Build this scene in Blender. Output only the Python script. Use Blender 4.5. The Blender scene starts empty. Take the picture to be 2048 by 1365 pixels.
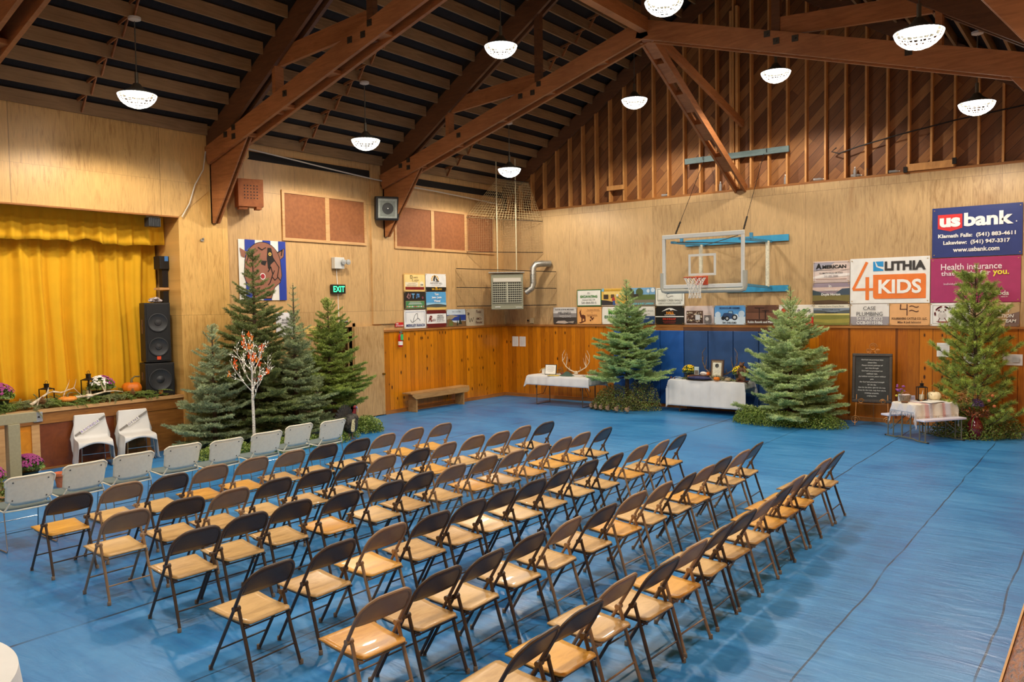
import bpy, math, random
import numpy as np
from mathutils import Vector, Matrix
C = bpy.context.scene.collection
rnd = random.Random(7)
PI = math.pi
# ------------------------------------------------------------------ camera
cd = bpy.data.cameras.new('camera'); cam = bpy.data.objects.new('camera', cd); C.objects.link(cam)
cd.sensor_fit = 'HORIZONTAL'; cd.sensor_width = 36; cd.lens = 28.152; cd.clip_start = 0.05; cd.clip_end = 200
YAW, PITCH, ROLL = 0.6513, 0.0464, -0.0151
fw = Vector((-math.sin(YAW)*math.cos(PITCH), math.cos(YAW)*math.cos(PITCH), -math.sin(PITCH)))
rt = Vector((math.cos(YAW), math.sin(YAW), 0)); up = rt.cross(fw)
rt2 = rt*math.cos(ROLL)+up*math.sin(ROLL); up2 = -rt*math.sin(ROLL)+up*math.cos(ROLL)
M = Matrix((rt2, up2, -fw)).transposed().to_4x4(); M.translation = Vector((13.793, -17.753, 2.563))
cam.matrix_world = M
bpy.context.scene.camera = cam
# ------------------------------------------------------------------ world, exposure
w = bpy.data.worlds.new('World'); bpy.context.scene.world = w; w.use_nodes = True
w.node_tree.nodes['Background'].inputs[0].default_value = (1.0, .93, .85, 1)
w.node_tree.nodes['Background'].inputs[1].default_value = 0.0
vs = bpy.context.scene.view_settings
vs.view_transform = 'Standard'; vs.look = 'None'; vs.exposure = 0.0; vs.gamma = 1; vs.use_curve_mapping = False
cy = bpy.context.scene.cycles
cy.max_bounces = 7; cy.diffuse_bounces = 5; cy.glossy_bounces = 3; cy.transmission_bounces = 5; cy.transparent_max_bounces = 8
cy.sample_clamp_indirect = 6; cy.caustics_reflective = False; cy.caustics_refractive = False
LAMP_W = 292.0; GLOW_W = 8.0
LAMP_COL = (1.0, .89, .745)

# ------------------------------------------------------------------ materials
def lin(r, g, b):
    f = lambda c: (c/255/12.92) if c <= 10 else ((c/255+.055)/1.055)**2.4
    return (f(r), f(g), f(b), 1)
class NT:
    def __init__(s, name):
        s.m = bpy.data.materials.new(name); s.m.use_nodes = True; s.t = s.m.node_tree
        s.b = s.t.nodes['Principled BSDF']
    def n(s, typ, **kw):
        x = s.t.nodes.new(typ)
        for k, v in kw.items(): setattr(x, k, v)
        return x
    def l(s, a, b): s.t.links.new(a, b)
    def val(s, v, sock):
        if isinstance(v, (int, float)): sock.default_value = v
        elif isinstance(v, tuple): sock.default_value = v
        else: s.l(v, sock)
    def math(s, op, a, b=0, c=0):
        x = s.n('ShaderNodeMath', operation=op)
        for i, v in enumerate((a, b, c)): s.val(v, x.inputs[i])
        return x.outputs[0]
    def coord(s, which='Object'): return s.n('ShaderNodeTexCoord').outputs[which]
    def xyz(s, which='Object'):
        x = s.n('ShaderNodeSeparateXYZ'); s.l(s.coord(which), x.inputs[0]); return x.outputs
    def comb(s, x=0, y=0, z=0):
        c = s.n('ShaderNodeCombineXYZ')
        for i, v in enumerate((x, y, z)): s.val(v, c.inputs[i])
        return c.outputs[0]
    def noise(s, vec, scale=5, detail=3, rough=.5, dist=0):
        x = s.n('ShaderNodeTexNoise'); s.l(vec, x.inputs['Vector'])
        x.inputs['Scale'].default_value = scale; x.inputs['Detail'].default_value = detail
        x.inputs['Roughness'].default_value = rough; x.inputs['Distortion'].default_value = dist
        return x.outputs[0]
    def scale(s, vec, sc):
        x = s.n('ShaderNodeMapping'); s.l(vec, x.inputs[0]); x.inputs['Scale'].default_value = sc; return x.outputs[0]
    def ramp(s, fac, stops):
        x = s.n('ShaderNodeValToRGB'); s.l(fac, x.inputs[0]); e = x.color_ramp.elements
        while len(e) < len(stops): e.new(.5)
        for i, (p, c) in enumerate(stops): e[i].position = p; e[i].color = c
        return x.outputs[0]
    def mix(s, fac, a, b, mode='MIX'):
        x = s.n('ShaderNodeMix', data_type='RGBA', blend_type=mode)
        s.val(fac, x.inputs[0]); s.val(a, x.inputs[6]); s.val(b, x.inputs[7]); return x.outputs[2]
    def white(s, v):
        x = s.n('ShaderNodeTexWhiteNoise', noise_dimensions='3D'); s.l(v, x.inputs[0]); return x.outputs[0]
    def bump(s, h, strength=.3, dist=.01):
        x = s.n('ShaderNodeBump'); s.l(h, x.inputs['Height']); x.inputs['Strength'].default_value = strength
        x.inputs['Distance'].default_value = dist; s.l(x.outputs[0], s.b.inputs['Normal'])
    def done(s, col=None, rough=.5, metal=0, spec=None, coat=None):
        if col is not None: s.val(col, s.b.inputs['Base Color'])
        s.val(rough, s.b.inputs['Roughness']); s.val(metal, s.b.inputs['Metallic'])
        if spec is not None: s.b.inputs['Specular IOR Level'].default_value = spec
        if coat: s.b.inputs['Coat Weight'].default_value = coat
        return s.m
MC = {}
def plain(r, g, b, rough=.6, metal=0, var=.08, spec=None, sc=30):
    k = (r, g, b, rough, metal, var)
    if k in MC: return MC[k]
    t = NT('paint_%d_%d_%d' % (r, g, b)); c = lin(r, g, b)
    if var:
        nz = t.noise(t.coord(), sc, 3)
        lo = tuple(x*(1-var*2) for x in c[:3])+(1,); hi = tuple(min(1, x*(1+var*2)) for x in c[:3])+(1,)
        col = t.ramp(nz, [(.3, lo), (.7, hi)])
    else: col = c
    MC[k] = t.done(col, rough, metal, spec); return MC[k]
def emit(name, c, st):
    t = NT(name); t.b.inputs['Base Color'].default_value = c
    t.b.inputs['Emission Color'].default_value = c; t.b.inputs['Emission Strength'].default_value = st
    return t.m
def plywood(name, base, dark, horiz=0, off=.98, sheet=1.2192, hsheet=2.44, rough=.42, sat=1, seam=.5):
    """sheets of fir plywood on a vertical wall; horiz = index of the horizontal axis"""
    t = NT(name); P = t.xyz(); h = P[horiz]; z = P[2]
    a = t.math('DIVIDE', t.math('SUBTRACT', h, off), sheet); b = t.math('DIVIDE', z, hsheet)
    ia = t.math('FLOOR', a); ib = t.math('FLOOR', b)
    tone = t.white(t.comb(ia, ib, 3.1))
    g = t.comb(t.math('MULTIPLY', h, 7.0), t.math('MULTIPLY', tone, 31.0), t.math('MULTIPLY', z, .9))
    n1 = t.noise(g, 2.2, 5, .62, 1.6)
    g2 = t.comb(t.math('MULTIPLY', h, 60.0), 0, t.math('MULTIPLY', z, 3.5))
    n2 = t.noise(g2, 1.0, 4, .6, .8)
    n3 = t.noise(t.coord(), .8, 3, .6)
    f = t.math('ADD', t.math('ADD', t.math('MULTIPLY', n1, .62), t.math('MULTIPLY', n2, .33)), t.math('ADD', t.math('MULTIPLY', tone, .16), t.math('MULTIPLY', n3, .30)))
    col = t.ramp(f, [(.48, dark), (.66, base), (.92, tuple(min(1, x*1.28) for x in base[:3])+(1,))])
    st = t.noise(t.comb(t.math('MULTIPLY', h, 1.6), 9.0, t.math('MULTIPLY', z, .7)), 1.3, 3, .6, .5)
    stain = t.ramp(st, [(.62, (0, 0, 0, 1)), (.76, (1, 1, 1, 1))])
    col = t.mix(t.math('MULTIPLY', stain, .35), col, tuple(x*y for x, y in zip(dark[:3], (.95, .72, .5)))+(1,))
    fa = t.math('FRACT', a); e1 = t.math('LESS_THAN', fa, .006)
    fb = t.math('FRACT', b); e2 = t.math('LESS_THAN', fb, .003)
    e = t.math('MAXIMUM', e1, e2)
    col = t.mix(t.math('MULTIPLY', e, seam), col, tuple(x*.35 for x in dark[:3])+(1,))
    t.bump(n2, .15, .004)
    return t.done(col, rough)
def planks(name, base, dark, horiz=0, wd=.14, knots=True, rough=.32, tone_amt=.36):
    t = NT(name); P = t.xyz(); h = P[horiz]; z = P[2]
    a = t.math('DIVIDE', h, wd); ia = t.math('FLOOR', a); fa = t.math('FRACT', a)
    tone = t.white(t.comb(ia, 1.7, 3.1))
    g = t.comb(t.math('MULTIPLY', h, 22.0), t.math('MULTIPLY', tone, 53.0), t.math('MULTIPLY', z, 1.1))
    n1 = t.noise(g, 1.6, 4, .6, 2.0)
    f = t.math('ADD', t.math('MULTIPLY', n1, .75), t.math('MULTIPLY', tone, tone_amt))
    col = t.ramp(f, [(.25, dark), (.62, base), (1.0, tuple(min(1, x*1.4) for x in base[:3])+(1,))])
    if knots:
        v = t.n('ShaderNodeTexVoronoi'); v.inputs['Scale'].default_value = 1
        t.l(t.comb(t.math('ADD', t.math('DIVIDE', h, .15), t.math('MULTIPLY', tone, 7)), 0, t.math('DIVIDE', z, .33)), v.inputs['Vector'])
        kn = t.math('LESS_THAN', v.outputs[0], .13)
        ring = t.math('LESS_THAN', v.outputs[0], .20)
        col = t.mix(t.math('MULTIPLY', ring, .35), col, dark)
        col = t.mix(t.math('MULTIPLY', kn, .92), col, lin(48, 22, 8))
    e = t.math('LESS_THAN', fa, .05)
    col = t.mix(t.math('MULTIPLY', e, .75), col, tuple(x*.3 for x in dark[:3])+(1,))
    hb = t.ramp(fa, [(0, (0, 0, 0, 1)), (.07, (1, 1, 1, 1)), (.93, (1, 1, 1, 1)), (1, (0, 0, 0, 1))])
    t.bump(hb, .5, .004)
    return t.done(col, rough)
def timber(name, base, dark, sc=(1.2, 1.2, 14), rough=.6, amt=1):
    t = NT(name); v = t.scale(t.coord(), sc); n1 = t.noise(v, 2.5, 5, .6, 1.0); n2 = t.noise(t.coord(), .9, 3)
    f = t.math('ADD', t.math('MULTIPLY', n1, .6), t.math('MULTIPLY', n2, .4))
    col = t.ramp(f, [(.32, dark), (.62, base)]); t.bump(n1, .15, .003)
    return t.done(col, rough)
def diagboards():
    t = NT('diagonal_sheathing'); P = t.xyz()
    d = t.math('MULTIPLY', t.math('SUBTRACT', P[0], P[2]), .7071); al = t.math('MULTIPLY', t.math('ADD', P[0], P[2]), .7071)
    a = t.math('DIVIDE', d, .19); ia = t.math('FLOOR', a); fa = t.math('FRACT', a)
    ja = t.math('FLOOR', t.math('DIVIDE', t.math('ADD', al, t.math('MULTIPLY', t.white(t.comb(ia, 2, 5)), 3)), 2.6))
    tone = t.white(t.comb(ia, ja, 3.1))
    g = t.comb(t.math('MULTIPLY', d, 14.0), t.math('MULTIPLY', tone, 53.0), t.math('MULTIPLY', al, 1.2))
    n1 = t.noise(g, 1.7, 4, .6, 1.2)
    f = t.math('ADD', t.math('MULTIPLY', n1, .5), t.math('MULTIPLY', tone, .62))
    col = t.ramp(f, [(.25, lin(104, 62, 30)), (.6, lin(134, 84, 42)), (.95, lin(172, 118, 64))])
    e = t.math('LESS_THAN', fa, .045); col = t.mix(t.math('MULTIPLY', e, .85), col, lin(26, 14, 8))
    return t.done(col, .6)
def seatwood(name, base, dark):
    t = NT(name); oi = t.n('ShaderNodeObjectInfo'); r = oi.outputs['Random']
    P = t.xyz(); g = t.comb(t.math('MULTIPLY', P[0], 5), t.math('MULTIPLY', P[1], 1.2), t.math('MULTIPLY', r, 40))
    n1 = t.noise(g, 4, 5, .65, 1.2)
    f = t.math('ADD', t.math('MULTIPLY', n1, .8), t.math('MULTIPLY', r, .25))
    col = t.ramp(f, [(.25, dark), (.6, base), (.9, tuple(min(1, x*1.15) for x in base[:3])+(1,))])
    return t.done(col, .33, coat=.12)
def chairsteel(name, c):
    t = NT(name); oi = t.n('ShaderNodeObjectInfo'); r = oi.outputs['Random']
    n1 = t.noise(t.coord(), 9, 4, .6); n2 = t.noise(t.coord(), 120, 2)
    f = t.math('ADD', t.math('MULTIPLY', n1, .6), t.math('MULTIPLY', r, .4))
    col = t.ramp(f, [(.2, tuple(x*.78 for x in c[:3])+(1,)), (.8, tuple(x*1.2 for x in c[:3])+(1,))])
    sp = t.math('GREATER_THAN', n2, .70); col = t.mix(t.math('MULTIPLY', sp, .4), col, lin(150, 140, 125))
    return t.done(col, .42, 0, spec=.55)
def bluefloor():
    t = NT('blue_vinyl_floor_cover'); P = t.xyz(); x = P[0]; y = P[1]
    big = t.noise(t.coord(), .55, 4, .6, .6)
    fine = t.noise(t.coord(), 9, 4, .65)
    streak = t.noise(t.comb(t.math('MULTIPLY', x, .35), t.math('MULTIPLY', y, 3.2)), 2.2, 4, .6, .9)
    f = t.math('ADD', t.math('ADD', t.math('MULTIPLY', big, .5), t.math('MULTIPLY', fine, .15)), t.math('MULTIPLY', streak, .35))
    col = t.ramp(f, [(.32, lin(24, 98, 168)), (.5, lin(48, 130, 194)), (.68, lin(76, 150, 208))])
    scuff = t.noise(t.scale(t.coord(), (1, 3, 1)), 30, 2, .5)
    sm = t.ramp(scuff, [(.74, (0, 0, 0, 1)), (.78, (1, 1, 1, 1))]); col = t.mix(t.math('MULTIPLY', sm, .4), col, lin(30, 60, 100))
    wob = t.math('MULTIPLY', t.math('SUBTRACT', t.noise(t.comb(0, y, 0), .7, 2), .5), .10)
    xx = t.math('ADD', x, wob); seam = None
    for sx, wdt in ((7.08, .016), (3.52, .011), (10.57, .010), (12.06, .008), (.9, .01), (8.75, .006), (13.05, .008)):
        e = t.math('LESS_THAN', t.math('ABSOLUTE', t.math('SUBTRACT', xx, sx)), wdt)
        seam = e if seam is None else t.math('MAXIMUM', seam, e)
    cross = t.math('LESS_THAN', t.math('ABSOLUTE', t.math('SUBTRACT', t.math('ADD', y, wob), -10.6)), .008)
    br = t.noise(t.coord(), 1.3, 2)
    seam = t.math('MULTIPLY', seam, t.ramp(br, [(.32, (.25, .25, .25, 1)), (.5, (1, 1, 1, 1))]))
    col = t.mix(t.math('MULTIPLY', seam, .85), col, lin(18, 40, 66))
    wr = t.noise(t.comb(t.math('MULTIPLY', x, .8), t.math('MULTIPLY', y, 2.6)), 3.2, 3, .55, .8)
    h = t.math('ADD', t.math('MULTIPLY', wr, .7), t.math('MULTIPLY', seam, -.6))
    t.bump(h, .55, .018)
    rg = t.ramp(f, [(.35, (.30, .30, .30, 1)), (.65, (.46, .46, .46, 1))])
    return t.done(col, rg, spec=.6)
def cloth(name, c, fold=0, rough=.85):
    t = NT(name); n1 = t.noise(t.coord(), 140, 2); n2 = t.noise(t.coord(), 3, 3)
    col = t.ramp(n2, [(.3, tuple(x*.9 for x in c[:3])+(1,)), (.7, c)])
    t.bump(n1, .2, .002); m = t.done(col, rough)
    return m
M_WALLB = plywood('fir_plywood_back', lin(190, 158, 112), lin(152, 118, 76), 0)
M_WALLL = plywood('fir_plywood_left', lin(196, 158, 106), lin(160, 122, 72), 1, off=-.98)
M_HEAD = plywood('fir_plywood_header', lin(204, 162, 98), lin(166, 122, 62), 1, off=-.3, sheet=2.44, hsheet=1.22)
M_PILLAR = plywood('fir_plywood_golden', lin(218, 172, 98), lin(184, 134, 66), 1, off=-.3)
M_PINE = planks('knotty_pine_back', lin(196, 118, 14), lin(148, 80, 8), 0)
M_PINEL = planks('knotty_pine_left', lin(206, 126, 14), lin(158, 88, 8), 1)
M_REDPLY = planks('stained_ply_panels', lin(190, 110, 14), lin(150, 76, 8), 0, .92, False, .35)
M_TRIM = timber('varnished_trim', lin(176, 116, 52), lin(130, 76, 28))
M_LIGHTTRIM = timber('light_trim', lin(216, 172, 116), lin(188, 138, 84))
M_TRUSS = timber('truss_timber', lin(182, 118, 68), lin(140, 86, 46), (1, 1, 8))
M_TRUSSD = timber('rafter_timber', lin(116, 74, 43), lin(84, 52, 30), (1, 1, 8))
M_PURLIN = timber('purlin_timber', lin(160, 126, 86), lin(120, 92, 60), (2, .6, 6), .75)
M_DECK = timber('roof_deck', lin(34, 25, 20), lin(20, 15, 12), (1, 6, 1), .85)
M_STUD = timber('stud_pine', lin(220, 160, 92), lin(176, 120, 64), (3, 3, 1))
M_DIAG = diagboards()
M_TACK = plain(150, 92, 52, .75, var=.07, sc=14)
M_FLOOR = bluefloor()
M_SEATG = seatwood('golden_plywood_seat', lin(226, 168, 74), lin(196, 132, 46))
M_SEATP = seatwood('pale_plywood_seat', lin(212, 172, 112), lin(178, 134, 76))
M_DARK = chairsteel('dark_brown_steel', lin(74, 55, 40))
M_TAUPE = chairsteel('taupe_steel', lin(158, 126, 94))
M_RUB = plain(132, 116, 98, .8)
M_CURT = cloth('gold_curtain', lin(236, 178, 18))
M_WHITEC = cloth('white_tablecloth', lin(232, 232, 230))
M_CHROME = plain(190, 190, 188, .2, 1, 0)
M_BLACK = plain(22, 22, 24, .55, 0, .1)
M_GALV = plain(176, 176, 170, .35, .8, .1)
M_IRON = plain(36, 32, 30, .5, .5, 0)
M_WHITE = plain(236, 236, 230, .5, 0, .02)

# ------------------------------------------------------------------ mesh builder
class MB:
    def __init__(s): s.v = []; s.f = []; s.m = []; s.cur = 0
    def add(s, vs, fs):
        o = len(s.v); s.v += [tuple(x) for x in vs]; s.f += [tuple(i+o for i in f) for f in fs]; s.m += [s.cur]*len(fs); return s
    def box(s, x0, x1, y0, y1, z0, z1):
        return s.add([(x, y, z) for z in (z0, z1) for y in (y0, y1) for x in (x0, x1)],
                     [(0, 2, 3, 1), (4, 5, 7, 6), (0, 1, 5, 4), (2, 6, 7, 3), (0, 4, 6, 2), (1, 3, 7, 5)])
    def hexa(s, P): return s.add(P, [(0, 3, 2, 1), (4, 5, 6, 7), (0, 1, 5, 4), (1, 2, 6, 5), (2, 3, 7, 6), (3, 0, 4, 7)])
    def bar(s, p, q, a, b, side=None):
        """rectangular bar from p to q; a = width along 'side', b = depth across"""
        p = Vector(p); q = Vector(q); d = (q-p).normalized()
        sd = Vector(side) if side else (Vector((0, 0, 1)) if abs(d.z) < .9 else Vector((1, 0, 0)))
        sd = (sd-d*sd.dot(d)).normalized(); n = d.cross(sd)
        P = [e+sd*i*a/2+n*j*b/2 for e in (p, q) for i, j in ((-1, -1), (1, -1), (1, 1), (-1, 1))]
        return s.hexa(P)
    def prism(s, pts, off):
        off = Vector(off); n = len(pts); P = [Vector(p) for p in pts]
        vs = P+[p+off for p in P]
        return s.add(vs, [tuple(range(n))[::-1], tuple(range(n, 2*n))]+[(i, (i+1) % n, (i+1) % n+n, i+n) for i in range(n)])
    def tube(s, pts, r, n=6, closed=False, cap=True):
        pts = [Vector(p) for p in pts]; N = len(pts); rs = r if isinstance(r, (list, tuple)) else [r]*N
        vs = []; prev = None
        for i, p in enumerate(pts):
            a = pts[(i-1) % N] if (closed or i > 0) else p; b = pts[(i+1) % N] if (closed or i < N-1) else p
            d = (b-a)
            if d.length < 1e-9: d = Vector((0, 0, 1))
            d.normalize()
            if prev is None:
                u = Vector((0, 0, 1)) if abs(d.z) < .9 else Vector((1, 0, 0))
                u = (u-d*u.dot(d)).normalized()
            else:
                u = prev-d*prev.dot(d)
                if u.length < 1e-6: u = d.orthogonal()
                u.normalize()
            prev = u; wv = d.cross(u)
            for k in range(n):
                an = 2*PI*k/n; vs.append(p+(u*math.cos(an)+wv*math.sin(an))*rs[i])
        fs = []
        for i in range(N if closed else N-1):
            j = (i+1) % N
            for k in range(n):
                l = (k+1) % n; fs.append((i*n+k, i*n+l, j*n+l, j*n+k))
        if cap and not closed: fs += [tuple(range(n))[::-1], tuple(range((N-1)*n, N*n))]
        return s.add(vs, fs)
    def lathe(s, prof, n=20, c=(0, 0, 0), axis=2, sq=1):
        vs = []; N = len(prof)
        for r, z in prof:
            for k in range(n):
                a = 2*PI*k/n; p = [r*math.cos(a), r*math.sin(a)*sq, z]
                if axis == 0: p = [z, p[0], p[1]]
                if axis == 1: p = [p[0], z, p[1]]
                vs.append((p[0]+c[0], p[1]+c[1], p[2]+c[2]))
        fs = [(i*n+k, i*n+(k+1) % n, (i+1)*n+(k+1) % n, (i+1)*n+k) for i in range(N-1) for k in range(n)]
        if prof[0][0] > 1e-5: fs.append(tuple(range(n))[::-1])
        if prof[-1][0] > 1e-5: fs.append(tuple(range((N-1)*n, N*n)))
        return s.add(vs, fs)
    def ell(s, c, r, n=12, m=8, rot=None):
        R = rot if rot else Matrix.Identity(3); c = Vector(c); vs = []
        for i in range(m+1):
            th = PI*i/m
            for k in range(n):
                a = 2*PI*k/n; vs.append(c+R@Vector((r[0]*math.sin(th)*math.cos(a), r[1]*math.sin(th)*math.sin(a), r[2]*math.cos(th))))
        return s.add(vs, [(i*n+k, (i+1)*n+k, (i+1)*n+(k+1) % n, i*n+(k+1) % n) for i in range(m) for k in range(n)])
    def grid(s, fn, nu, nv):
        vs = [fn(i/nu, j/nv) for j in range(nv+1) for i in range(nu+1)]
        return s.add(vs, [(j*(nu+1)+i, j*(nu+1)+i+1, (j+1)*(nu+1)+i+1, (j+1)*(nu+1)+i) for j in range(nv) for i in range(nu)])
    def build(s, name, mats, parent=None, smooth=False, loc=None, rz=0, solid=0, bev=0):
        me = bpy.data.meshes.new(name); me.from_pydata([tuple(v) for v in s.v], [], s.f)
        mats = mats if isinstance(mats, list) else [mats]
        for m in mats: me.materials.append(m)
        if any(s.m): me.polygons.foreach_set('material_index', s.m)
        if smooth:
            me.polygons.foreach_set('use_smooth', [True]*len(me.polygons))
            try: me.set_sharp_from_angle(angle=.7)
            except Exception: pass
        me.update()
        o = bpy.data.objects.new(name, me); C.objects.link(o)
        if loc: o.location = loc
        o.rotation_euler[2] = rz
        if parent: o.parent = parent
        if solid:
            md = o.modifiers.new('solid', 'SOLIDIFY'); md.thickness = solid; md.offset = 0
        if bev:
            md = o.modifiers.new('bevel', 'BEVEL'); md.width = bev; md.segments = 2; md.limit_method = 'ANGLE'
        return o
def empty(name, loc=(0, 0, 0), rz=0):
    o = bpy.data.objects.new(name, None); C.objects.link(o); o.location = loc; o.rotation_euler[2] = rz; o.empty_display_size = .1; return o
def tag(o, label, cat, group=None, kind=None):
    o['label'] = label; o['category'] = cat
    if group: o['group'] = group
    if kind: o['kind'] = kind
    return o
def thing(name, label, cat, loc=(0, 0, 0), rz=0, group=None): return tag(empty(name, loc, rz), label, cat, group)
def struct(o, label=None):
    o['kind'] = 'structure'
    if label: o['label'] = label
    return o
def children(o): return [x for x in KIDS.get(o.name, [])]
KIDS = {}
def copy_tree(o, label=None):
    def cp(a, par):
        c = a.copy(); C.objects.link(c)
        if par: c.parent = par
        for ch in a.children: cp(ch, c)
        return c
    c = cp(o, None)
    if label: c['label'] = label
    return c
# text to mesh
TC = {}
def glyphs(txt, bold=0.0, shear=0.0):
    k = (txt, bold, shear)
    if k in TC: return TC[k]
    cu = bpy.data.curves.new('t', 'FONT'); cu.body = txt; cu.resolution_u = 3; cu.offset = bold; cu.shear = shear
    cu.align_x = 'CENTER'; o = bpy.data.objects.new('t', cu); C.objects.link(o)
    bpy.context.view_layer.update()
    me = bpy.data.meshes.new_from_object(o.evaluated_get(bpy.context.evaluated_depsgraph_get()))
    vs = [tuple(v.co) for v in me.vertices]; fs = [tuple(p.vertices) for p in me.polygons]
    bpy.data.objects.remove(o); bpy.data.curves.remove(cu); bpy.data.meshes.remove(me)
    if vs:
        xs = [v[0] for v in vs]; ys = [v[1] for v in vs]; bb = (min(xs), max(xs), min(ys), max(ys))
    else: bb = (0, 1, 0, 1)
    TC[k] = (vs, fs, bb); return TC[k]
def put_text(mb, txt, O, U, V, N, uc, vc, h, maxw=None, bold=.012, off=.003, shear=0, ang=0, wfix=None):
    """h = overall height of the string (m); centred at (uc, vc) on the plane O+U,V"""
    vs, fs, bb = glyphs(txt, bold, shear); w0 = bb[1]-bb[0]; h0 = bb[3]-bb[2]
    sy = h/h0; sx = sy
    if maxw and w0*sx > maxw: sx = maxw/w0
    if wfix: sx = wfix/w0
    cx = (bb[0]+bb[1])/2; cyy = (bb[2]+bb[3])/2; ca, sa = math.cos(ang), math.sin(ang)
    O = Vector(O); U = Vector(U); V = Vector(V); N = Vector(N); out = []
    for v in vs:
        a = (v[0]-cx)*sx; b = (v[1]-cyy)*sy; a, b = a*ca-b*sa, a*sa+b*ca
        out.append(O+U*(uc+a)+V*(vc+b)+N*off)
    mb.add(out, fs)
# ================================================================== ROOM SHELL
W = 13.75; CX = 6.87; SL = .65; ZE = 5.72        # width, ridge x, roof slope, underside of purlins at x=0
BACK = -21.0
def zp(x): return ZE+SL*(x if x <= CX else 2*CX-x)
b = MB(); b.box(-.2, 13.19, BACK, .3, -.05, 0); struct(b.build('floor', M_FLOOR), 'blue vinyl cover laid over the gym floor')
b = MB(); b.box(13.19, 14.5, BACK, .3, -.06, -.004); struct(b.build('floor', plain(178, 112, 84, .45)), 'bare reddish wood floor beside the blue cover')
# back wall: plywood up to the ledge, pine wainscot
b = MB(); b.box(-.2, 14.6, .0, .14, 1.95, 5.05); wb = struct(b.build('wall_back', M_WALLB), 'plywood clad end wall behind the basketball hoop')
b = MB(); b.box(-.2, 14.6, .0, .16, 5.05, 5.10); b.build('ledge', M_TRIM, wb)
b = MB()
xs0 = [-.2, CX, 14.6]
b.prism([(-.2, .16, 4.9), (14.6, .16, 4.9), (14.6, .16, zp(13.74)+.3), (CX, .16, zp(CX)+.6), (-.2, .16, zp(0)+.3)], (0, .06, 0)); b.build('diagonal_sheathing', M_DIAG, wb)
S = .4064
for i in range(-2, 33):
    x = .985+i*S
    if x < .1 or x > 13.6: continue
    mb = MB(); mb.box(-.019, .019, -.152, .0, 0, zp(x)-.02-5.10); mb.build('stud', M_STUD, wb, loc=(x, .158, 5.10))
for x in (6.62, 6.76):
    mb = MB(); mb.box(-.03, .03, -.128, .0, 0, zp(x)-.9-5.10); mb.build('post', M_STUD, wb, loc=(x, .13, 5.10))
b = MB()
for sx in (-1, 1): b.bar((CX+sx*6.9, .02, ZE-.10-.02), (CX, .02, zp(CX)-.12), .34, .06, (0, 0, 1))
b.build('gable_rafter', M_TRUSSD, wb)
b = MB(); b.box(0, 8.6, -.025, .0, 0, 1.95); b.build('wainscot', M_PINE, wb)
b = MB(); b.box(8.6, 10.35, -.027, .0, 0, 1.95); b.build('wainscot', M_REDPLY, wb)
b = MB(); b.box(10.35, 14.4, -.025, .0, 0, 1.95); b.build('wainscot', planks('wide_pine_boards', lin(186, 110, 16), lin(144, 74, 10), 0, .24), wb)
b = MB(); b.box(0, 14.4, -.055, 0, 1.945, 1.99); struct(b.build('trim_1', M_TRIM), 'wainscot cap rail along the end wall')
b = MB(); b.box(0, 14.4, -.05, -.025, 0, .09); b.box(0, 14.4, -.065, -.05, 0, .03); struct(b.build('baseboard_back', M_TRIM))
# left wall
# doorway cut: build in pieces instead
b = MB(); b.box(-.15, 0, -5.6, .1, 0, 6.1); b.box(-.15, 0, -8.72, -6.5, 0, 6.1); b.box(-.15, 0, -6.5, -5.6, 2.1, 6.1)
wl = struct(b.build('wall_left', M_WALLL), 'plywood side wall with the stage opening')
b = MB(); b.box(-.9, .05, -9.72, -8.71, 0, 6.1); b.build('pillar', M_PILLAR, wl)
b = MB(); b.box(0, .05, -4.98, -4.28, 2.14, 6.1); b.build('pilaster', M_WALLL, wl)
b = MB(); b.box(-.15, .012, BACK, -9.72, 4.25, 6.1); b.prism([(.05, -9.72, 4.25), (.05, -8.2, 5.52), (.05, -8.2, 6.0), (.05, -9.72, 6.0)], (.014, 0, 0)); b.box(.012, .064, BACK, -9.72, 4.25, 6.1)
b.build('stage_header', M_HEAD, wl)
b = MB(); b.box(-.03, .07, BACK, -9.72, 4.225, 4.25); b.build('header_edge', M_TRIM, wl)
b = MB(); b.box(0, .022, -4.66, 0, 0, 1.95); b.build('wainscot', M_PINEL, wl)
b = MB(); b.box(0, .05, -4.66, -.055, 1.945, 1.99); struct(b.build('trim_2', M_TRIM), 'wainscot cap rail along the side wall')
b = MB(); b.box(.022, .045, -4.66, -.06, 0, .09); b.box(.045, .06, -4.66, -.06, 0, .03); struct(b.build('baseboard_left', M_TRIM))
b = MB(); b.box(.0, .012, -8.7, -4.66, 0, .07); b.build('base_strip', M_TRIM, wl)
# doorway with a dim corridor
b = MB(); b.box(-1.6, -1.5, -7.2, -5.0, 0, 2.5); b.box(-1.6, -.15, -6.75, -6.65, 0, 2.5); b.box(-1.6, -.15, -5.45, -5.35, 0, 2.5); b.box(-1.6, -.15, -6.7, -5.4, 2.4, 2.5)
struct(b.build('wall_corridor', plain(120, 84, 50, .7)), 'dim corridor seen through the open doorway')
b = MB(); b.box(-.1, .025, -6.58, -6.5, 0, 2.18); b.box(-.1, .025, -5.6, -5.52, 0, 2.18); b.box(-.1, .025, -6.58, -5.52, 2.1, 2.18)
struct(b.build('trim_3', M_LIGHTTRIM), 'door frame around the corridor opening')
dr = thing('door', 'pale plywood door standing open flat against the side wall', 'door', (.03, -4.69, 0)); dr['kind'] = 'structure'
b = MB(); b.box(0, .045, -.90, 0, .02, 2.10); b.build('door_leaf', M_WALLL, dr, bev=.003)
b = MB(); b.lathe([(.0, .10), (.028, .095), (.03, .075), (.014, .06), (.012, .045), (.028, .045), (.028, .04)][::-1], 14, (0, -.05, .97), axis=0); b.build('door_knob', plain(190, 150, 80, .25, 1, 0), dr, True)
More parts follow.
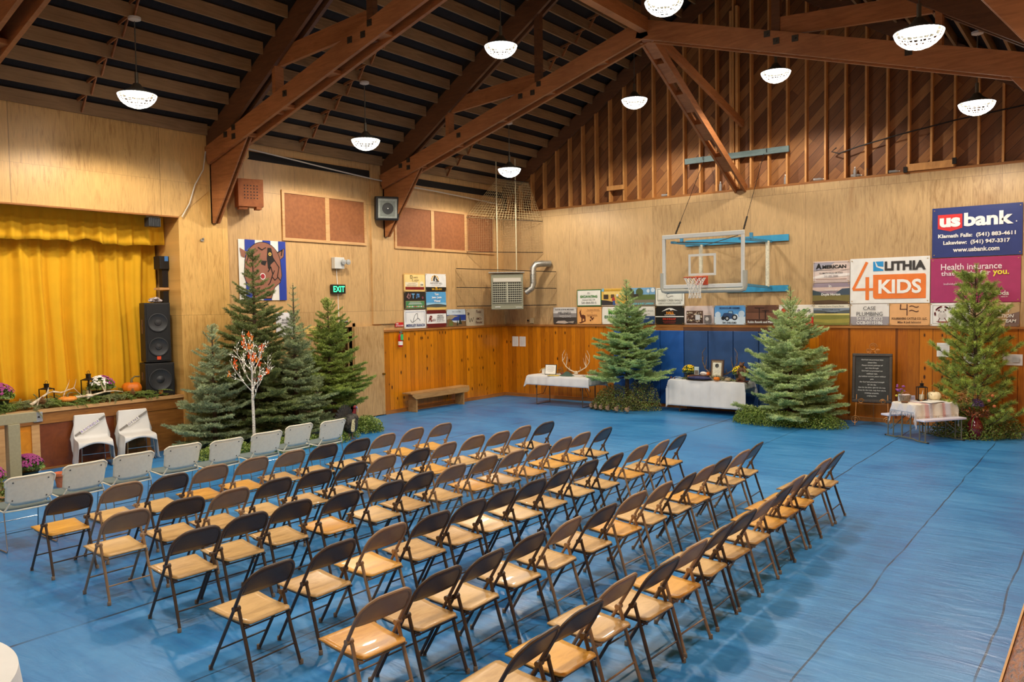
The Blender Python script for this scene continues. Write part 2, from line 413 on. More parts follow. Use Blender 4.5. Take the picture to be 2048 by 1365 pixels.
dr.name = 'door_1'
# tackboard panels high on the left wall
def boards(n, y0, y1, z0, z1, splits, label):
    o = empty('window_%d' % n, (0, 0, 0)); struct(o, label)
    f = MB(); t_ = .06
    f.box(0.0, .035, y0, y1, z0, z0+t_); f.box(0, .035, y0, y1, z1-t_, z1); f.box(0, .035, y0, y0+t_, z0+t_, z1-t_); f.box(0, .035, y1-t_, y1, z0+t_, z1-t_)
    for s_ in splits: f.box(0, .03, s_-.055, s_+.055, z0+t_, z1-t_)
    f.build('window_frame', M_LIGHTTRIM, o)
    e = [y0+t_]+[q for s_ in splits for q in (s_-.055, s_+.055)]+[y1-t_]
    for k in range(0, len(e), 2):
        p = MB(); p.box(0, .018, e[k], e[k+1], z0+t_, z1-t_); p.build('brown_panel', M_TACK, o)
boards(1, -7.42, -5.12, 3.94, 4.98, [-6.24], 'boarded window with two brown panels high on the side wall')
boards(2, -4.22, -.42, 3.92, 4.98, [-2.90, -1.62], 'boarded window with three brown panels near the corner')
# right wall and rear wall, beyond the frame
b = MB(); b.box(14.5, 14.65, BACK, .3, 0, 6.6); struct(b.build('wall_right', plywood('fir_plywood_right', lin(214, 172, 118), lin(178, 132, 80), 1)))
b = MB(); b.prism([(-1.5, BACK-.1, 0), (14.65, BACK-.1, 0), (14.65, BACK-.1, 6.2), (CX, BACK-.1, 10.6), (-1.5, BACK-.1, 6.2)], (0, .1, 0)); struct(b.build('wall_front', plywood('fir_plywood_front', lin(214, 172, 118), lin(178, 132, 80), 0)))
# roof deck
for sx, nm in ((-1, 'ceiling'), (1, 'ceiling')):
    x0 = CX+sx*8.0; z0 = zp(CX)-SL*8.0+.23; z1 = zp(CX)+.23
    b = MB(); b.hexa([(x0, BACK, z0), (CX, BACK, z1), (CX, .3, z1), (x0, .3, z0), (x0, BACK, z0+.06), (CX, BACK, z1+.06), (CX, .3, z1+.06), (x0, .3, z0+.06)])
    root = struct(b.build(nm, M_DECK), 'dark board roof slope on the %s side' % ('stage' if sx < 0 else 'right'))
    TY = [0.0, -4.55, -9.0, -13.45, -17.9]
    px = .12; k = 0
    while px < CX-.2:
        x = px if sx < 0 else 2*CX-px; z = zp(px)
        for bay in range(4):
            if (bay == 3 and px > 3.6): continue
            y0, y1 = TY[bay+1]+.13, TY[bay]-.13
            if bay == 0: y1 = .1
            mb = MB(); mb.box(-.022, .022, y0, y1, 0, .205); o = mb.build('purlin', M_PURLIN, root, loc=(x, 0, z))
            
        px += .353; k += 1
    for bay in range(4):
        mb = MB(); ym = (TY[bay]+TY[bay+1])/2-.25
        q = .12
        while q < CX-.6:
            xa, xb = q+.03, q+.353-.03; za, zb = zp(q), zp(q+.353)
            if sx > 0: xa, xb = 2*CX-xa, 2*CX-xb
            mb.bar((xa, ym, za+.20), (xb, ym, zb+.02), .02, .05, (0, 1, 0)); mb.bar((xa, ym+.06, za+.02), (xb, ym+.06, zb+.20), .02, .05, (0, 1, 0)); q += .353
        mb.build('cross_bridging', M_TRUSS, root)
# trusses
def truss(y, i, lab):
    root = empty('roof_truss', (0, y, 0)); struct(root, lab)
    def both(fn):
        for sx in (-1, 1): fn(sx)
    X = lambda q, sx: q if sx < 0 else 2*CX-q
    for sx in (-1, 1):
        m = MB()
        for dy in (-.085, .085): m.bar((X(-.1, sx), dy, zp(-.1)-.17), (X(CX, sx), dy, zp(CX)-.17), .42, .065, (0, 0, 1))
        m.build('rafter', M_TRUSSD, root)
        m = MB()
        for dy in (-.125, .125): m.bar((X(.1, sx), dy, 5.42), (X(6.95, sx), dy, 7.47), .33, .06, (0, 0, 1))
        for q in (1.2, 2.3, 3.5, 4.7, 5.9): m.box(X(q, sx)-.14, X(q, sx)+.14, -.095, .095, 5.28+q*.2993, 5.34+q*.2993)
        m.build('lower_chord', M_TRUSS, root)
        m = MB(); pts = [(X(.06, sx), 4.17), (X(.16, sx), 4.17), (X(1.25, sx), 5.62), (X(1.25, sx), 5.9), (X(.06, sx), 5.55)]
        for dy in (-.06, .03): m.prism([(a, dy, c_) for a, c_ in pts], (0, .03, 0))
        m.box(min(X(.06, sx), X(.1, sx)), max(X(.06, sx), X(.1, sx)), -.06, .06, 4.17, 5.5)
        m.build('gusset', M_TRUSS, root)
        m = MB(); q = 2.12; m.box(X(q, sx)-.045, X(q, sx)+.045, -.09, .09, 5.28+q*.2993, zp(q)-.2); m.build('web_post', M_TRUSS, root)
        m = MB(); m.bar((X(2.2, sx), 0, zp(2.2)-.30), (X(4.55, sx), 0, 7.0), .3, .07, (0, 0, 1)); m.build('web_diagonal', M_TRUSS, root)
        m = MB(); q = 4.5; m.box(X(q, sx)-.07, X(q, sx)+.07, -.05, .05, 5.3+q*.2993, zp(q)-.2); m.build('web_post', M_TRUSSD, root)
        m = MB()
        for q, dz in ((4.15, .05), (4.45, -.02), (4.6, .08), (2.5, 0), (1.0, -.06), (.75, .08), (1.0, .10)):
            m.box(X(q, sx)-.05, X(q, sx)+.05, -.165, -.155, 5.42+.2993*q+dz-.05, 5.42+.2993*q+dz+.05); m.lathe([(.018, 0), (.018, .015)], 8, (X(q, sx), -.18, 5.42+.2993*q+dz), 1)
        m.build('bolt_plates', plain(70, 62, 52, .5, .5), root)
    m = MB(); m.bar((CX, 0, 7.4), (CX, 0, zp(CX)-.3), .14, .08, (1, 0, 0)); m.build('king_post', M_TRUSSD, root)
truss(-4.55, 0, 'far roof truss over the hoop end'); truss(-9.0, 1, 'middle roof truss landing on the stage pillar'); truss(-13.45, 2, 'near roof truss at the upper left')
# ridge ties and sway brace
for ya, yb in ((-4.7, -8.85), (-9.15, -13.3)):
    b = MB(); b.box(CX-.04, CX+.12, yb, ya, 7.38, 7.62); struct(b.build('tie_beam', M_TRUSS), 'beam joining the truss centres' if ya > -5 else 'beam joining the nearer truss centres')
b = MB()
for dx in (-.11, .11): b.bar((6.85+dx, -4.45, 7.35), (6.85+dx, .05, 5.08), .17, .05, (1, 0, 0) if False else (0, 0, 1))
for t_ in (.04, .18, .36, .55, .78): 
    y = -4.45+t_*4.5; z = 7.35-t_*2.27; b.bar((6.85, y-.25, z+.126), (6.85, y+.25, z-.126), .13, .17, (0, 0, 1))
struct(b.build('sway_brace', M_TRUSS), 'double sloping brace from truss centre to the end wall ledge')
b = MB(); b.bar((6.95, -4.45, 7.45), (6.9, .0, 6.55), .17, .07, (0, 0, 1)); struct(b.build('upper_brace', M_TRUSS), 'upper brace behind the sloping double brace')

# ================================================================== LAMPS
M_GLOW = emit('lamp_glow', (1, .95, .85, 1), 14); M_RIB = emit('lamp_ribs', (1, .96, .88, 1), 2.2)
M_CAN = plain(214, 206, 190, .5, 0, 0); M_LGREY = plain(120, 118, 108, .4, .6, 0)
def make_lamp():
    r = thing('pendant_lamp', 'x', 'lamp', group='gym pendant lamps')
    b = MB(); b.lathe([(.0, .18), (.05, .17), (.10, .10), (.20, .04), (.275, .015), (.28, 0), (.26, 0), (.05, .12), (0, .13)], 28); b.build('shade', M_LGREY, r, True)
    b = MB(); b.lathe([(.0, .03), (.20, .012)], 28); b.lathe([(.0, .06), (.06, .045), (.05, -.03), (0, -.045)], 16); b.build('bulb', M_GLOW, r, True)
    b = MB(); prof = [(.275, 0), (.262, -.04), (.236, -.085), (.196, -.125), (.145, -.158), (.075, -.182)]
    for rr, z in prof: b.tube([(rr*math.cos(a), rr*math.sin(a), z) for a in np.linspace(0, 2*PI, 32, False)], .0055, 4, closed=True)
    for k in range(22):
        a = 2*PI*k/22; b.tube([(rr*math.cos(a), rr*math.sin(a), z) for rr, z in prof], .0055, 4)
    b.build('grid_bowl', M_RIB, r)
    return r
def finish_lamp(r, x, y, z, lab):
    r.location = (x, y, z); r['label'] = lab
    top = zp(x)-z
    b = MB(); b.tube([(0, 0, .16), (0, 0, .34)], .028, 8); b.build('socket', M_LGREY, r, True)
    b = MB(); b.tube([(0, 0, .3), (0, 0, top)], .009, 6); b.build('stem', M_LGREY, r)
    b = MB(); b.lathe([(.095, top), (.09, top-.035), (.05, top-.05), (.02, top-.06)][::-1], 18); b.build('canopy', M_CAN, r, True)
    sp = bpy.data.lights.new('lamp_light', 'SPOT'); sp.energy = LAMP_W; sp.color = LAMP_COL; sp.spot_size = math.radians(158); sp.spot_blend = .25; sp.shadow_soft_size = .13
    o = bpy.data.objects.new('lamp_light', sp); C.objects.link(o); o.parent = r; o.location = (0, 0, -.22)
    p = bpy.data.lights.new('lamp_spill', 'POINT'); p.energy = GLOW_W; p.color = LAMP_COL; p.shadow_soft_size = .12
    o = bpy.data.objects.new('lamp_spill', p); C.objects.link(o); o.parent = r; o.location = (0, 0, -.24)
lamp0 = make_lamp(); used = False
LAMPS = [(1.9, -2.15, 5.83, 'hanging caged lamp above the wire netted heater'), (1.9, -6.8, 5.82, 'hanging caged lamp above the bear painting and trees'),
 (1.9, -11.4, 5.80, 'hanging caged lamp in front of the stage header'), (5.3, -2.1, 6.95, 'hanging caged lamp left of the double sway brace'),
 (5.3, -6.8, 6.95, 'hanging caged lamp in the middle of the roof, left of the ridge beam'), (8.4, -2.15, 6.95, 'hanging caged lamp right of the sway brace, above the blue board'),
 (8.4, -6.9, 6.93, 'hanging caged lamp cut by the top edge of the photo'), (11.8, -2.2, 5.80, 'hanging caged lamp at the right, lower of the two'),
 (11.8, -7.0, 5.74, 'largest hanging caged lamp, at upper right'),
 (5.3, -11.4, 6.95, 'unseen hanging caged lamp over the near chair rows, stage side'), (8.4, -11.4, 6.95, 'unseen hanging caged lamp over the near chair rows, right side'), (11.8, -11.4, 5.8, 'unseen hanging caged lamp over the right end of the near rows'),  # unseen lamps carrying the grid on, added for their light
 (1.9, -16, 5.8, 'unseen hanging caged lamp added behind the camera, stage side'), (5.3, -16, 6.95, 'unseen hanging caged lamp added behind the camera, left of ridge'), (8.4, -16, 6.95, 'unseen hanging caged lamp added behind the camera, right of ridge'), (11.8, -16, 5.8, 'unseen hanging caged lamp added behind the camera, right side')]  # unseen nearest row, also added because its light is needed
for i, (x, y, z, lab) in enumerate(LAMPS):
    r = lamp0 if i == 0 else copy_tree(LBASE)
    if i == 0: LBASE = copy_tree(lamp0); 
    finish_lamp(r, x, y, z, lab)
for ch in list(LBASE.children): bpy.data.objects.remove(ch)
bpy.data.objects.remove(LBASE)
# ================================================================== STAGE
st = empty('stage', (0, 0, 0)); tag(st, 'raised wooden stage with panelled front below the gold curtain', 'stage', kind='structure')
b = MB(); b.box(-2.6, .02, BACK, -9.72, .93, .975); b.build('stage_floor', M_TRIM, st)
b = MB(); b.box(-.06, .04, BACK, -8.72, .93, .985); b.build('nosing', M_LIGHTTRIM, st)
M_STW = timber('stage_front_wood', lin(166, 110, 48), lin(118, 72, 28), (8, 1, 8), .5)
b = MB(); b.box(-.1, .012, BACK, -8.72, .745, .93); b.build('top_rail', M_STW, st)
b = MB(); b.box(-.1, -.005, -12.2, -11.0, .0, .74); b.build('brown_panel', timber('brown_hardboard', lin(128, 66, 30), lin(98, 46, 20), (3, 3, 3), .35), st)
b = MB(); b.box(-.1, -.004, -11.0, -8.72, .0, .74); b.box(-.1, .004, -10.62, -10.6, 0, .74); b.build('wood_panel', M_STW, st)
b = MB(); b.box(-.1, .006, -12.32, -12.2, 0, .75); b.box(-.1, .006, -12.80, -12.7, 0, .75); b.build('stile', M_LIGHTTRIM, st)
b = MB(); b.box(-.1, -.012, -12.7, -12.32, .0, .74); b.box(-.1, -.004, -12.68, -12.36, .0, .66); b.build('yellow_panel', timber('yellow_panel', lin(226, 148, 26), lin(200, 122, 16), (3, 3, 3), .4), st)
b = MB(); b.box(-.1, -.004, BACK, -12.8, 0, .745); b.build('wood_panel', timber('orange_ply', lin(212, 128, 30), lin(180, 100, 20), (3, 3, 3), .4), st)
b = MB(); b.box(-.005, .02, -12.2, -8.72, 0, .03); b.build('base_strip', M_TRIM, st)
b = MB(); b.box(-2.7, -2.6, BACK, -9.0, 0, 6); struct(b.build('wall_stage_back', plain(60, 46, 30, .8)))
b = MB(); b.box(-2.7, -.9, -9.72, -9.6, 0, 6); struct(b.build('wall_stage_side', plain(80, 60, 34, .8)))
b = MB(); b.box(-2.7, -.1, BACK, -9.6, 5.2, 5.3); struct(b.build('ceiling_stage', plain(50, 36, 24, .8)))
# curtain and valance
cr = random.Random(3)
def pleat(y, amp, base=0):
    return amp*(math.sin(y*19+1.6*math.sin(y*2.7))*.6+math.sin(y*41+2*math.sin(y*1.9))*.22+math.sin(y*7.3+1)*.35)
b = MB()
def cf(u, v):
    y = -14.6+u*(14.6-9.80); z = .985+v*3.5
    k = .55+.45*(1-v)
    return (-.72+pleat(y+.03*math.sin(v*3), .10*k), y+.02*math.sin(z*2+y*5), z)
b.grid(cf, 620, 14)
cu = tag(b.build('stage_curtain', M_CURT, smooth=True, solid=.006), 'long pleated gold stage curtain behind the garland', 'curtain')
b = MB()
def vf(u, v):
    y = -14.6+u*(14.6-9.76); z = 3.72+v*.62+.015*math.sin(y*3.1)*(1-v)+.02*abs(math.sin(y*7+1))*(1-v)
    if -11.35 < y < -10.9: z += .06*(1-v)*math.sin((y+11.35)/.45*PI)
    return (-.42+pleat(y*1.05+2, .055*(1.35-v)), y, z)
b.grid(vf, 520, 8)
tag(b.build('valance', M_CURT, smooth=True, solid=.006), 'short gathered gold valance hanging above the stage curtain', 'valance')
# flood light under the header, box lights on the jamb
t = thing('spotlight', 'small dark ribbed floodlight fixed under the stage header', 'light', (-.06, -10.15, 4.12))
b = MB(); b.box(-.09, .07, -.11, .11, -.08, .08)
for k in range(7): b.box(.07, .085, -.105+k*.032, -.09+k*.032, -.08, .08)
b.build('housing', plain(70, 72, 74, .5, .5), t, bev=.006)
b = MB(); b.box(-.01, .01, -.12, .12, .08, .11); b.build('bracket', M_GALV, t)
t = thing('control_box', 'small black box with blue label fixed beside the curtain edge', 'box', (-.40, -9.80, 3.42))
b = MB(); b.box(-.12, .1, -.11, .07, -.12, .12); b.build('case', M_BLACK, t, bev=.008)
b = MB(); b.box(.1, .104, -.02, .05, .03, .12); b.build('blue_label', plain(70, 130, 200, .5), t)
b = MB(); b.box(-.06, .06, -.05, .06, -.45, -.12); b.box(-.06, .06, -.04, .06, -.85, -.52); b.build('cable_trunk', M_BLACK, t)
b = MB(); b.box(-.12, .08, -.12, .07, -.50, -.46); b.build('shelf', M_LIGHTTRIM, t)
# PA speakers on the stage
def speaker(nm, lab, x, y0, y1, z0, z1, dep, woofers, handle=True):
    t = thing(nm, lab, 'speaker', (x, (y0+y1)/2, z0)); wy = (y1-y0)/2; h = z1-z0
    t.rotation_euler[2] = -.28
    b = MB(); b.box(-dep, 0, -wy, wy, 0, h); b.build('cabinet', M_BLACK, t, bev=.012)
    M_GR = plain(34, 35, 37, .7, .3, .15, sc=300)
    b = MB(); b.box(.0, .012, -wy+.03, wy-.03, .03, h-.03); b.build('grille', M_GR, t, bev=.005)
    for zc, rr in woofers:
        b = MB(); b.lathe([(rr, 0), (rr, .016), (rr*.92, .018), (rr*.85, .008), (rr*.35, .004), (rr*.3, .014), (0, .022)], 28, (.012, 0, zc), 0); b.build('woofer', plain(52, 54, 57, .45, .2, 0), t, True)
    b = MB(); b.box(.012, .02, -.035, .035, .045, .115); b.build('badge', plain(226, 80, 40, .5, 0, 0), t, bev=.01)
    if handle:
        b = MB(); b.box(-dep*.65, -dep*.35, -wy-.006, -wy+.002, h*.48, h*.72); b.box(-dep*.6, -dep*.4, -wy-.012, -wy, h*.60, h*.63); b.build('handle', plain(96, 72, 60, .5), t)
    return t
speaker('loudspeaker', 'tall black two woofer loudspeaker standing on a subwoofer at the stage corner', -.14, -10.30, -9.86, 1.60, 2.68, .40, [(.72, .17), (.28, .17)])
speaker('subwoofer', 'wide black subwoofer on the stage floor under the tall loudspeaker', -.10, -10.34, -9.84, .985, 1.585, .44, [(.3, .2)])
b = MB()
for i in range(9): b.ell((-.34+rnd.uniform(-.06, .06), -9.98+rnd.uniform(-.1, .1), 2.71+rnd.uniform(0, .05)), (.05, .06, .03), 8, 5)
tag(b.build('bandana', [plain(190, 180, 184, .8, 0, .5, sc=30)], smooth=True), 'crumpled black and white cloth on top of the tall loudspeaker', 'cloth')

# handrail and switch plate
t = thing('handrail', 'khaki painted wooden rail and post at the left stage steps', 'railing', (0, 0, 0))
M_KH = plain(164, 158, 128, .5, var=.03)
b = MB(); b.box(.82, .92, -15.4, -12.60, .91, 1.06); b.build('rail_beam', M_KH, t, bev=.006)
b = MB(); b.box(.80, .94, -13.00, -12.84, 0, .91); b.build('post', M_KH, t, bev=.006)
t = thing('switch_plate', 'grey metal switch plate on the stage front beside the khaki rail', 'switch plate', (.012, -12.22, .87))
b = MB(); b.box(0, .03, -.075, .06, -.08, .08); b.build('plate', plain(176, 180, 184, .35, .4, 0), t, bev=.005)
b = MB(); b.box(.03, .045, -.015, .01, -.012, .012); b.build('toggle', M_BLACK, t)

# ================================================================== FOLDING CHAIRS
def make_fold(steel, seatm):
    """origin on the floor under the rear feet; faces -x"""
    r = empty('folding_chair'); F = .212
    def mx(z): return -.475+z*.60
    # back frame: inverted U
    b = MB(); pts = []
    for y, sgn in ((-F, 1),):
        pts += [(mx(.50), y, .50), (mx(.60), y-.001, .60)]
    cx_, rr = .13, .10
    for k in range(0, 9):
        a = PI-k*PI/2/8; pts.append((0, -F+.14+.142*math.cos(a), .650+.138*math.sin(a)))
    for k in range(0, 9):
        a = PI/2-k*PI/2/8; pts.append((0, F-.14+.142*math.cos(a), .650+.138*math.sin(a)))
    pts += [(mx(.60), F+.001, .60), (mx(.50), F, .50)]
    bow = lambda p: (mx(p[2])+.022*(1-(p[1]/F)**2)*max(0, (p[2]-.60)/.2), p[1], p[2])
    b.tube([bow(p) for p in pts], .0125, 8); b.build('back_frame', steel, r, True)
    # backrest panel
    b = MB()
    def pf(u, v):
        y = -F+.006+u*(2*F-.012); q = abs(y)/F
        zt = .785 if abs(y) < F-.14 else .650+.135*math.sqrt(max(0, 1-((abs(y)-F+.14)/.146)**2))
        zb = .602-.010*math.cos(q*PI/2)+.006*q**6
        z = zb+(zt-zb)*v
        return (mx(z)+.022*(1-(y/F)**2)*max(0, (z-.60)/.2)+.002, y, z)
    b.grid(pf, 18, 6); b.build('backrest', steel, r, True, solid=.006)
    for s_ in (-1, 1):
        b = MB(); b.tube([(mx(.50), s_*F, .50), (mx(.25), s_*F, .25), (mx(.012), s_*(F-.002), .012)], .0120, 8); b.build('leg', steel, r, True)
        b = MB(); b.tube([(mx(.50)+.015, s_*(F-.022), .505), (-.08, s_*(F-.02), .25), (0, s_*(F-.012), .012)], [.0125, .0135, .012], 8); b.build('leg', steel, r, True)
        b = MB(); b.tube([(mx(.50)+.005, s_*(F+.014), .50), (mx(.50)+.005, s_*(F-.038), .50)], .019, 10); b.build('hinge', steel, r, True)
        for x in (mx(0)+.003, 0):
            b = MB(); b.lathe([(.015, 0), (.016, .004), (.0155, .03), (.013, .034)], 10, (x, s_*(F-.006), 0)); b.build('foot_cap', M_RUB, r, True)
    b = MB(); b.tube([(mx(.17), -F, .17), (mx(.17), F, .17)], .007, 6); b.build('stretcher', steel, r, True)
    b = MB(); b.tube([(-.045, -F+.018, .15), (-.045, F-.018, .15)], .007, 6); b.build('stretcher', steel, r, True)
    b = MB()
    for s_ in (-1, 1): b.bar((-.43, s_*(F-.035), .413), (-.07, s_*(F-.035), .388), .016, .020)
    b.tube([(-.10, -F+.02, .372), (-.10, F-.02, .372)], .006, 6); b.tube([(-.40, -F+.03, .41), (-.40, F-.03, .41)], .007, 6)
    b.build('seat_rail', steel, r)
    # seat
    b = MB(); N = 10
    def sf(u, v):
        x = -.505+v*.445; wd = .208-.022*v
        cr_ = .05
        e = 1.0
        if v < .12: e = 1-.22*(1-math.sqrt(max(0, 1-((.12-v)/.12)**2)))
        if v > .9: e = 1-.12*(1-math.sqrt(max(0, 1-((v-.9)/.1)**2)))
        y = (u*2-1)*wd*e
        z = .438-.012*math.sin(PI*min(1, max(0, (v-.12)/.8)))-(.020*((.12-v)/.12)**2 if v < .12 else 0)-.030*v**1.5
        return (x, y, z)
    b.grid(sf, 8, 18); b.build('seat', seatm, r, True, solid=.013)
    return r
ROWS = {1: [(5.6, -14.15), (5.57, -13.62), (5.59, -13.11), (5.52, -12.58), (5.53, -12.04), (5.54, -11.5), (5.55, -10.99), (5.6, -10.46), (5.6, -9.98), (5.57, -9.37), (5.62, -8.83)],
2: [(6.72, -14.14), (6.72, -13.6), (6.76, -13.12), (6.74, -12.59), (6.75, -12.07), (6.77, -11.56), (6.76, -11.07), (6.8, -10.53), (6.8, -10.02), (6.76, -9.4), (6.84, -8.95), (6.81, -8.38), (6.87, -7.88)],
3: [(7.79, -14.09), (7.74, -13.59), (7.7, -13.08), (7.81, -12.58), (7.86, -12.02), (7.83, -11.53), (7.85, -11.03), (7.84, -10.44), (7.9, -9.99), (7.91, -9.45), (7.88, -8.89), (7.87, -8.41), (7.92, -7.89)],
4: [(9.06, -14.26), (9.04, -13.67), (9.04, -13.12), (9.08, -12.63), (9.07, -12.12), (9.05, -11.63), (9.05, -11.13), (9.02, -10.59), (8.99, -9.99), (9.04, -9.49), (9.03, -8.86), (9.09, -8.38), (9.09, -7.87)],
5: [(10.16, -14.17), (10.15, -13.66), (10.17, -13.19), (10.16, -12.65), (10.17, -12.13), (10.19, -11.59), (10.18, -11.02), (10.21, -10.52), (10.24, -10.02), (10.23, -9.54), (10.2, -8.99), (10.22, -8.48), (10.18, -7.90)],
6: [(11.3, -14.1), (11.29, -13.63), (11.23, -13.09), (11.31, -12.62), (11.3, -12.13), (11.29, -11.56), (11.29, -11.08), (11.28, -10.55), (11.25, -9.99), (11.21, -9.52), (11.23, -9.04), (11.18, -8.48), (11.19, -7.97)]}
KINDSTR = {1: 'DTDTTTDDTTT', 2: 'TDTDDDTDTTTTD', 3: 'DDDDDDTTTTTTD', 4: 'DDTDDDDDDDTTD', 5: 'TDDDTDTTDTDTD', 6: 'DDTDTDDTDTDTD'}
SEATSTR = {1: 'GPPGGPPPPGG', 2: 'PPPPPPPPGPPPP', 3: 'PPPGPPPGPGGGP', 4: 'PPGPPPPPPPGPG', 5: 'GPPPPPGPPGPPP', 6: 'PGPPGPPPGGGPP'}
ORD = ['first', 'second', 'third', 'fourth', 'fifth', 'sixth', 'seventh', 'eighth', 'ninth', 'tenth', 'eleventh', 'twelfth', 'thirteenth']
proto = {}
DX = {1: .14, 2: .13, 3: .11, 4: .09, 5: .06, 6: .04}; DY = {1: -.09, 2: -.11, 3: -.12, 4: -.15, 5: -.17, 6: -.19}
jr = random.Random(11)
for rw in range(1, 7):
    for i, (x, y) in enumerate(ROWS[rw]):
        a, s_ = KINDSTR[rw][i], SEATSTR[rw][i]
        if (a, s_) not in proto:
            o = make_fold(M_DARK if a == 'D' else M_TAUPE, M_SEATG if s_ == 'G' else M_SEATP); proto[(a, s_)] = o
        else: o = copy_tree(proto[(a, s_)])
        o.location = (x+DX[rw], y+DY[rw], 0); o.rotation_euler[2] = jr.uniform(-.05, .05)
        pos = ORD[i]+' from left' if i < len(ROWS[rw])-1 else 'far right end'
        tag(o, '%s folding chair, %s seat, %s in %s brown row from stage' % ('dark brown' if a == 'D' else 'taupe', 'golden' if s_ == 'G' else 'pale', pos, ORD[rw-1]), 'chair', 'brown folding chairs in six rows')
# ================================================================== WHITE CHAIRS
M_WPL = plain(240, 235, 214, .4, var=.02); M_GSEAT = plain(104, 118, 118, .8, var=.05, sc=120)
def make_white():
    r = empty('stacking_chair'); F = .24
    b = MB()
    def bf(u, v):
        y = (u*2-1)*(.235+.012*v); q = abs(u*2-1)
        zt = .80-.035*max(0, (q-.75)/.25)**2; zb = .485+.0+.055*max(0, (q-.55)/.45)**1.6
        z = zb+(zt-zb)*v
        return (-.035+(z-.48)*.28+.03*q*q*-1+.02, y, z)
    b.grid(bf, 20, 8); b.build('backrest', M_WPL, r, True, solid=.012)
    b = MB()
    rim = [bf(u, 1) for u in np.linspace(0, 1, 21)]; b.tube([bf(0, .72)]+[(p[0]+.006, p[1], p[2]) for p in [bf(0, .85)]+rim+[bf(1, .85)]]+[bf(1, .72)], .011, 6)
    b.build('backrest_rim', M_WPL, r, True)
    b = MB()
    for u in (.14, .86):
        for v in (.16, .82):
            p = bf(u, v); b.ell((p[0]+.009, p[1], p[2]), (.004, .009, .009), 8, 5)
    b.build('rivets', plain(90, 90, 88, .5), r)
    b = MB(); b.grid(lambda u, v: (-.46+v*.42, (u*2-1)*.235, .445-.02*math.sin(PI*v)+.012*(u*2-1)**2), 10, 8); b.build('seat', M_GSEAT, r, True, solid=.022)
    b = MB()
    b.tube([(-.46, -.24, .45), (-.04, -.245, .43)], .009, 6); b.tube([(-.46, .24, .45), (-.04, .245, .43)], .009, 6); b.tube([(-.04, -.245, .43), (-.03, -.1, .425), (-.03, .1, .425), (-.04, .245, .43)], .009, 6)
    for s_ in (-1, 1): b.tube([(-.04, s_*.245, .43), (-.02, s_*.22, .47), (.0, s_*.2, .52)], .009, 6)
    b.build('seat_edge', M_WPL, r, True)
    for s_ in (-1, 1):
        b = MB(); b.tube([(-.40, s_*.24, .43), (-.46, s_*.25, .03), (-.45, s_*.25, .01), (.02, s_*.25, .01), (.03, s_*.25, .03), (-.05, s_*.24, .43)], .0065, 6); b.build('sled_leg', M_CHROME, r, True)
    b = MB()
    for x, z in ((-.43, .24), (-.01, .20)): b = MB(); b.tube([(x, -.245, z), (x, .245, z)], .005, 6); b.build('stretcher', M_CHROME, r, True)
    return r
WCH = [(4.49, -14.11), (4.30, -13.45), (4.20, -12.82), (4.14, -12.14), (4.26, -11.58), (4.20, -10.9), (4.02, -10.2), (4.10, -9.62)]
for i, (x, y) in enumerate(WCH):
    if i == 0: o = w0 = make_white()
    else: o = copy_tree(w0)
    o.location = (x-.06, y, 0); o.rotation_euler[2] = [.0, .03, -.02, -.03, .02, -.02, .02, .04][i]
    tag(o, 'white backed stacking chair with grey seat, %s in the front row' % (ORD[i]+' from left' if i < 7 else 'right end'), 'chair', 'white stacking chairs in the front row')
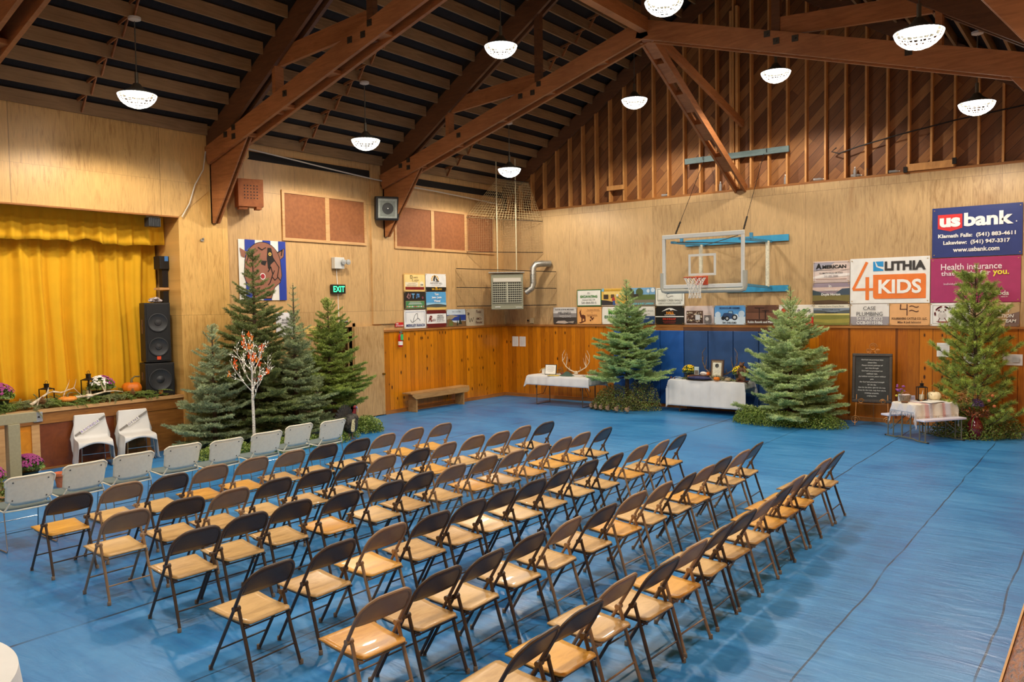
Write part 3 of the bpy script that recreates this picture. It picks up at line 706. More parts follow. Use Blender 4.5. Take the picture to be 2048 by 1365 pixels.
# ================================================================== DRAPED CHAIRS
def draped(x, y, rz, name, lab, col, tcol):
    r = thing('draped_chair', lab, 'chair', (x, y, 0), rz, 'two white draped chairs')
    b = MB()
    # white cloth: back hood, seat, front flap, side flaps, faces +x ; centre surface as profile
    prof = [(-.10, .30), (-.09, .55), (-.06, .80), (-.035, .835), (0, .82), (.03, .62), (.06, .47), (.12, .445), (.40, .44), (.455, .42), (.47, .33)]
    acc = [0]
    for k in range(1, len(prof)): acc.append(acc[-1]+math.dist(prof[k], prof[k-1]))
    def P(s_):
        s_ *= acc[-1]
        for k in range(1, len(prof)):
            if s_ <= acc[k]+1e-9:
                t_ = (s_-acc[k-1])/(acc[k]-acc[k-1]); return (prof[k-1][0]+(prof[k][0]-prof[k-1][0])*t_, prof[k-1][1]+(prof[k][1]-prof[k-1][1])*t_)
        return prof[-1]
    def cl(u, v):
        px, pz = P(v); q = u*2-1; a = abs(q); hw = .225+.03*min(1, max(0, (v-.4)/.2))
        if a < .62:
            y_ = q/.62*hw; sag = -.012*math.sin(v*20)*0
            z_ = pz+(.02*math.cos(y_/hw*PI/2)*(pz < .40)); x_ = px
            if v > .97: z_ += .05*math.cos(y_/hw*PI/2)
        else:
            t_ = (a-.62)/.38; y_ = math.copysign(hw+.035*t_+.02*math.sin(v*26)*t_, q)
            drop = {0: .0}.get(0, 0)
            d = .16 if v < .45 else (.16+(v-.45)/.55*.36)
            if v > .80: d += .16*(v-.80)/.20*t_
            z_ = pz-d*t_; x_ = px+.022*math.sin(v*30+2)*t_+(.05*t_ if v > .8 else 0)-.05*t_*(v > .55)
            if v < .42: z_ = pz-.02*t_-.05*t_*t_; y_ = math.copysign(hw-.0+.012*t_, q); x_ = px-.10*t_
            elif v < .60: z_ = pz-.16*t_; 
        return (x_, y_, max(.03, z_))
    b.grid(cl, 36, 54); b.build('white_cover', M_WHITEC, r, True, solid=.004)
    b = MB()
    for s_ in (-1, 1):
        b.tube([(.42, s_*.2, .42), (.46, s_*.22, .02), (.45, s_*.22, .01), (0, s_*.22, .01), (-.03, s_*.22, .03), (.0, s_*.2, .42), (-.05, s_*.19, .78)], .008, 6)
    b.build('metal_frame', M_CHROME, r, True)
    b = MB(); b.tube([(.44, -.21, .23), (.44, .21, .23)], .006, 6); b.build('stretcher', M_CHROME, r, True)
    b = MB(); b.box(0, .44, -.2, .2, .415, .43); b.grid(lambda u, v: (-.055+.05*(1-v), (u*2-1)*.195, .47+.33*v), 6, 4); b.build('seat_shell', M_WPL, r)
    # sash from lower left to upper right over the backrest
    N = 16; pts = []
    for k in range(N+1):
        t_ = k/N; yy = -.235+.46*t_; zz = .50+.285*t_; xx = .04-(zz-.5)*.11+.02
        pts.append((xx, yy, zz))
    sb = MB()
    for k in range(N):
        p, q = Vector(pts[k]), Vector(pts[k+1]); n = Vector((-.1, -.22, .37)).normalized()*.016
        sb.hexa([p-n, q-n, q+n, p+n, p-n+Vector((.004, 0, 0)), q-n+Vector((.004, 0, 0)), q+n+Vector((.004, 0, 0)), p+n+Vector((.004, 0, 0))])
    s0 = sb.build('sash', plain(132, 128, 124, .7, var=.15, sc=90), r)
    U = (Vector(pts[-1])-Vector(pts[0])).normalized(); O = Vector(pts[N//2])+Vector((.012, 0, 0)); V = Vector((-.2, -U.z, U.y)).normalized(); Nn = U.cross(V)
    n = len(name); wd = .056
    tb = MB(); tx = MB(); st_ = -(n-1)/2
    for k, chn in enumerate(name):
        c_ = O+U*((k+st_)*wd)-U*.01
        tb.hexa([c_+U*a*.025+V*bb_*.030+Nn*d_ for d_ in (0, .003) for a, bb_ in ((-1, -1), (1, -1), (1, 1), (-1, 1))])
        put_text(tx, chn, c_, U, V, Nn, 0, 0, .040, .038, .02, .0045)
    tb.build('letter_cards', M_WHITE, s0); tx.build('lettering', plain(*tcol, .6, 0, 0), s0)
draped(.13, -11.47, -.26, 'RHONDA', 'white cloth draped chair with a grey sash of purple letters, left of the pair', 0, (150, 130, 200))
draped(.17, -10.76, -.22, 'GENE', 'white cloth draped chair with a short name sash, right of the pair', 0, (110, 100, 140))
# near round table at bottom left
t = thing('round_table', 'round table under a white cloth, cut by the bottom left corner', 'table', (8.99, -16.83, 0))
b = MB(); b.lathe([(0, .735), (.76, .735), (.76, .715), (0, .715)], 40); b.lathe([(.05, .71), (.04, .05), (.2, .03), (.2, 0), (0, 0)][::-1], 16); b.build('table_base', plain(90, 80, 70), t, True)
b = MB(); b.grid(lambda u, v: ((v*1.6 if v < .5 else .8+(v-.5)*.10+.025*math.sin(u*2*PI*11)*(v-.5)*2)*math.cos(u*2*PI), (v*1.6 if v < .5 else .8+(v-.5)*.10+.025*math.sin(u*2*PI*11)*(v-.5)*2)*math.sin(u*2*PI), .745 if v < .5 else .745-(v-.5)*1.1), 96, 16)
b.build('tablecloth', M_WHITEC, t, True)
# ================================================================== BANNERS
def frame_for(wall, a0, z0, d=.03):
    if wall == 'b': return Vector((a0, -d, z0)), Vector((1, 0, 0)), Vector((0, 0, 1)), Vector((0, -1, 0))
    return Vector((d, a0, z0)), Vector((0, 1, 0)), Vector((0, 0, 1)), Vector((1, 0, 0))
BM = {}
def bcol(c):
    if c not in BM: BM[c] = plain(*c, .42, 0, .03, sc=6)
    return BM[c]
def banner(wall, a0, a1, z0, z1, base, label, els, cat='banner', name='banner', d=.03, rivet=True, group=None):
    O, U, V, N = frame_for(wall, a0, z0, d); w_, h_ = a1-a0-.006, z1-z0-.006
    root_loc = O.copy(); O = Vector((0, 0, 0))
    sd = int((a0+50)*100+z0*37)
    b = MB(); q = random.Random(sd)
    ph = q.uniform(0, 6)
    b.grid(lambda u, v: O+U*(u*w_)+V*(v*h_)+N*(.003*math.sin(u*6+ph)*math.sin(v*4+ph)), 10, 6)
    r = b.build(name, bcol(base), loc=root_loc, solid=.003); tag(r, label, cat, group or 'sponsor banners on the gym walls')
    mats = []; pic = MB(); tx = MB(); tm = []
    lay = 0
    for e in els:
        k = e[0]; lay += 1; off = .006+lay*.0006
        if k == 't':
            c = bcol(e[5]); 
            if c not in tm: tm.append(c)
            tx.cur = tm.index(c)
            mw = e[6] if len(e) > 6 else .94; kw = e[7] if len(e) > 7 else {}
            put_text(tx, e[1], O, U, V, N, e[2]*w_, e[3]*h_, e[4]*h_, mw*w_, off=.016, **kw)
        else:
            c = bcol(e[{'p': 2, 'l': 2, 'c': 4, 'r': 5}[k]])
            if c not in mats: mats.append(c)
            pic.cur = mats.index(c)
            if k == 'r': pts = [(e[1], e[2]), (e[3], e[2]), (e[3], e[4]), (e[1], e[4])]
            elif k == 'p': pts = e[1]
            elif k == 'c': pts = [(e[1]+e[3]*h_/w_*math.cos(a), e[2]+e[3]*math.sin(a)) for a in np.linspace(0, 2*PI, 20, False)]
            elif k == 'l':
                tk = e[3]*h_
                for p, s_ in zip(e[1][:-1], e[1][1:]):
                    P = O+U*p[0]*w_+V*p[1]*h_+N*off; Q = O+U*s_[0]*w_+V*s_[1]*h_+N*off; dd = (Q-P)
                    if dd.length < 1e-6: continue
                    dd.normalize(); n = N.cross(dd)*tk/2; P = P-dd*tk*.3; Q = Q+dd*tk*.3
                    pic.add([P-n, Q-n, Q+n, P+n], [(0, 1, 2, 3)])
                continue
            pic.add([O+U*p[0]*w_+V*p[1]*h_+N*off for p in pts], [tuple(range(len(pts)))])
    if pic.v: pic.build('printed_picture', mats, r)
    if tx.v: tx.build('lettering', tm, r)
    if rivet:
        g = MB()
        for u in (.025, .975):
            for v in (.05, .95):
                g.lathe([(.011, 0), (.008, .003), (0, .003)], 8, tuple(O+U*u*w_+V*v*h_+N*.012), 1 if wall == 'b' else 0)
        g.build('grommets', plain(214, 180, 110, .3, .8, 0), r)
    return r
K = (20, 20, 20); Wt = (240, 240, 236); CR = (246, 216, 140)
def arc(cx, cy_, rx, ry, a0, a1, n=14): return [(cx+rx*math.cos(math.radians(a0+(a1-a0)*i/n)), cy_+ry*math.sin(math.radians(a0+(a1-a0)*i/n))) for i in range(n+1)]
# ---- left wall
banner('l', -3.96, -3.21, 2.90, 3.34, (232, 190, 110), 'cream and tan banner with a maroon bottom band, top left of the side wall cluster',
 [('r', .04, .06, .96, .94, CR), ('r', .06, .28, .66, .52, (240, 228, 196)), ('c', .82, .40, .17, (240, 228, 196)), ('r', .06, .10, .94, .26, (128, 24, 24)),
  ('t', 'D', .34, .82, .18, K, .2, {'bold': 0}), ('t', 'UARTE', .53, .79, .08, (110, 90, 60)), ('t', 'S', .38, .66, .13, K, .2, {'bold': 0}), ('t', 'ALES INC.', .58, .64, .07, (90, 70, 50)),
  ('t', '541-4 533-0000', .5, .55, .045, (150, 120, 70), .4), ('t', 'Culverts For Agriculture', .36, .45, .055, (150, 110, 70), .52), ('l', [(.10, .37), (.6, .37)], (140, 120, 90), .012), ('l', [(.12, .32), (.56, .32)], (140, 120, 90), .012), ('t', '1984', .82, .38, .09, K)])
banner('l', -3.20, -2.44, 2.91, 3.35, (236, 236, 232), 'white banner over a black phone number band, top right of the side wall cluster',
 [('r', 0, 0, 1, .24, (22, 22, 22))]+[('c', .45+.16*math.cos(a), .70+.19*math.sin(a), .045, (240, 180, 40)) for a in np.linspace(-.35, 3.5, 8)]+
 [('p', [(.38, .58), (.36, .70), (.43, .93), (.47, .86), (.44, .72), (.42, .56)], K), ('p', [(.47, .90), (.52, .74), (.58, .66), (.55, .62), (.50, .64)], K), ('p', [(.42, .56), (.60, .62), (.66, .56)], K),
  ('t', 'ANTHONY HILL', .5, .47, .10, (60, 60, 60), .9, {'bold': 0}), ('t', 'RANCH PHOTOGRAPHY', .5, .35, .05, (150, 150, 150), .6, {'bold': 0}), ('p', [(.40, .26), (.5, .17), (.58, .27), (.5, .23)], (240, 180, 40)), ('t', '541-205-1011', .52, .115, .115, (244, 190, 50), .75, {'bold': .02})])
banner('l', -3.96, -3.21, 2.46, 2.90, (38, 34, 32), 'black banner with blue letters over a green panel, middle left of the side wall cluster',
 [('r', .06, .06, .94, .48, (70, 134, 84)), ('l', [(.06, .06), (.94, .06), (.94, .48), (.06, .48), (.06, .06)], (170, 140, 90), .015), ('p', [(.10, .70), (.20, .95), (.24, .80), (.30, .93), (.30, .72), (.22, .58)], (150, 110, 110)), ('p', [(.17, .72), (.22, .84), (.26, .72), (.22, .64)], (38, 34, 32)),
  ('t', "T", .40, .76, .28, (110, 170, 214), .15, {'bold': .05}), ('t', "J'S", .62, .76, .28, (90, 150, 210), .3, {'bold': .05}), ('t', 'o', .85, .66, .13, (170, 90, 110), .1),
  ('l', [(.25, .42), (.75, .42)], Wt, .02), ('l', [(.22, .36), (.78, .36)], Wt, .02), ('l', [(.18, .30), (.82, .30)], Wt, .02)]+[('c', .13+.082*i, .17, .045, [(230, 150, 130), (230, 230, 220), (220, 230, 150), (240, 240, 240), (220, 120, 120)][i % 5]) for i in range(10)])
def hill(y0, a, f, ph, base=0, n=16): return [(0, base)]+[(0+i/n, y0+a*math.sin(f*i/n+ph)) for i in range(n+1)]+[(1, base)]
banner('l', -3.19, -2.45, 2.44, 2.90, (84, 162, 214), 'sky blue banner with three names above a dark hill and yellow field',
 [('r', 0, .2, 1, .40, (150, 200, 226)), ('p', hill(.26, .07, 3.1, 0), (76, 84, 82)), ('p', hill(.16, .02, 9, 0), (140, 124, 74)), ('r', 0, 0, 1, .13, (222, 190, 104)),
  ('t', 'Tom', .50, .87, .13, Wt, .5, {'bold': .03}), ('t', 'Jesse - Justin', .5, .68, .15, Wt, .88, {'bold': .03}), ('t', 'Wessel', .52, .50, .13, Wt, .5, {'bold': .03})])
banner('l', -3.97, -3.21, 2.00, 2.455, Wt, 'white banner with thin blue border and curved brand mark, bottom left',
 [('l', [(.07, .34), (.07, .90), (.93, .90), (.93, .34)], (90, 110, 160), .016), ('l', [(.28, .48), (.31, .38), (.36, .33)]+[(.40, .34), (.50, .43), (.60, .53), (.66, .53), (.73, .42)], K, .022), ('l', [(.40, .34), (.42, .50), (.47, .68), (.54, .80), (.60, .80), (.61, .68), (.60, .53)], K, .022),
  ('t', 'MERKLEY RANCH', .5, .17, .15, (46, 62, 116), .86, {'bold': .03})])
banner('l', -3.19, -2.46, 2.00, 2.45, Wt, 'white banner between two maroon bands with a red script name',
 [('r', 0, .78, 1, 1, (104, 26, 26)), ('r', 0, 0, 1, .22, (104, 26, 26)), ('t', "R", .17, .50, .34, (120, 24, 24), .2, {'shear': .4, 'bold': .02}), ('t', "ich's", .34, .43, .16, (120, 24, 24), .2, {'shear': .4}), ('t', 'WELDING', .67, .67, .08, (50, 40, 40), .45, {'bold': .02}),
  ('t', 'FABRICATING', .69, .57, .07, (50, 40, 40), .5, {'bold': .02}), ('t', '& REPAIR INC.', .69, .47, .07, (50, 40, 40), .45), ('t', '541-891-7278', .69, .36, .08, (110, 90, 90), .5, {'bold': 0})])
banner('l', -2.44, -1.70, 2.00, 2.45, (200, 214, 222), 'lake photograph banner with blue water and pine trees on the side wall',
 [('r', 0, .35, 1, .68, (32, 62, 140)), ('p', [(0, .62), (.2, .68), (.5, .62), (.62, .60), (.4, .54), (.3, .45), (0, .35)], (160, 146, 120)), ('p', [(0, 0), (0, .4), (.15, .46), (.35, .25), (.6, .2), (.8, .32), (1, .30), (1, 0)], (120, 92, 60)), ('p', [(.1, .05), (.16, .5), (.2, .1), (.26, .45), (.32, .05)], (96, 112, 56)),
  ('p', [(.62, .12), (.70, .72), (.74, .34), (.80, .12)], (40, 52, 40)), ('p', [(.50, .05), (.55, .40), (.60, .05)], (50, 56, 44)), ('t', 'Dani + Cyndi Idaho', .5, .86, .09, (70, 70, 80), .84, {'shear': .2, 'bold': .0})])
banner('l', -1.68, -.93, 1.995, 2.45, (196, 182, 152), 'tan canvas banner with a black brand mark and brown words, nearest the corner',
 [('l', [(.06, .76), (.16, .76), (.12, .66), (.06, .66)], K, .035), ('l', [(.16, .76), (.14, .5), (.20, .22), (.27, .45), (.32, .25), (.40, .5)], K, .035), ('t', 'Todd', .67, .83, .15, (92, 46, 34), .3), ('t', 'AMOs', .68, .42, .14, (92, 46, 34), .3), ('t', 'Fensler', .70, .20, .15, (92, 46, 34), .45)])
# ---- back wall lower row
lo, hi = 2.01, 2.455
banner('b', 1.69, 2.43, lo, hi, (150, 146, 142), 'grey black and white photo banner, first of the lower row on the end wall',
 [('r', 0, .62, 1, 1, (206, 204, 200)), ('r', 0, .38, 1, .64, (140, 136, 134)), ('r', 0, 0, 1, .40, (62, 58, 56)), ('p', [(.1, .06), (.2, .18), (.5, .20), (.66, .08), (.5, .02)], (190, 176, 164)), ('p', [(.56, .12), (.9, .18), (.86, .05)], (170, 160, 150)),
  ('t', 'BUSTER & PETER MELSNESS', .5, .87, .08, (50, 50, 50), .9), ('t', 'MELSNESS', .5, .66, .15, (60, 58, 56), .7, {'bold': 0}), ('t', 'WEDDING', .52, .46, .14, (212, 210, 206), .5, {'bold': 0})])
deer = [(.10, .92), (.12, .80), (.06, .92), (.11, .76), (.10, .70), (.12, .64), (.18, .50), (.26, .52), (.33, .48), (.35, .36), (.33, .14), (.30, .14), (.30, .30), (.24, .32), (.20, .12), (.17, .12), (.18, .32), (.12, .44), (.10, .60), (.07, .68), (.13, .76), (.20, .92), (.17, .80), (.15, .78)]
banner('b', 2.45, 3.19, lo, hi, (232, 172, 104), 'orange tan banner with a brown deer and a leafy sprig',
 [('p', [(.08, .90), (.11, .78), (.13, .78), (.17, .92), (.155, .76), (.15, .68), (.18, .54), (.26, .55), (.33, .50), (.345, .36), (.34, .16), (.30, .16), (.29, .30), (.23, .33), (.21, .14), (.17, .14), (.17, .34), (.12, .46), (.10, .62), (.08, .68), (.11, .72)], (92, 46, 28)), ('p', [(.06, .08), (.30, .2), (.36, .18), (.14, .04)], (92, 46, 28)),
  ('c', .57, .40, .06, (92, 46, 28)), ('c', .62, .30, .06, (92, 46, 28)), ('c', .55, .22, .05, (92, 46, 28)), ('c', .67, .36, .04, (92, 46, 28)), ('t', 'The Hunter Veterinary', .66, .84, .08, (120, 70, 44), .62, {'bold': 0}), ('t', '&', .62, .68, .06, (120, 70, 44)), ('t', 'Deere Families', .62, .54, .08, (120, 70, 44), .45, {'bold': 0}), ('l', [(.37, .77), (.96, .77)], (120, 70, 44), .01), ('l', [(.42, .47), (.84, .47)], (120, 70, 44), .01)])
banner('b', 3.20, 3.95, lo, hi, (232, 232, 222), 'white banner with big bright green capital letters behind the left fir',
 [('t', 'MOSS', .5, .68, .26, (70, 150, 40), .82, {'bold': .05}), ('t', 'EXCAVATING', .5, .42, .17, (46, 110, 44), .84, {'bold': .04}), ('t', 'ROCK & GRAVEL', .5, .24, .08, (110, 120, 90), .7), ('t', '541-884-0052', .5, .10, .08, (110, 120, 90), .5)])
banner('b', 3.96, 4.70, lo, hi, (226, 226, 220), 'white over dark blue banner partly hidden by the left fir',
 [('r', 0, 0, 1, .46, (34, 70, 118)), ('p', [(0, .46), (0, .2), (.3, .46)], (60, 120, 180)), ('t', 'FINANCIAL SERVICES', .7, .76, .07, (120, 120, 120), .5, {'bold': 0}), ('t', 'Since 1973', .72, .58, .06, (120, 120, 120)), ('t', '541-882-2507', .6, .33, .09, (200, 214, 230), .6), ('t', 'Insured', .85, .08, .07, Wt, .2)])
banner('b', 4.71, 5.47, lo, hi, (24, 22, 22), 'black banner with orange word under a white mountain outline',
 [('p', [(.22, .70), (.38, .86), (.50, .90), (.60, .88), (.78, .74), (.62, .80), (.54, .76), (.50, .84), (.42, .80)], Wt), ('r', 0, .40, 1, .45, Wt), ('t', 'HALL', .53, .63, .15, (240, 150, 50), .42, {'bold': .04}), ('t', 'RANCH REALESTATE', .52, .52, .05, Wt, .5), ('t', '800-518-6167', .5, .30, .11, (200, 60, 40), .66, {'bold': .03}), ('t', 'www.hallranchproperties.com', .5, .17, .06, (190, 70, 50), .9), ('t', 'info@hallranchproperties.us', .5, .08, .06, (190, 60, 50), .8)])
rq = random.Random(5)
banner('b', 5.48, 6.22, lo, hi, (226, 208, 200), 'cream banner with an old sepia shop photograph and a small portrait',
 [('r', .07, .06, .64, .74, (96, 70, 56))]+[('r', x_, y_, x_+.05, y_+.08, [(180, 160, 140), (60, 44, 38), (206, 190, 160), (130, 96, 76)][i % 4]) for i, (x_, y_) in enumerate([(rq.uniform(.08, .58), rq.uniform(.08, .62)) for _ in range(60)])]+
 [('r', .40, .25, .56, .52, (210, 210, 210)), ('r', .70, .06, .94, .50, (120, 112, 108)), ('c', .80, .30, .10, (220, 212, 204)), ('l', [(.08, .88), (.6, .88)], (180, 120, 100), .012), ('l', [(.08, .80), (.62, .80)], (180, 140, 130), .012), ('l', [(.72, .66), (.90, .66)], (160, 150, 140), .01), ('l', [(.72, .58), (.88, .58)], (160, 150, 140), .01)])
banner('b', 6.23, 6.98, lo, hi, (92, 160, 220), 'blue sky and clouds banner with a big blue farm tractor',
 [('r', 0, 0, 1, .42, (214, 230, 240)), ('c', .12, .52, .16, (206, 226, 240)), ('c', .88, .56, .17, (206, 226, 240)), ('c', .7, .42, .14, (214, 230, 240)),
  ('p', [(.27, .48), (.32, .60), (.46, .62), (.46, .72), (.60, .72), (.62, .56), (.68, .50), (.66, .30), (.28, .30)], (44, 76, 120)), ('p', [(.47, .60), (.48, .69), (.58, .69), (.59, .58)], (150, 190, 210)), ('c', .66, .38, .15, (30, 34, 40)), ('c', .66, .38, .08, (200, 204, 204)), ('c', .42, .32, .13, (30, 34, 40)), ('c', .42, .32, .065, (190, 194, 194)), ('c', .29, .34, .10, (30, 34, 40)),
  ('t', 'SCHOOLER FARMS', .5, .87, .10, (26, 40, 90), .88, {'bold': .03}), ('t', '541-545-5282', .5, .10, .10, K, .6, {'bold': .02})])
banner('b', 6.99, 7.73, lo, hi, (104, 68, 50), 'dark brown wood plank banner with two T shaped brand marks',
 [('r', 0, .28, 1, .62, (126, 84, 62)), ('r', 0, .62, 1, .66, (80, 50, 38)), ('r', 0, .24, 1, .28, (80, 50, 38)), ('l', [(.28, .86), (.56, .86)], (46, 28, 22), .03), ('l', [(.42, .86), (.42, .30)], (40, 24, 20), .04), ('l', [(.50, .72), (.72, .72)], (46, 28, 22), .03), ('l', [(.61, .72), (.61, .30)], (40, 24, 20), .04), ('t', 'Robin Rouvik and Maddie', .5, .14, .12, Wt, .88, {'bold': .03})])
banner('b', 7.74, 8.49, lo, hi, (236, 232, 222), 'white and red pizza shop banner behind the top of the right fir',
 [('r', 0, 0, 1, .40, (206, 44, 40)), ('c', .15, .72, .13, (170, 60, 40)), ('c', .15, .72, .08, (206, 90, 50)), ('c', .31, .70, .10, (224, 110, 40)), ('c', .31, .70, .04, (244, 190, 60)), ('c', .74, .70, .10, (50, 130, 60)), ('t', 'd', .45, .74, .22, (50, 44, 40), .12, {'bold': 0}), ('t', 'e', .59, .70, .15, (50, 44, 40), .12, {'bold': 0}), ('t', 's', .90, .70, .15, (50, 44, 40), .12, {'bold': 0}), ('t', 'PIZZA', .20, .30, .10, (90, 30, 26), .3), ('t', 'PIZZA', .80, .30, .10, (90, 30, 26), .3), ('t', 'PARTY', .80, .18, .09, (90, 30, 26), .3), ('t', 'HALL', .20, .18, .09, (90, 30, 26), .3)])
banner('b', 8.49, 9.235, lo, hi, (226, 222, 206), 'green field photograph banner under two lines of cheese farm words',
 [('r', 0, .56, 1, .82, (130, 144, 160)), ('p', hill(.68, .05, 7, 1, .5), (84, 92, 96)), ('r', 0, .44, 1, .56, (214, 200, 120)), ('r', 0, 0, 1, .48, (128, 130, 62)), ('p', [(0, .3), (.4, .26), (1, .32), (1, .12), (.5, .08), (0, .16)], (160, 152, 72)), ('t', 'Hank & Cherie Cheyne Farms', .5, .90, .09, (60, 70, 60), .86, {'bold': .0}), ('t', 'Premium Alfalfa and Hay', .5, .74, .08, (50, 60, 70), .8), ('t', 'Klamath Falls, OR', .5, .60, .07, (50, 60, 70), .5)])
banner('b', 9.25, 10.005, lo, hi, (232, 230, 226), 'white over grey plumbing banner with pale phone digits',
 [('r', 0, 0, 1, .40, (158, 154, 160)), ('t', 'CASE', .5, .80, .17, (90, 90, 94), .42, {'bold': -.0}), ('t', 'PLUMBING', .5, .53, .19, (90, 90, 94), .68, {'bold': 0}), ('t', '541-892-8273', .5, .30, .15, Wt, .70, {'bold': .01}), ('t', 'CCB-0115186', .5, .11, .15, Wt, .68, {'bold': .02})])
wv = lambda cx, y0: [(cx+.045*i-.1, y0+.035*math.sin(i*1.25)) for i in range(6)]
banner('b', 10.01, 10.755, lo, hi, (232, 176, 118), 'orange cattle company banner with a brown number and two wavy lines',
 [('l', [(.28, .96), (.27, .74), (.44, .74)], (80, 40, 30), .04), ('l', [(.44, .96), (.44, .46)], (80, 40, 30), .04), ('l', wv(.60, .86), (80, 40, 30), .035), ('l', wv(.60, .66), (80, 40, 30), .035), ('t', 'FOURRIVERS CATTLE CO. LLC.', .5, .31, .10, (60, 36, 28), .88, {'bold': .02}), ('t', 'Mike & Jodi Ielmorini', .5, .13, .11, (60, 36, 28), .86, {'bold': .02})])
banner('b', 10.76, 11.46, 2.0, hi, (236, 234, 230), 'white banner with a cartoonish cow drawing and maroon arc, behind the pine',
 [('l', [(.06, .10), (.94, .10), (.94, .90), (.06, .90), (.06, .10)], (120, 120, 110), .012), ('c', .30, .45, .17, (206, 200, 196)), ('c', .30, .60, .10, (222, 216, 210)), ('c', .22, .68, .04, (110, 60, 50)), ('c', .38, .70, .04, (110, 60, 50)), ('c', .27, .62, .02, K), ('c', .34, .62, .02, K), ('l', [(.24, .35), (.2, .2)], (110, 60, 50), .03), ('l', [(.36, .35), (.42, .2)], (110, 60, 50), .03), ('p', [(.14, .20), (.5, .20), (.44, .14), (.24, .14)], (140, 40, 44)),
  ('l', arc(.32, .55, .20, .30, 150, 100, 5), (140, 40, 44), .06), ('l', arc(.32, .55, .20, .30, 75, 40, 5), (140, 40, 44), .06), ('l', arc(.32, .55, .20, .30, 195, 172, 3), (140, 40, 44), .06), ('t', 'Tulelake', .72, .60, .10, (60, 60, 60), .35), ('t', 'Cattle', .72, .44, .10, (60, 60, 60), .35)])
banner('b', 11.46, 12.27, 1.995, hi, (196, 166, 124), 'tan rock photograph banner with white slanted team words, right end of the row',
 [('p', [(0, 0), (0, .5), (.3, .6), (.45, .3), (.4, 0)], (170, 140, 112)), ('p', [(.7, 0), (.78, .5), (1, .62), (1, 0)], (128, 106, 100)), ('p', [(.60, 1), (.72, .6), (.84, 1)], (224, 204, 170)), ('t', 'BLY', .17, .88, .09, Wt, .2, {'shear': .2}), ('t', 'COMMUNITY', .48, .66, .15, Wt, .82, {'shear': .2, 'bold': .02}), ('t', 'ACTION', .68, .44, .14, Wt, .5, {'shear': .2, 'bold': .02}), ('t', 'TEAM', .80, .23, .14, Wt, .36, {'shear': .2, 'bold': .02})])
# ---- upper row
banner('b', 2.44, 3.19, 2.47, 2.91, (52, 112, 58), 'white banner with a thick green border and green excavating word',
 [('r', .035, .06, .965, .94, (238, 238, 230)), ('t', 'Bly', .50, .77, .15, (60, 60, 56), .25, {'shear': .4, 'bold': -.01}), ('t', 'EXCAVATING', .5, .58, .15, (56, 128, 48), .84, {'bold': .04}), ('t', 'Klamath Falls, OR', .5, .38, .10, (60, 60, 56), .70, {'bold': 0}), ('t', '541-844-0015', .5, .21, .13, (60, 60, 56), .64, {'bold': .0})])
banner('b', 3.19, 3.965, 2.47, 2.92, (226, 186, 92), 'bright yellow road machinery photograph banner beside the left fir',
 [('r', 0, .84, .10, 1, (120, 190, 220)), ('r', .1, .62, .92, .84, (236, 206, 120)), ('r', 0, .0, 1, .22, (176, 160, 140)), ('p', [(.0, .05), (.0, .35), (.2, .32), (.5, .22), (.52, .06)], (52, 52, 54)), ('r', .08, .40, .26, .66, (60, 50, 44)), ('r', .36, .45, .48, .66, (90, 70, 50)), ('p', [(.39, .30), (.42, .50), (.49, .50), (.52, .30)], (176, 60, 56)), ('p', [(.43, .05), (.43, .30), (.53, .30), (.53, .05)], (60, 90, 150)), ('c', .60, .60, .08, (220, 220, 210)), ('p', [(.52, .15), (.52, .45), (.9, .5), (.9, .12)], (224, 176, 70)), ('t', 'ROAD GRADING INC.', .5, .91, .11, (200, 160, 30), .8, {'bold': .03})])
banner('b', 3.97, 4.71, 2.46, 2.92, (120, 170, 210), 'green field and sky photograph banner with pale blue words',
 [('c', .75, .82, .10, (206, 224, 236)), ('c', .92, .86, .12, (206, 224, 236)), ('r', 0, 0, 1, .62, (92, 112, 60)), ('r', 0, 0, 1, .34, (126, 120, 104)), ('p', [(0, .45), (0, 1), (.1, 1), (.22, .8), (.2, .5)], (70, 74, 44)), ('c', .42, .76, .22, (78, 96, 54)), ('r', .2, .5, .38, .66, (50, 44, 40)), ('l', [(.80, .98), (.80, .55)], (60, 50, 40), .012), ('t', 'LYON & BURT LAWSON', .55, .13, .11, (110, 200, 220), .8, {'bold': .03})])
banner('b', 4.72, 5.48, 2.46, 2.90, (232, 234, 224), 'white ranch banner with thin dark frame lines, under the backboard corner',
 [('l', [(.07, .34), (.07, .93), (.93, .93), (.93, .34)], (60, 70, 60), .016), ('l', arc(.45, .57, .06, .10, 60, 300, 10)+[(.54, .53), (.62, .53)], (60, 60, 56), .02), ('t', 'WHISKEY CREEK RANCH', .5, .30, .11, (70, 74, 66), .88, {'bold': 0}), ('t', 'CODY & SUZANNE GALLAGHER', .5, .14, .08, (70, 74, 66), .80, {'bold': 0})])
banner('b', 8.48, 9.235, 2.915, 3.375, (222, 204, 196), 'pale pink and grey flag banner with a black serif word, above the memorial banner',
 [('p', [(.02, .95), (.02, .55), (.4, .70), (.6, .95)], (168, 166, 180)), ('p', [(0, .28), (.4, .45), (1, .42), (1, .30), (.5, .25), (0, .20)], (240, 234, 230)), ('p', [(.5, .55), (1, .75), (1, .62), (.6, .48)], (236, 214, 204)), ('l', [(.04, .06), (.96, .06), (.96, .94), (.04, .94), (.04, .06)], (150, 130, 130), .012), ('t', 'A', .16, .77, .26, (26, 24, 22), .2, {'bold': .05}), ('t', 'MERICAN', .585, .735, .17, (30, 28, 26), .66, {'bold': .04, 'wfix': .49}), ('l', [(.08, .58), (.92, .58)], (60, 56, 56), .014), ('t', 'KLAMATH FALLS, OR 97603', .5, .44, .08, (50, 46, 50), .64), ('t', '541-882-8085', .5, .30, .08, (110, 90, 100), .4, {'bold': 0}), ('l', [(.08, .16), (.92, .16)], (170, 140, 130), .03)])
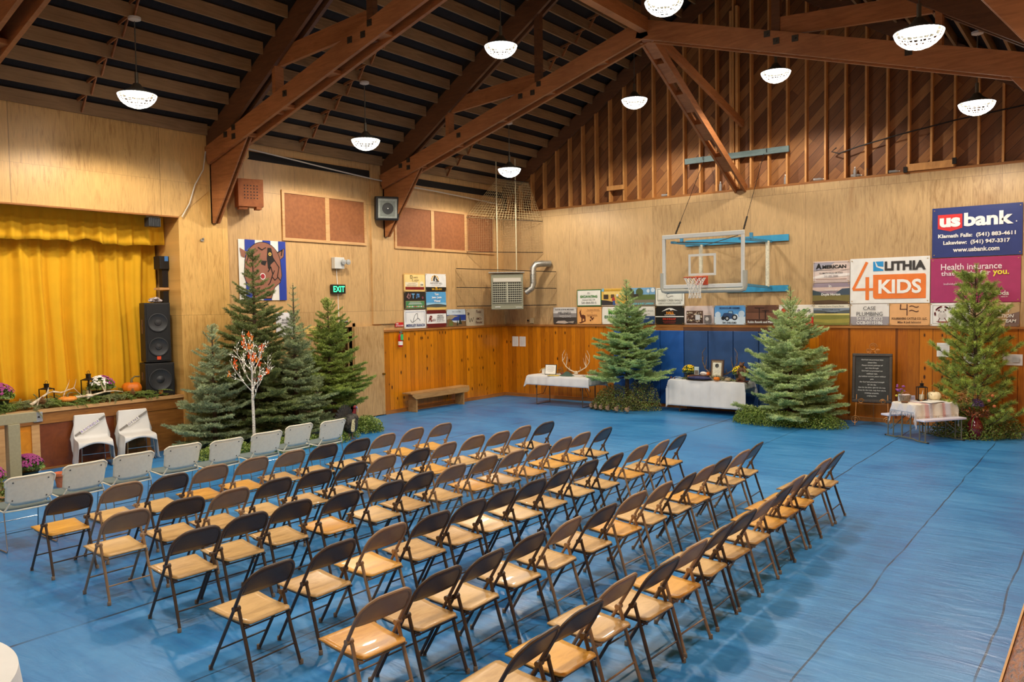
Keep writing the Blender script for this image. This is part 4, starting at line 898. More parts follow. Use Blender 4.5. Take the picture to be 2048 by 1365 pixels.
banner('b', 8.47, 9.235, 2.46, 2.91, (150, 136, 150), 'sunset valley photograph banner with white memorial words',
 [('r', 0, .62, 1, .80, (214, 190, 180)), ('p', [(0, .40), (0, .68), (.3, .52), (.5, .46), (.5, .40)], (56, 74, 84)), ('p', [(1, .40), (1, .74), (.8, .72), (.62, .50), (.5, .40)], (64, 80, 96)), ('r', 0, 0, 1, .42, (122, 112, 62)), ('p', [(0, 0), (0, .14), (.5, .2), (1, .1), (1, 0)], (86, 66, 46)), ('t', 'In', .48, .86, .13, Wt, .2), ('t', 'memory of', .5, .66, .12, (224, 220, 220), .5), ('t', 'Doyle Horton', .5, .44, .15, Wt, .74, {'bold': .03})])
O4 = (238, 126, 52)
four = [('l', [(.215, .90), (.045, .33)], O4, .06), ('l', [(.045, .31), (.30, .31)], O4, .055), ('l', [(.225, .56), (.225, .10)], O4, .075)]
banner('b', 9.24, 10.75, 2.46, 3.40, (238, 238, 234), 'large white banner with an orange numeral and orange KIDS box',
 four+[('p', [(.30, .14), (.32, .10), (.955, .10), (.955, .60), (.94, .63), (.30, .63)], O4), ('p', [(.30, .92), (.43, .92), (.43, .80), (.36, .82), (.33, .92)], (40, 150, 214)), ('p', [(.30, .92), (.32, .92), (.34, .80), (.43, .74), (.43, .71), (.30, .71)], (40, 150, 214)),
  ('t', 'LITHIA', .70, .815, .20, (56, 54, 54), .50, {'bold': .045, 'wfix': .76}), ('t', 'KIDS', .635, .365, .31, (244, 244, 240), .54, {'bold': .03, 'wfix': .80})])
banner('b', 10.78, 12.30, 3.345, 4.32, (40, 56, 120), 'large dark blue bank banner with a red shield, topmost on the end wall',
 [('p', [(.065, .86), (.345, .86), (.345, .58), (.21, .52), (.065, .58)], (222, 52, 54)), ('t', 'us', .205, .70, .19, (246, 246, 246), .26, {'bold': .05, 'wfix': .36}), ('t', 'bank', .635, .735, .27, (246, 246, 246), .54, {'bold': .04, 'wfix': .82}), ('t', '.', .935, .645, .025, Wt),
  ('t', 'Klamath Falls:  (541) 883-4611', .5, .42, .10, Wt, .88, {'bold': .035, 'wfix': 1.30}), ('t', 'Lakeview:  (541) 947-3317', .5, .28, .10, Wt, .76, {'bold': .035, 'wfix': 1.12}), ('t', 'www.usbank.com', .5, .145, .09, Wt, .53, {'bold': .03, 'wfix': .78})])
banner('b', 10.76, 12.28, 2.46, 3.335, (168, 50, 104), 'large magenta health insurance banner below the dark blue one',
 [('t', 'Health insurance', .46, .80, .14, (240, 224, 232), .68, {'bold': .01, 'wfix': 1.03}), ('t', "that's right for", .40, .64, .14, (240, 224, 232), .56, {'bold': .01, 'wfix': .84}), ('t', 'you.', .79, .63, .13, (240, 230, 70), .19, {'bold': .02}), ('t', 'Individual | Family | Medicare', .39, .41, .065, (230, 206, 218), .54, {'bold': 0}), ('t', 'moda', .79, .20, .10, Wt, .2, {'bold': .01}), ('t', 'HEALTH', .83, .115, .025, Wt, .08)])
# ---- small signs and papers
G2 = 'small signs and papers on the walls'
banner('l', -4.37, -4.275, 2.15, 2.60, (206, 34, 38), 'narrow red sign with a white arrow pointing down at the extinguisher', [('p', [(.3, .98), (.7, .98), (.7, .2), (.95, .2), (.5, .02), (.05, .2), (.3, .2)], Wt), ('r', .32, .80, .68, .90, (206, 34, 38))], 'sign', 'arrow_sign', .02, False, G2)
banner('l', -4.27, -3.985, 2.05, 2.165, (204, 36, 38), 'small red FIRE EXTINGUISHER strip sign above the cap rail', [('t', 'FIRE', .22, .72, .3, Wt, .5), ('t', 'EXTINGUISHER', .5, .28, .3, Wt, .9)], 'sign', 'extinguisher_sign', .02, False, G2)
banner('l', -7.64, -7.16, 1.96, 2.46, (236, 234, 238), 'white shaped sign with black volunteer words behind the tall fir', [('t', 'BLY OREGON', .58, .70, .08, K, .55, {'bold': .03}), ('t', 'VOLUNTEER FIRE', .6, .58, .08, K, .7, {'bold': .03}), ('t', 'DEPT.', .6, .46, .07, K, .7)], 'sign', 'volunteer_sign', .02, False, G2)
banner('l', -6.95, -6.60, 1.98, 2.16, (226, 190, 110), 'small yellow paper on the wall behind the thin leader tree', [('l', [(.1, .7), (.9, .7)], (150, 110, 60), .04)], 'paper', 'yellow_paper', .02, False, G2)
banner('l', -5.95, -5.72, 2.20, 2.28, (40, 26, 24), 'tiny dark name plate above the door opening', [('t', 'SIGN IN', .5, .5, .5, Wt, .8)], 'sign', 'name_plate', .02, False, G2)
LN = lambda: [('l', [(.12, .9-.08*i), (.88, .9-.08*i)], (150, 150, 150), .012) for i in range(10)]
banner('b', .30, .515, 1.385, 1.665, (236, 236, 232), 'white paper sheet pinned on the pine wall, left of a pair', LN(), 'paper', 'notice_paper', .035, False, G2)
banner('b', .545, .765, 1.385, 1.665, (236, 236, 232), 'white paper sheet pinned on the pine wall, right of a pair', LN(), 'paper', 'notice_paper', .035, False, G2)
banner('b', 10.88, 11.11, 1.39, 1.67, (236, 236, 232), 'white paper pinned behind the upper left branches of the pine', LN(), 'paper', 'notice_paper', .035, False, G2)
banner('b', 11.35, 11.72, 1.27, 1.48, (232, 232, 230), 'white paper mostly hidden behind the middle of the pine', LN(), 'paper', 'notice_paper', .035, False, G2)
banner('b', 12.0, 12.33, 1.26, 1.475, (230, 232, 234), 'white printed page beside the pine at the right edge', LN()+[('r', .5, .3, .85, .75, (190, 196, 200))], 'paper', 'notice_paper', .035, False, G2)
# bear painting
EAR = lambda s_: [(.5+s_*.33, .80), (.5+s_*.47, .88), (.5+s_*.46, .70), (.5+s_*.38, .62)]
br = (150, 98, 78)
head = arc(.5, .60, .38, .37, 0, 180, 18)+[(.10, .40), (.14, .30), (.24, .22), (.30, 0.03), (.66, 0.03), (.74, .22), (.86, .30), (.90, .42)]
banner('l', -8.47, -7.355, 2.71, 3.92, (232, 230, 222), 'painted brown bear head on blue and white stripes above the trees',
 [('r', .13, 0, .34, 1, (36, 62, 160)), ('r', .50, 0, .67, 1, (36, 62, 160)), ('r', .84, 0, 1, 1, (36, 62, 160)), ('p', [(.02, .86), (.16, .80), (.12, .70), (.05, .72)], br), ('p', [(.80, .80), (.97, .88), (.95, .74), (.86, .68)], br), ('l', [(.80, .80), (.97, .88), (.95, .74), (.86, .68)], K, .008),
  ('p', head, br), ('l', head+[head[0]], K, .010), ('l', [(.82, .81), (.92, .85), (.90, .76)], K, .02),
  ('p', [(.60, .88), (.68, .88), (.72, .72), (.80, .62), (.74, .66), (.66, .60), (.64, .50), (.60, .54), (.58, .70)], K), ('c', .65, .775, .030, (226, 186, 90)), ('c', .65, .775, .012, K),
  ('p', [(.44, .66), (.58, .66), (.54, .58), (.46, .60)], K), ('l', [(.72, .70), (.84, .56), (.80, .40), (.86, .34)], K, .014), ('l', [(.74, .50), (.68, .40), (.74, .34), (.80, .38)], K, .014), ('l', [(.60, .48), (.66, .56), (.70, .44), (.64, .30), (.60, .26)], K, .016),
  ('c', .48, .40, .055, Wt), ('c', .48, .40, .042, (170, 40, 56)), ('l', [(.15, .62), (.22, .80), (.34, .86)], K, .010), ('l', [(.40, .88), (.48, .84), (.56, .88)], K, .016), ('l', [(.18, .50), (.26, .34), (.30, .30)], K, .010), ('l', [(.22, .72), (.30, .72)], K, .006), ('l', [(.20, .66), (.30, .67)], K, .006), ('l', [(.20, .60), (.30, .62)], K, .006)],
 'painting', 'bear_painting', .02, False, 'painted boards')
# extinguisher
t = thing('fire_extinguisher', 'red fire extinguisher with green tag hung on the pine wainscot', 'extinguisher', (.11, -4.19, 1.58))
b = MB(); b.lathe([(0, 0), (.05, .0), (.055, .02), (.055, .24), (.04, .29), (.02, .31), (.02, .33), (0, .33)], 16); b.build('cylinder', plain(190, 24, 34, .3, 0, 0), t, True)
b = MB(); b.box(-.012, .012, -.02, .06, .33, .36); b.bar((0, -.02, .36), (0, .09, .42), .015, .012); b.box(-.02, .02, -.02, .02, .31, .35); b.build('valve_handle', M_GALV, t)
b = MB(); b.box(.045, .06, -.035, .035, .16, .30); b.build('green_tag', plain(50, 190, 110, .5, 0, 0), t)
b = MB(); b.lathe([(.0565, .04), (.0565, .13)], 16); b.build('label_band', M_WHITE, t)
b = MB(); b.tube([(0, .03, .34), (.0, .085, .30), (0, .08, .12)], .009, 6); b.build('hose', M_BLACK, t, True)
# bench
t = thing('bench', 'low plain wooden bench against the pine side wall', 'bench', (.25, -3.10, 0))
M_BEN = timber('bench_wood', lin(190, 148, 92), lin(148, 106, 58), (6, 1, 6))
b = MB(); b.box(-.15, .15, -1.06, 1.06, .44, .475); b.build('seat_board', M_BEN, t, bev=.004)
b = MB(); b.prism([(.155, -1.04, .44), (.155, 1.04, .44), (.155, 1.04, .36), (.155, .96, .32), (.155, -.92, .32), (.155, -1.04, .40)], (.025, 0, 0)); b.build('apron', M_BEN, t)
for y in (-.86, .86): b = MB(); b.box(-.14, .14, y-.02, y+.02, 0, .44); b.build('leg', M_BEN, t, bev=.003)
# emergency light + exit sign
t = thing('emergency_light', 'beige twin head emergency light high above the door opening', 'light', (.05, -6.0, 3.52))
b = MB(); b.box(-.04, .08, -.15, .12, -.13, .12); b.build('housing', plain(206, 206, 200, .5, 0, 0), t, bev=.01)
for y in (.06, .19): b = MB(); b.lathe([(.03, 0), (.06, .03), (.06, .06), (.0, .07)], 14, (.08, y, .02), 0); b.build('lamp_head', plain(180, 182, 180, .3, .3, 0), t, True)
b = MB(); b.tube([(-.03, -.02, -.13), (-.03, 0, -.5), (-.03, .02, -1.4)], .008, 6); b.build('conduit', M_WHITE, t)
t = thing('exit_sign', 'black exit sign with glowing green EXIT letters', 'sign', (.04, -6.02, 2.845))
b = MB(); b.box(-.02, .05, -.19, .19, 0, .20); b.build('case', plain(20, 26, 24, .4, 0, 0), t, bev=.006)
b = MB(); put_text(b, 'EXIT', (.052, 0, .1), (0, 1, 0), (0, 0, 1), (1, 0, 0), 0, 0, .13, .32, .02); b.build('lettering', emit('exit_green', (.05, .9, .35, 1), 1.6), t)
# loudspeaker on the far left truss
t = thing('wall_speaker', 'square grey framed loudspeaker mounted on the far truss foot', 'speaker', (.42, -4.82, 4.78)); t.rotation_euler = (0, .12, -.55)
b = MB(); b.box(-.20, 0, -.27, .27, -.27, .27); b.build('cabinet', M_BLACK, t, bev=.03)
b = MB(); b.box(0, .02, -.22, .22, -.22, .22); b.build('front_frame', plain(150, 156, 148, .5), t, bev=.01)
b = MB(); b.box(.02, .03, -.17, .17, -.17, .17); b.build('baffle', plain(120, 126, 118, .6), t, bev=.006)
b = MB(); b.lathe([(.13, .03), (.13, .04), (.05, .036), (.02, .045), (0, .045)], 28, (0, 0, 0), 0); b.build('cone', plain(52, 54, 54, .5, 0, 0), t, True)
b = MB(); b.lathe([(.014, .045), (.01, .055), (0, .056)], 12, (0, 0, 0), 0); b.build('dust_cap', M_WHITE, t, True)
# wooden box with holes
t = thing('speaker_box', 'reddish plywood speaker box drilled with round holes near the pillar', 'speaker', (.27, -8.35, 4.52)); t.rotation_euler[2] = -.35
M_BOX = timber('red_plywood', lin(176, 104, 52), lin(146, 78, 36), (3, 3, 3))
b = MB(); b.box(-.2, .1, -.24, .24, 0, .53); b.build('box', M_BOX, t, bev=.004)
for i in range(5):
    for j in range(5):
        b = MB(); b.lathe([(.013, .1), (.013, .1012), (0, .1012)], 10, (0, -.12+i*.06, .16+j*.06), 0); b.build('hole', M_BLACK, t)
b = MB(); b.box(-.1, .06, -.22, -.06, -.05, 0); b.box(-.1, .1, .1, .2, -.05, 0); b.build('bracket', M_BOX, t)
# socket on the pillar
t = thing('wall_hook', 'small metal fitting on the golden stage pillar', 'fitting', (.055, -9.27, 3.85))
b = MB(); b.box(0, .02, -.03, .03, -.03, .01); b.ell((.02, .02, .02), (.02, .02, .02), 8, 6); b.build('fitting', M_GALV, t)
# cables
def cable(nm, pts, r, m, lab):
    b = MB(); b.tube(pts, r, 6); o = b.build(nm, m, smooth=True); tag(o, lab, 'cable'); return o
cable('cable', [(.10, -9.68, 4.24), (.10, -9.52, 4.5), (.10, -9.40, 4.85), (.10, -9.22, 5.15), (.10, -9.16, 5.5)], .012, M_CAN, 'pale cable running down the stage header to its corner')
cable('cable', [(.12, -8.3, 5.68), (.2, -7.4, 5.60), (.18, -6.2, 5.52), (.14, -5.0, 5.46), (.12, -4.0, 5.42), (.12, -2.9, 5.40), (.1, -1.6, 5.36), (.1, -.2, 5.30)], .014, M_CAN, 'pale cable strung along the top of the side wall')
b = MB(); b.box(.0, .02, -8.7, -.02, 5.50, 5.66); struct(b.build('gap_shade_strip', plain(22, 20, 20, .8)), 'dark strip standing in for the shaded gap above the side wall')  # shade of the wall-top gap, painted as a near-black strip
# ================================================================== HEATER AND CAGE
t = thing('unit_heater', 'beige metal gas unit heater hanging in the corner', 'heater', (.82, -.92, 2.42), math.atan2(.62, .78))
M_HT = plain(142, 142, 120, .45, .2, .03)
b = MB(); b.box(-.42, .42, -.3, .3, 0, .92); b.build('cabinet', M_HT, t, bev=.012)
b = MB(); b.box(-.38, .38, -.31, -.298, .17, .70); b.build('dark_opening', plain(46, 44, 38, .7), t)
for i in range(9):
    b = MB(); b.box(-.38, .38, -.335, -.305, .18+i*.058, .20+i*.058); b.build('louvre', plain(176, 176, 156, .4, .2, 0), t)
b = MB()
for i in range(14): b.box(-.375+i*.056, -.367+i*.056, -.33, -.30, .17, .70)
b.box(-.015, .015, -.34, -.30, .17, .70); b.build('grille_bars', plain(176, 176, 156, .4, .2, 0), t)
b = MB(); b.box(-.36, .36, -.32, -.30, .72, .82); b.build('reflector_band', plain(214, 210, 196, .3, .3, 0), t)
b = MB(); b.box(-.48, .46, -.34, .34, .95, .98); b.box(-.34, .34, -.1, .1, .92, .955); b.build('top_plate', M_GALV, t)
b = MB(); b.box(-.32, -.18, -.312, -.30, .06, .075); b.box(.22, .38, -.312, -.30, .05, .06); b.build('nameplate', M_WHITE, t)
for x in (-.24, .26):
    b = MB(); b.tube([(x, -.05, .98), (x, -.05, 3.95)], .014, 6); b.build('hanger_rod', plain(206, 196, 160, .5), t)
t = thing('flue_pipe', 'silver elbow flue pipe from the heater into the end wall', 'pipe', (0, 0, 0))
b = MB(); b.tube([(1.2, -.62, 2.85), (1.34, -.50, 2.98), (1.36, -.48, 3.1), (1.36, -.48, 3.50), (1.40, -.40, 3.60), (1.5, -.25, 3.62), (1.62, -.05, 3.62)], .085, 14); b.build('duct', M_GALV, t, True)
b = MB(); 
for z in (3.12, 3.32): b.lathe([(.088, z), (.095, z+.01), (.088, z+.02)], 14, (1.36, -.48, 0))
b.build('duct_bands', M_GALV, t, True)
def net(nm, corners, nu, nv, lab, r=.0035, m=None, rods=()):
    A, B, Cc, D = [Vector(c) for c in corners]   # A bottom-left, B bottom-right, C top-right, D top-left
    t = thing(nm, lab, 'netting'); b = MB(); jq = random.Random(2)
    def P(u, v): return (A*(1-u)+B*u)*(1-v)+(D*(1-u)+Cc*u)*v
    for i in range(nu+1): b.tube([P(i/nu, j/6)+Vector((0, 0, 0)) for j in range(7)], r, 3, cap=False)
    for j in range(nv+1): b.tube([P(i/6, j/nv) for i in range(7)], r, 3, cap=False)
    b.build('wire_mesh', m or plain(150, 124, 84, .6, .2, 0), t)
    for v in rods: bb_ = MB(); bb_.tube([P(0, v), P(1, v)], .009, 6); bb_.build('rod', M_IRON, t)
    return t
net('wire_net', [(.04, -2.05, 2.52), (1.80, -.04, 2.52), (1.80, -.04, 3.40), (.04, -2.05, 3.50)], 74, 32, 'fine wire net stretched across the corner in front of the heater', .0022, rods=(0, .5, 1))
net('rope_net', [(.04, -1.62, 3.95), (1.38, -.04, 3.93), (1.38, -.04, 4.76), (.04, -1.60, 4.86)], 36, 20, 'mid height wire net across the corner below the roof', .0028, rods=(0, 1))
net('rope_net', [(.04, -1.62, 4.86), (1.38, -.04, 4.76), (1.30, -.55, 5.75), (.75, -1.15, 5.85)], 26, 16, 'upper bulging rope net around the heater hanger rods', .005, plain(190, 168, 120, .7), rods=(1,))
# ================================================================== HOOP
t = thing('basketball_hoop', 'glass basketball backboard with rim on a wall mounted frame', 'basketball hoop', (6.72, -1.80, 0))
M_BBF = plain(214, 216, 210, .4, 0, 0); M_PAD = plain(168, 168, 156, .6, 0, 0); M_BLU = timber('blue_painted_board', lin(60, 160, 204), lin(44, 140, 186), (2, 2, 2), .5)
ng = NT('backboard_glass'); ng.b.inputs['Base Color'].default_value = (.93, .97, .95, 1); ng.b.inputs['Roughness'].default_value = .03
ng.b.inputs['Transmission Weight'].default_value = 1; ng.b.inputs['IOR'].default_value = 1.03; ng.b.inputs['Alpha'].default_value = .10
M_GLASS = ng.m
b = MB(); b.box(-.86, .86, -.008, .008, 2.90, 3.92); b.build('glass', M_GLASS, t)
b = MB()
b.box(-.92, .92, -.03, .03, 3.91, 4.0); b.box(-.92, .92, -.03, .03, 2.84, 2.92); b.box(-.92, -.85, -.03, .03, 2.92, 3.91); b.box(.85, .92, -.03, .03, 2.92, 3.91); b.build('board_frame', M_BBF, t, bev=.008)
b = MB(); b.tube([(-.93, 0, 3.18), (-.93, 0, 2.86), (-.91, 0, 2.80), (-.85, 0, 2.785), (.85, 0, 2.785), (.91, 0, 2.80), (.93, 0, 2.86), (.93, 0, 3.18)], .052, 8); b.build('edge_pad', M_PAD, t, True)
b = MB(); z0, z1 = 3.10, 3.56
b.box(-.31, .31, -.014, -.009, z1-.05, z1); b.box(-.31, .31, -.014, -.009, z0, z0+.05); b.box(-.31, -.26, -.014, -.009, z0+.05, z1-.05); b.box(.26, .31, -.014, -.009, z0+.05, z1-.05); b.build('target_square', M_BBF, t)
M_RIM = plain(196, 74, 40, .4)
b = MB(); b.tube([(.225*math.cos(a), -.38+.225*math.sin(a), 3.055) for a in np.linspace(0, 2*PI, 32, False)], .010, 6, closed=True); b.tube([(-.06, -.165, 3.05), (-.06, -.02, 3.0)], .008, 6); b.tube([(.06, -.165, 3.05), (.06, -.02, 3.0)], .008, 6); b.build('rim', M_RIM, t, True)
b = MB(); b.box(-.14, .14, -.05, -.02, 2.90, 3.09); b.build('rim_plate', M_RIM, t, bev=.006)
b = MB(); n = 12; lv = [(3.05, .225), (2.96, .175), (2.88, .145), (2.80, .125), (2.72, .118), (2.62, .13)]
for k in range(n):
    for s_ in (-1, 1):
        b.tube([(rr*math.cos(2*PI*(k+s_*.5*i)/n), -.38+rr*math.sin(2*PI*(k+s_*.5*i)/n), z) for i, (z, rr) in enumerate(lv)], .006, 4)
b.build('net', plain(226, 224, 216, .8), t)
b = MB(); yb = 1.72
for x in (-.72, .86):
    b.bar((x if x < 0 else .80, .03, 3.84), (x+.0, yb, 3.86), .05, .05); b.bar((x if x < 0 else .80, .03, 2.90), (x+.0, yb, 2.84), .05, .05)
    b.box(x-.03, x+.03, .5, .56, 3.86, 3.98)
b.build('arm', plain(70, 146, 186, .45), t)
b = MB(); b.bar((-.6, .05, 3.84), (.8, yb, 3.82), .02, .02); b.bar((-.70, yb, 3.86), (.76, .05, 3.90), .014, .014); b.build('cross_wire', plain(60, 64, 60, .5), t)
for x in (-.70, .86):
    b = MB(); b.tube([(x, 1.5, 2.86), (x, 1.5, 3.86)], .045, 10); b.build('upright_pipe', plain(224, 220, 196, .5), t, True)
b = MB(); b.box(-1.20, 1.24, 1.74, 1.775, 3.86, 4.0); b.build('mount_board', M_BLU, t)
b = MB(); b.box(-.2, 1.23, 1.74, 1.775, 2.75, 2.885); b.build('mount_board', M_BLU, t)
for x, xt in ((-.62, -.72), (.92, .70)):
    b = MB(); b.tube([(x*.98, 0, 4.02), (xt, 1.72, 5.80)], .006, 5); b.build('hanging_cable', M_IRON, t)
    b = MB()
    for k in range(9):
        f = k*.018; p = Vector((x*.98, 0, 4.02)).lerp(Vector((xt, 1.72, 5.80)), f+.005); b.lathe([(.018, -.012), (.024, 0), (.018, .012)], 8, tuple(p))
    b.build('chain', M_IRON, t)
t = thing('blue_board', 'weathered blue grey plank nailed across the gable studs', 'board', (6.74, -.066, 5.85))
b = MB(); b.hexa([(-1.22, .0, -.06), (1.22, .0, -.06), (1.22, .06, -.06), (-1.22, .06, -.06), (-1.22, 0, .07), (1.22, 0, .07), (1.22, .06, .07), (-1.22, .06, .07)]); b.build('plank', timber('old_blue_paint', lin(112, 132, 132), lin(84, 104, 106), (1, 4, 4), .7), t)
b = MB(); 
for x in (-.75, .75): b.tube([(x, -.02, -.02), (x, -.05, .04), (x, -.02, .05)], .008, 5)
b.build('hook', M_IRON, t)
t = thing('plank', 'short pale plank fixed across the gable studs at the right', 'board', (10.72, -.034, 5.17)); b = MB(); b.box(-.42, .42, 0, .03, -.07, .07); b.build('board', M_STUD, t); b = MB(); b.box(-.47, -.40, -.02, .03, -.09, .02); b.box(.40, .47, -.02, .03, -.02, .1); b.build('bracket', M_IRON, t)
t = thing('plank', 'small pale block nailed between gable studs near the corner', 'board', (3.62, -.034, 5.44)); b = MB(); b.box(-.25, .25, 0, .03, -.055, .055); b.build('board', M_STUD, t)
cable('conduit', [(8.95, -.02, 5.75), (8.85, -.02, 5.68), (9.0, -.02, 5.62), (9.4, -.02, 5.72), (10.2, -.02, 5.86), (11.2, -.02, 6.00), (12.6, -.02, 6.13)], .014, M_IRON, 'dark cable running across the gable studs to the right')
# bottles on the ledge
M_PET = NT('clear_plastic'); M_PET.b.inputs['Base Color'].default_value = (.85, .9, .92, 1); M_PET.b.inputs['Roughness'].default_value = .1; M_PET.b.inputs['Transmission Weight'].default_value = .7; M_PET = M_PET.m
def bottle(x, lying, lab):
    b = MB(); b.lathe([(0, 0), (.032, 0), (.034, .02), (.031, .07), (.034, .12), (.03, .15), (.013, .185), (.013, .2), (0, .2)], 14); o = b.build('water_bottle', M_PET, smooth=True, loc=(x, .06, 5.102))
    c_ = MB(); c_.lathe([(.015, .195), (.015, .212), (0, .212)], 12); c_.build('cap', M_WHITE, o)
    if lying: o.rotation_euler = (0, PI/2, .2); o.location.z += .035
    tag(o, lab, 'bottle', 'empty water bottles on the gable ledge')
for x, ly, lab in ((4.85, 1, 'clear bottle lying on the ledge, first from the left corner'), (6.35, 0, 'clear bottle standing on the ledge just left of the brace foot'), (7.85, 0, 'clear bottle standing on the ledge just right of the blue board'), (8.45, 1, 'clear bottle lying on the ledge right of the blue board'), (9.22, 1, 'clear bottle lying beside two standing bottles on the ledge'), (9.30, 0, 'clear bottle standing on the ledge, left of the close pair'), (9.52, 0, 'clear bottle standing on the ledge, right of the close pair'), (9.95, 1, 'clear bottle lying on the ledge left of the pale plank')): bottle(x, ly, lab)
# wall pads
px_ = [3.55, 4.22, 4.85, 5.48, 6.09, 6.70, 7.30, 7.90]
for i in range(7):
    b = MB(); b.box(px_[i]+.006, px_[i+1]-.006, -.085, -.026, .08, 1.86)
    o = b.build('wall_pad', plain(*((24, 88, 170) if i < 3 else (38, 76, 128)), .55, 0, .05, sc=4), bev=.012)
    tag(o, ['bright blue wall pad at the far left, behind the fir', 'bright blue wall pad behind the fir, second from left', 'bright blue wall pad just left of the flower pots', 'darker blue wall pad behind the left yellow mum', 'darker blue wall pad behind the framed picture and antlers', 'darker blue wall pad behind the carved figure', 'darker blue wall pad beside the right fir'][i], 'wall pad', 'blue wall pads under the hoop')
b = MB(); b.box(5.45, 7.95, -.05, -.026, 1.86, 1.945); struct(b.build('trim_5', timber('dark_rail', lin(108, 66, 36), lin(84, 50, 28))), 'dark wood strip above the blue pads')
b = MB(); b.box(4.2, 5.45, -.05, -.026, 1.86, 1.945); struct(b.build('trim_6', M_TRIM), 'pale wood strip above the bright blue pads')
t = thing('switch_box', 'small beige electric box with a dark hole above the corner rail', 'switch box', (.98, -.02, 2.03)); b = MB(); b.box(-.06, .06, -.03, 0, 0, .14); b.build('plate', plain(196, 176, 136, .5), t); b = MB(); b.lathe([(.028, -.04), (.028, -.03)], 12, (-.12, 0, .07), 1); b.build('hole', M_BLACK, t)
# bleacher by the camera, bottom right
t = thing('bleacher', 'glossy worn wooden bleacher bench at the bottom right edge', 'bleacher', (13.30, -11.2, 0))
mw = NT('worn_bleacher_wood'); nz = mw.noise(mw.scale(mw.coord(), (3, .6, 3)), 9, 5, .7, 2); cc = mw.ramp(nz, [(.35, lin(70, 34, 14)), (.55, lin(134, 74, 30)), (.75, lin(172, 112, 66))]); mw.bump(mw.noise(mw.coord(), 90, 4), .6, .004); mw.done(cc, .22)
b = MB(); b.box(0, .42, -6.2, 7.5, .41, .45); b.build('seat_board', mw.m, t, bev=.012)
b = MB(); b.box(-.012, .0, -6.2, 7.5, .405, .452); b.build('edge_strip', M_LIGHTTRIM, t)
for k in range(6): b = MB(); b.box(.05, .37, -5.8+k*2.4, -5.74+k*2.4, 0, .41); b.build('leg', M_TRIM, t)
# ================================================================== TREES AND GREENERY
def tri_mesh(name, co, mats, parent=None, nv=3, mi=None):
    n = len(co)//nv; me = bpy.data.meshes.new(name)
    me.vertices.add(n*nv); me.vertices.foreach_set('co', np.asarray(co, dtype=np.float32).ravel())
    me.loops.add(n*nv); me.loops.foreach_set('vertex_index', np.arange(n*nv, dtype=np.int32))
    me.polygons.add(n); me.polygons.foreach_set('loop_start', np.arange(0, n*nv, nv, dtype=np.int32))
    for m in (mats if isinstance(mats, list) else [mats]): me.materials.append(m)
    if mi is not None: me.polygons.foreach_set('material_index', mi.astype(np.int32))
    me.update(calc_edges=True); me.validate()
    o = bpy.data.objects.new(name, me); C.objects.link(o)
    if parent: o.parent = parent
    return o
def needle_mat(name, c1, c2, rough=.5):
    t = NT(name); n1 = t.noise(t.coord(), 4, 3); n2 = t.noise(t.coord(), 60, 2)
    f = t.math('ADD', t.math('MULTIPLY', n1, .6), t.math('MULTIPLY', n2, .4))
    return t.done(t.ramp(f, [(.36, c1), (.62, c2)]), rough)
M_BARK = timber('bark', lin(92, 74, 56), lin(58, 44, 34), (6, 6, 2), .9)
def needles(P, Q, rs, dens, ln, wd, up_bias=.35, fwd=.55):
    """P, Q: (n,3) twig segments -> triangles"""
    L = np.linalg.norm(Q-P, axis=1); cnt = np.maximum(1, rs.poisson(L*dens)); idx = np.repeat(np.arange(len(P)), cnt); m = len(idx)
    t = rs.rand(m, 1); base = P[idx]+(Q-P)[idx]*t; d = ((Q-P)/np.maximum(L, 1e-6)[:, None])[idx]
    r = rs.normal(size=(m, 3)); r[:, 2] += up_bias; r -= d*(r*d).sum(1, keepdims=True); r /= np.linalg.norm(r, axis=1, keepdims=True)+1e-9
    nd = d*fwd+r*(1-fwd*.5); nd /= np.linalg.norm(nd, axis=1, keepdims=True)
    l = ln*(.7+.6*rs.rand(m, 1)); sd = np.cross(nd, rs.normal(size=(m, 3))); sd /= np.linalg.norm(sd, axis=1, keepdims=True)+1e-9
    tip = base+nd*l; co = np.empty((m, 3, 3)); co[:, 0] = base-sd*wd/2; co[:, 1] = base+sd*wd/2; co[:, 2] = tip
    return co.reshape(-1, 3)
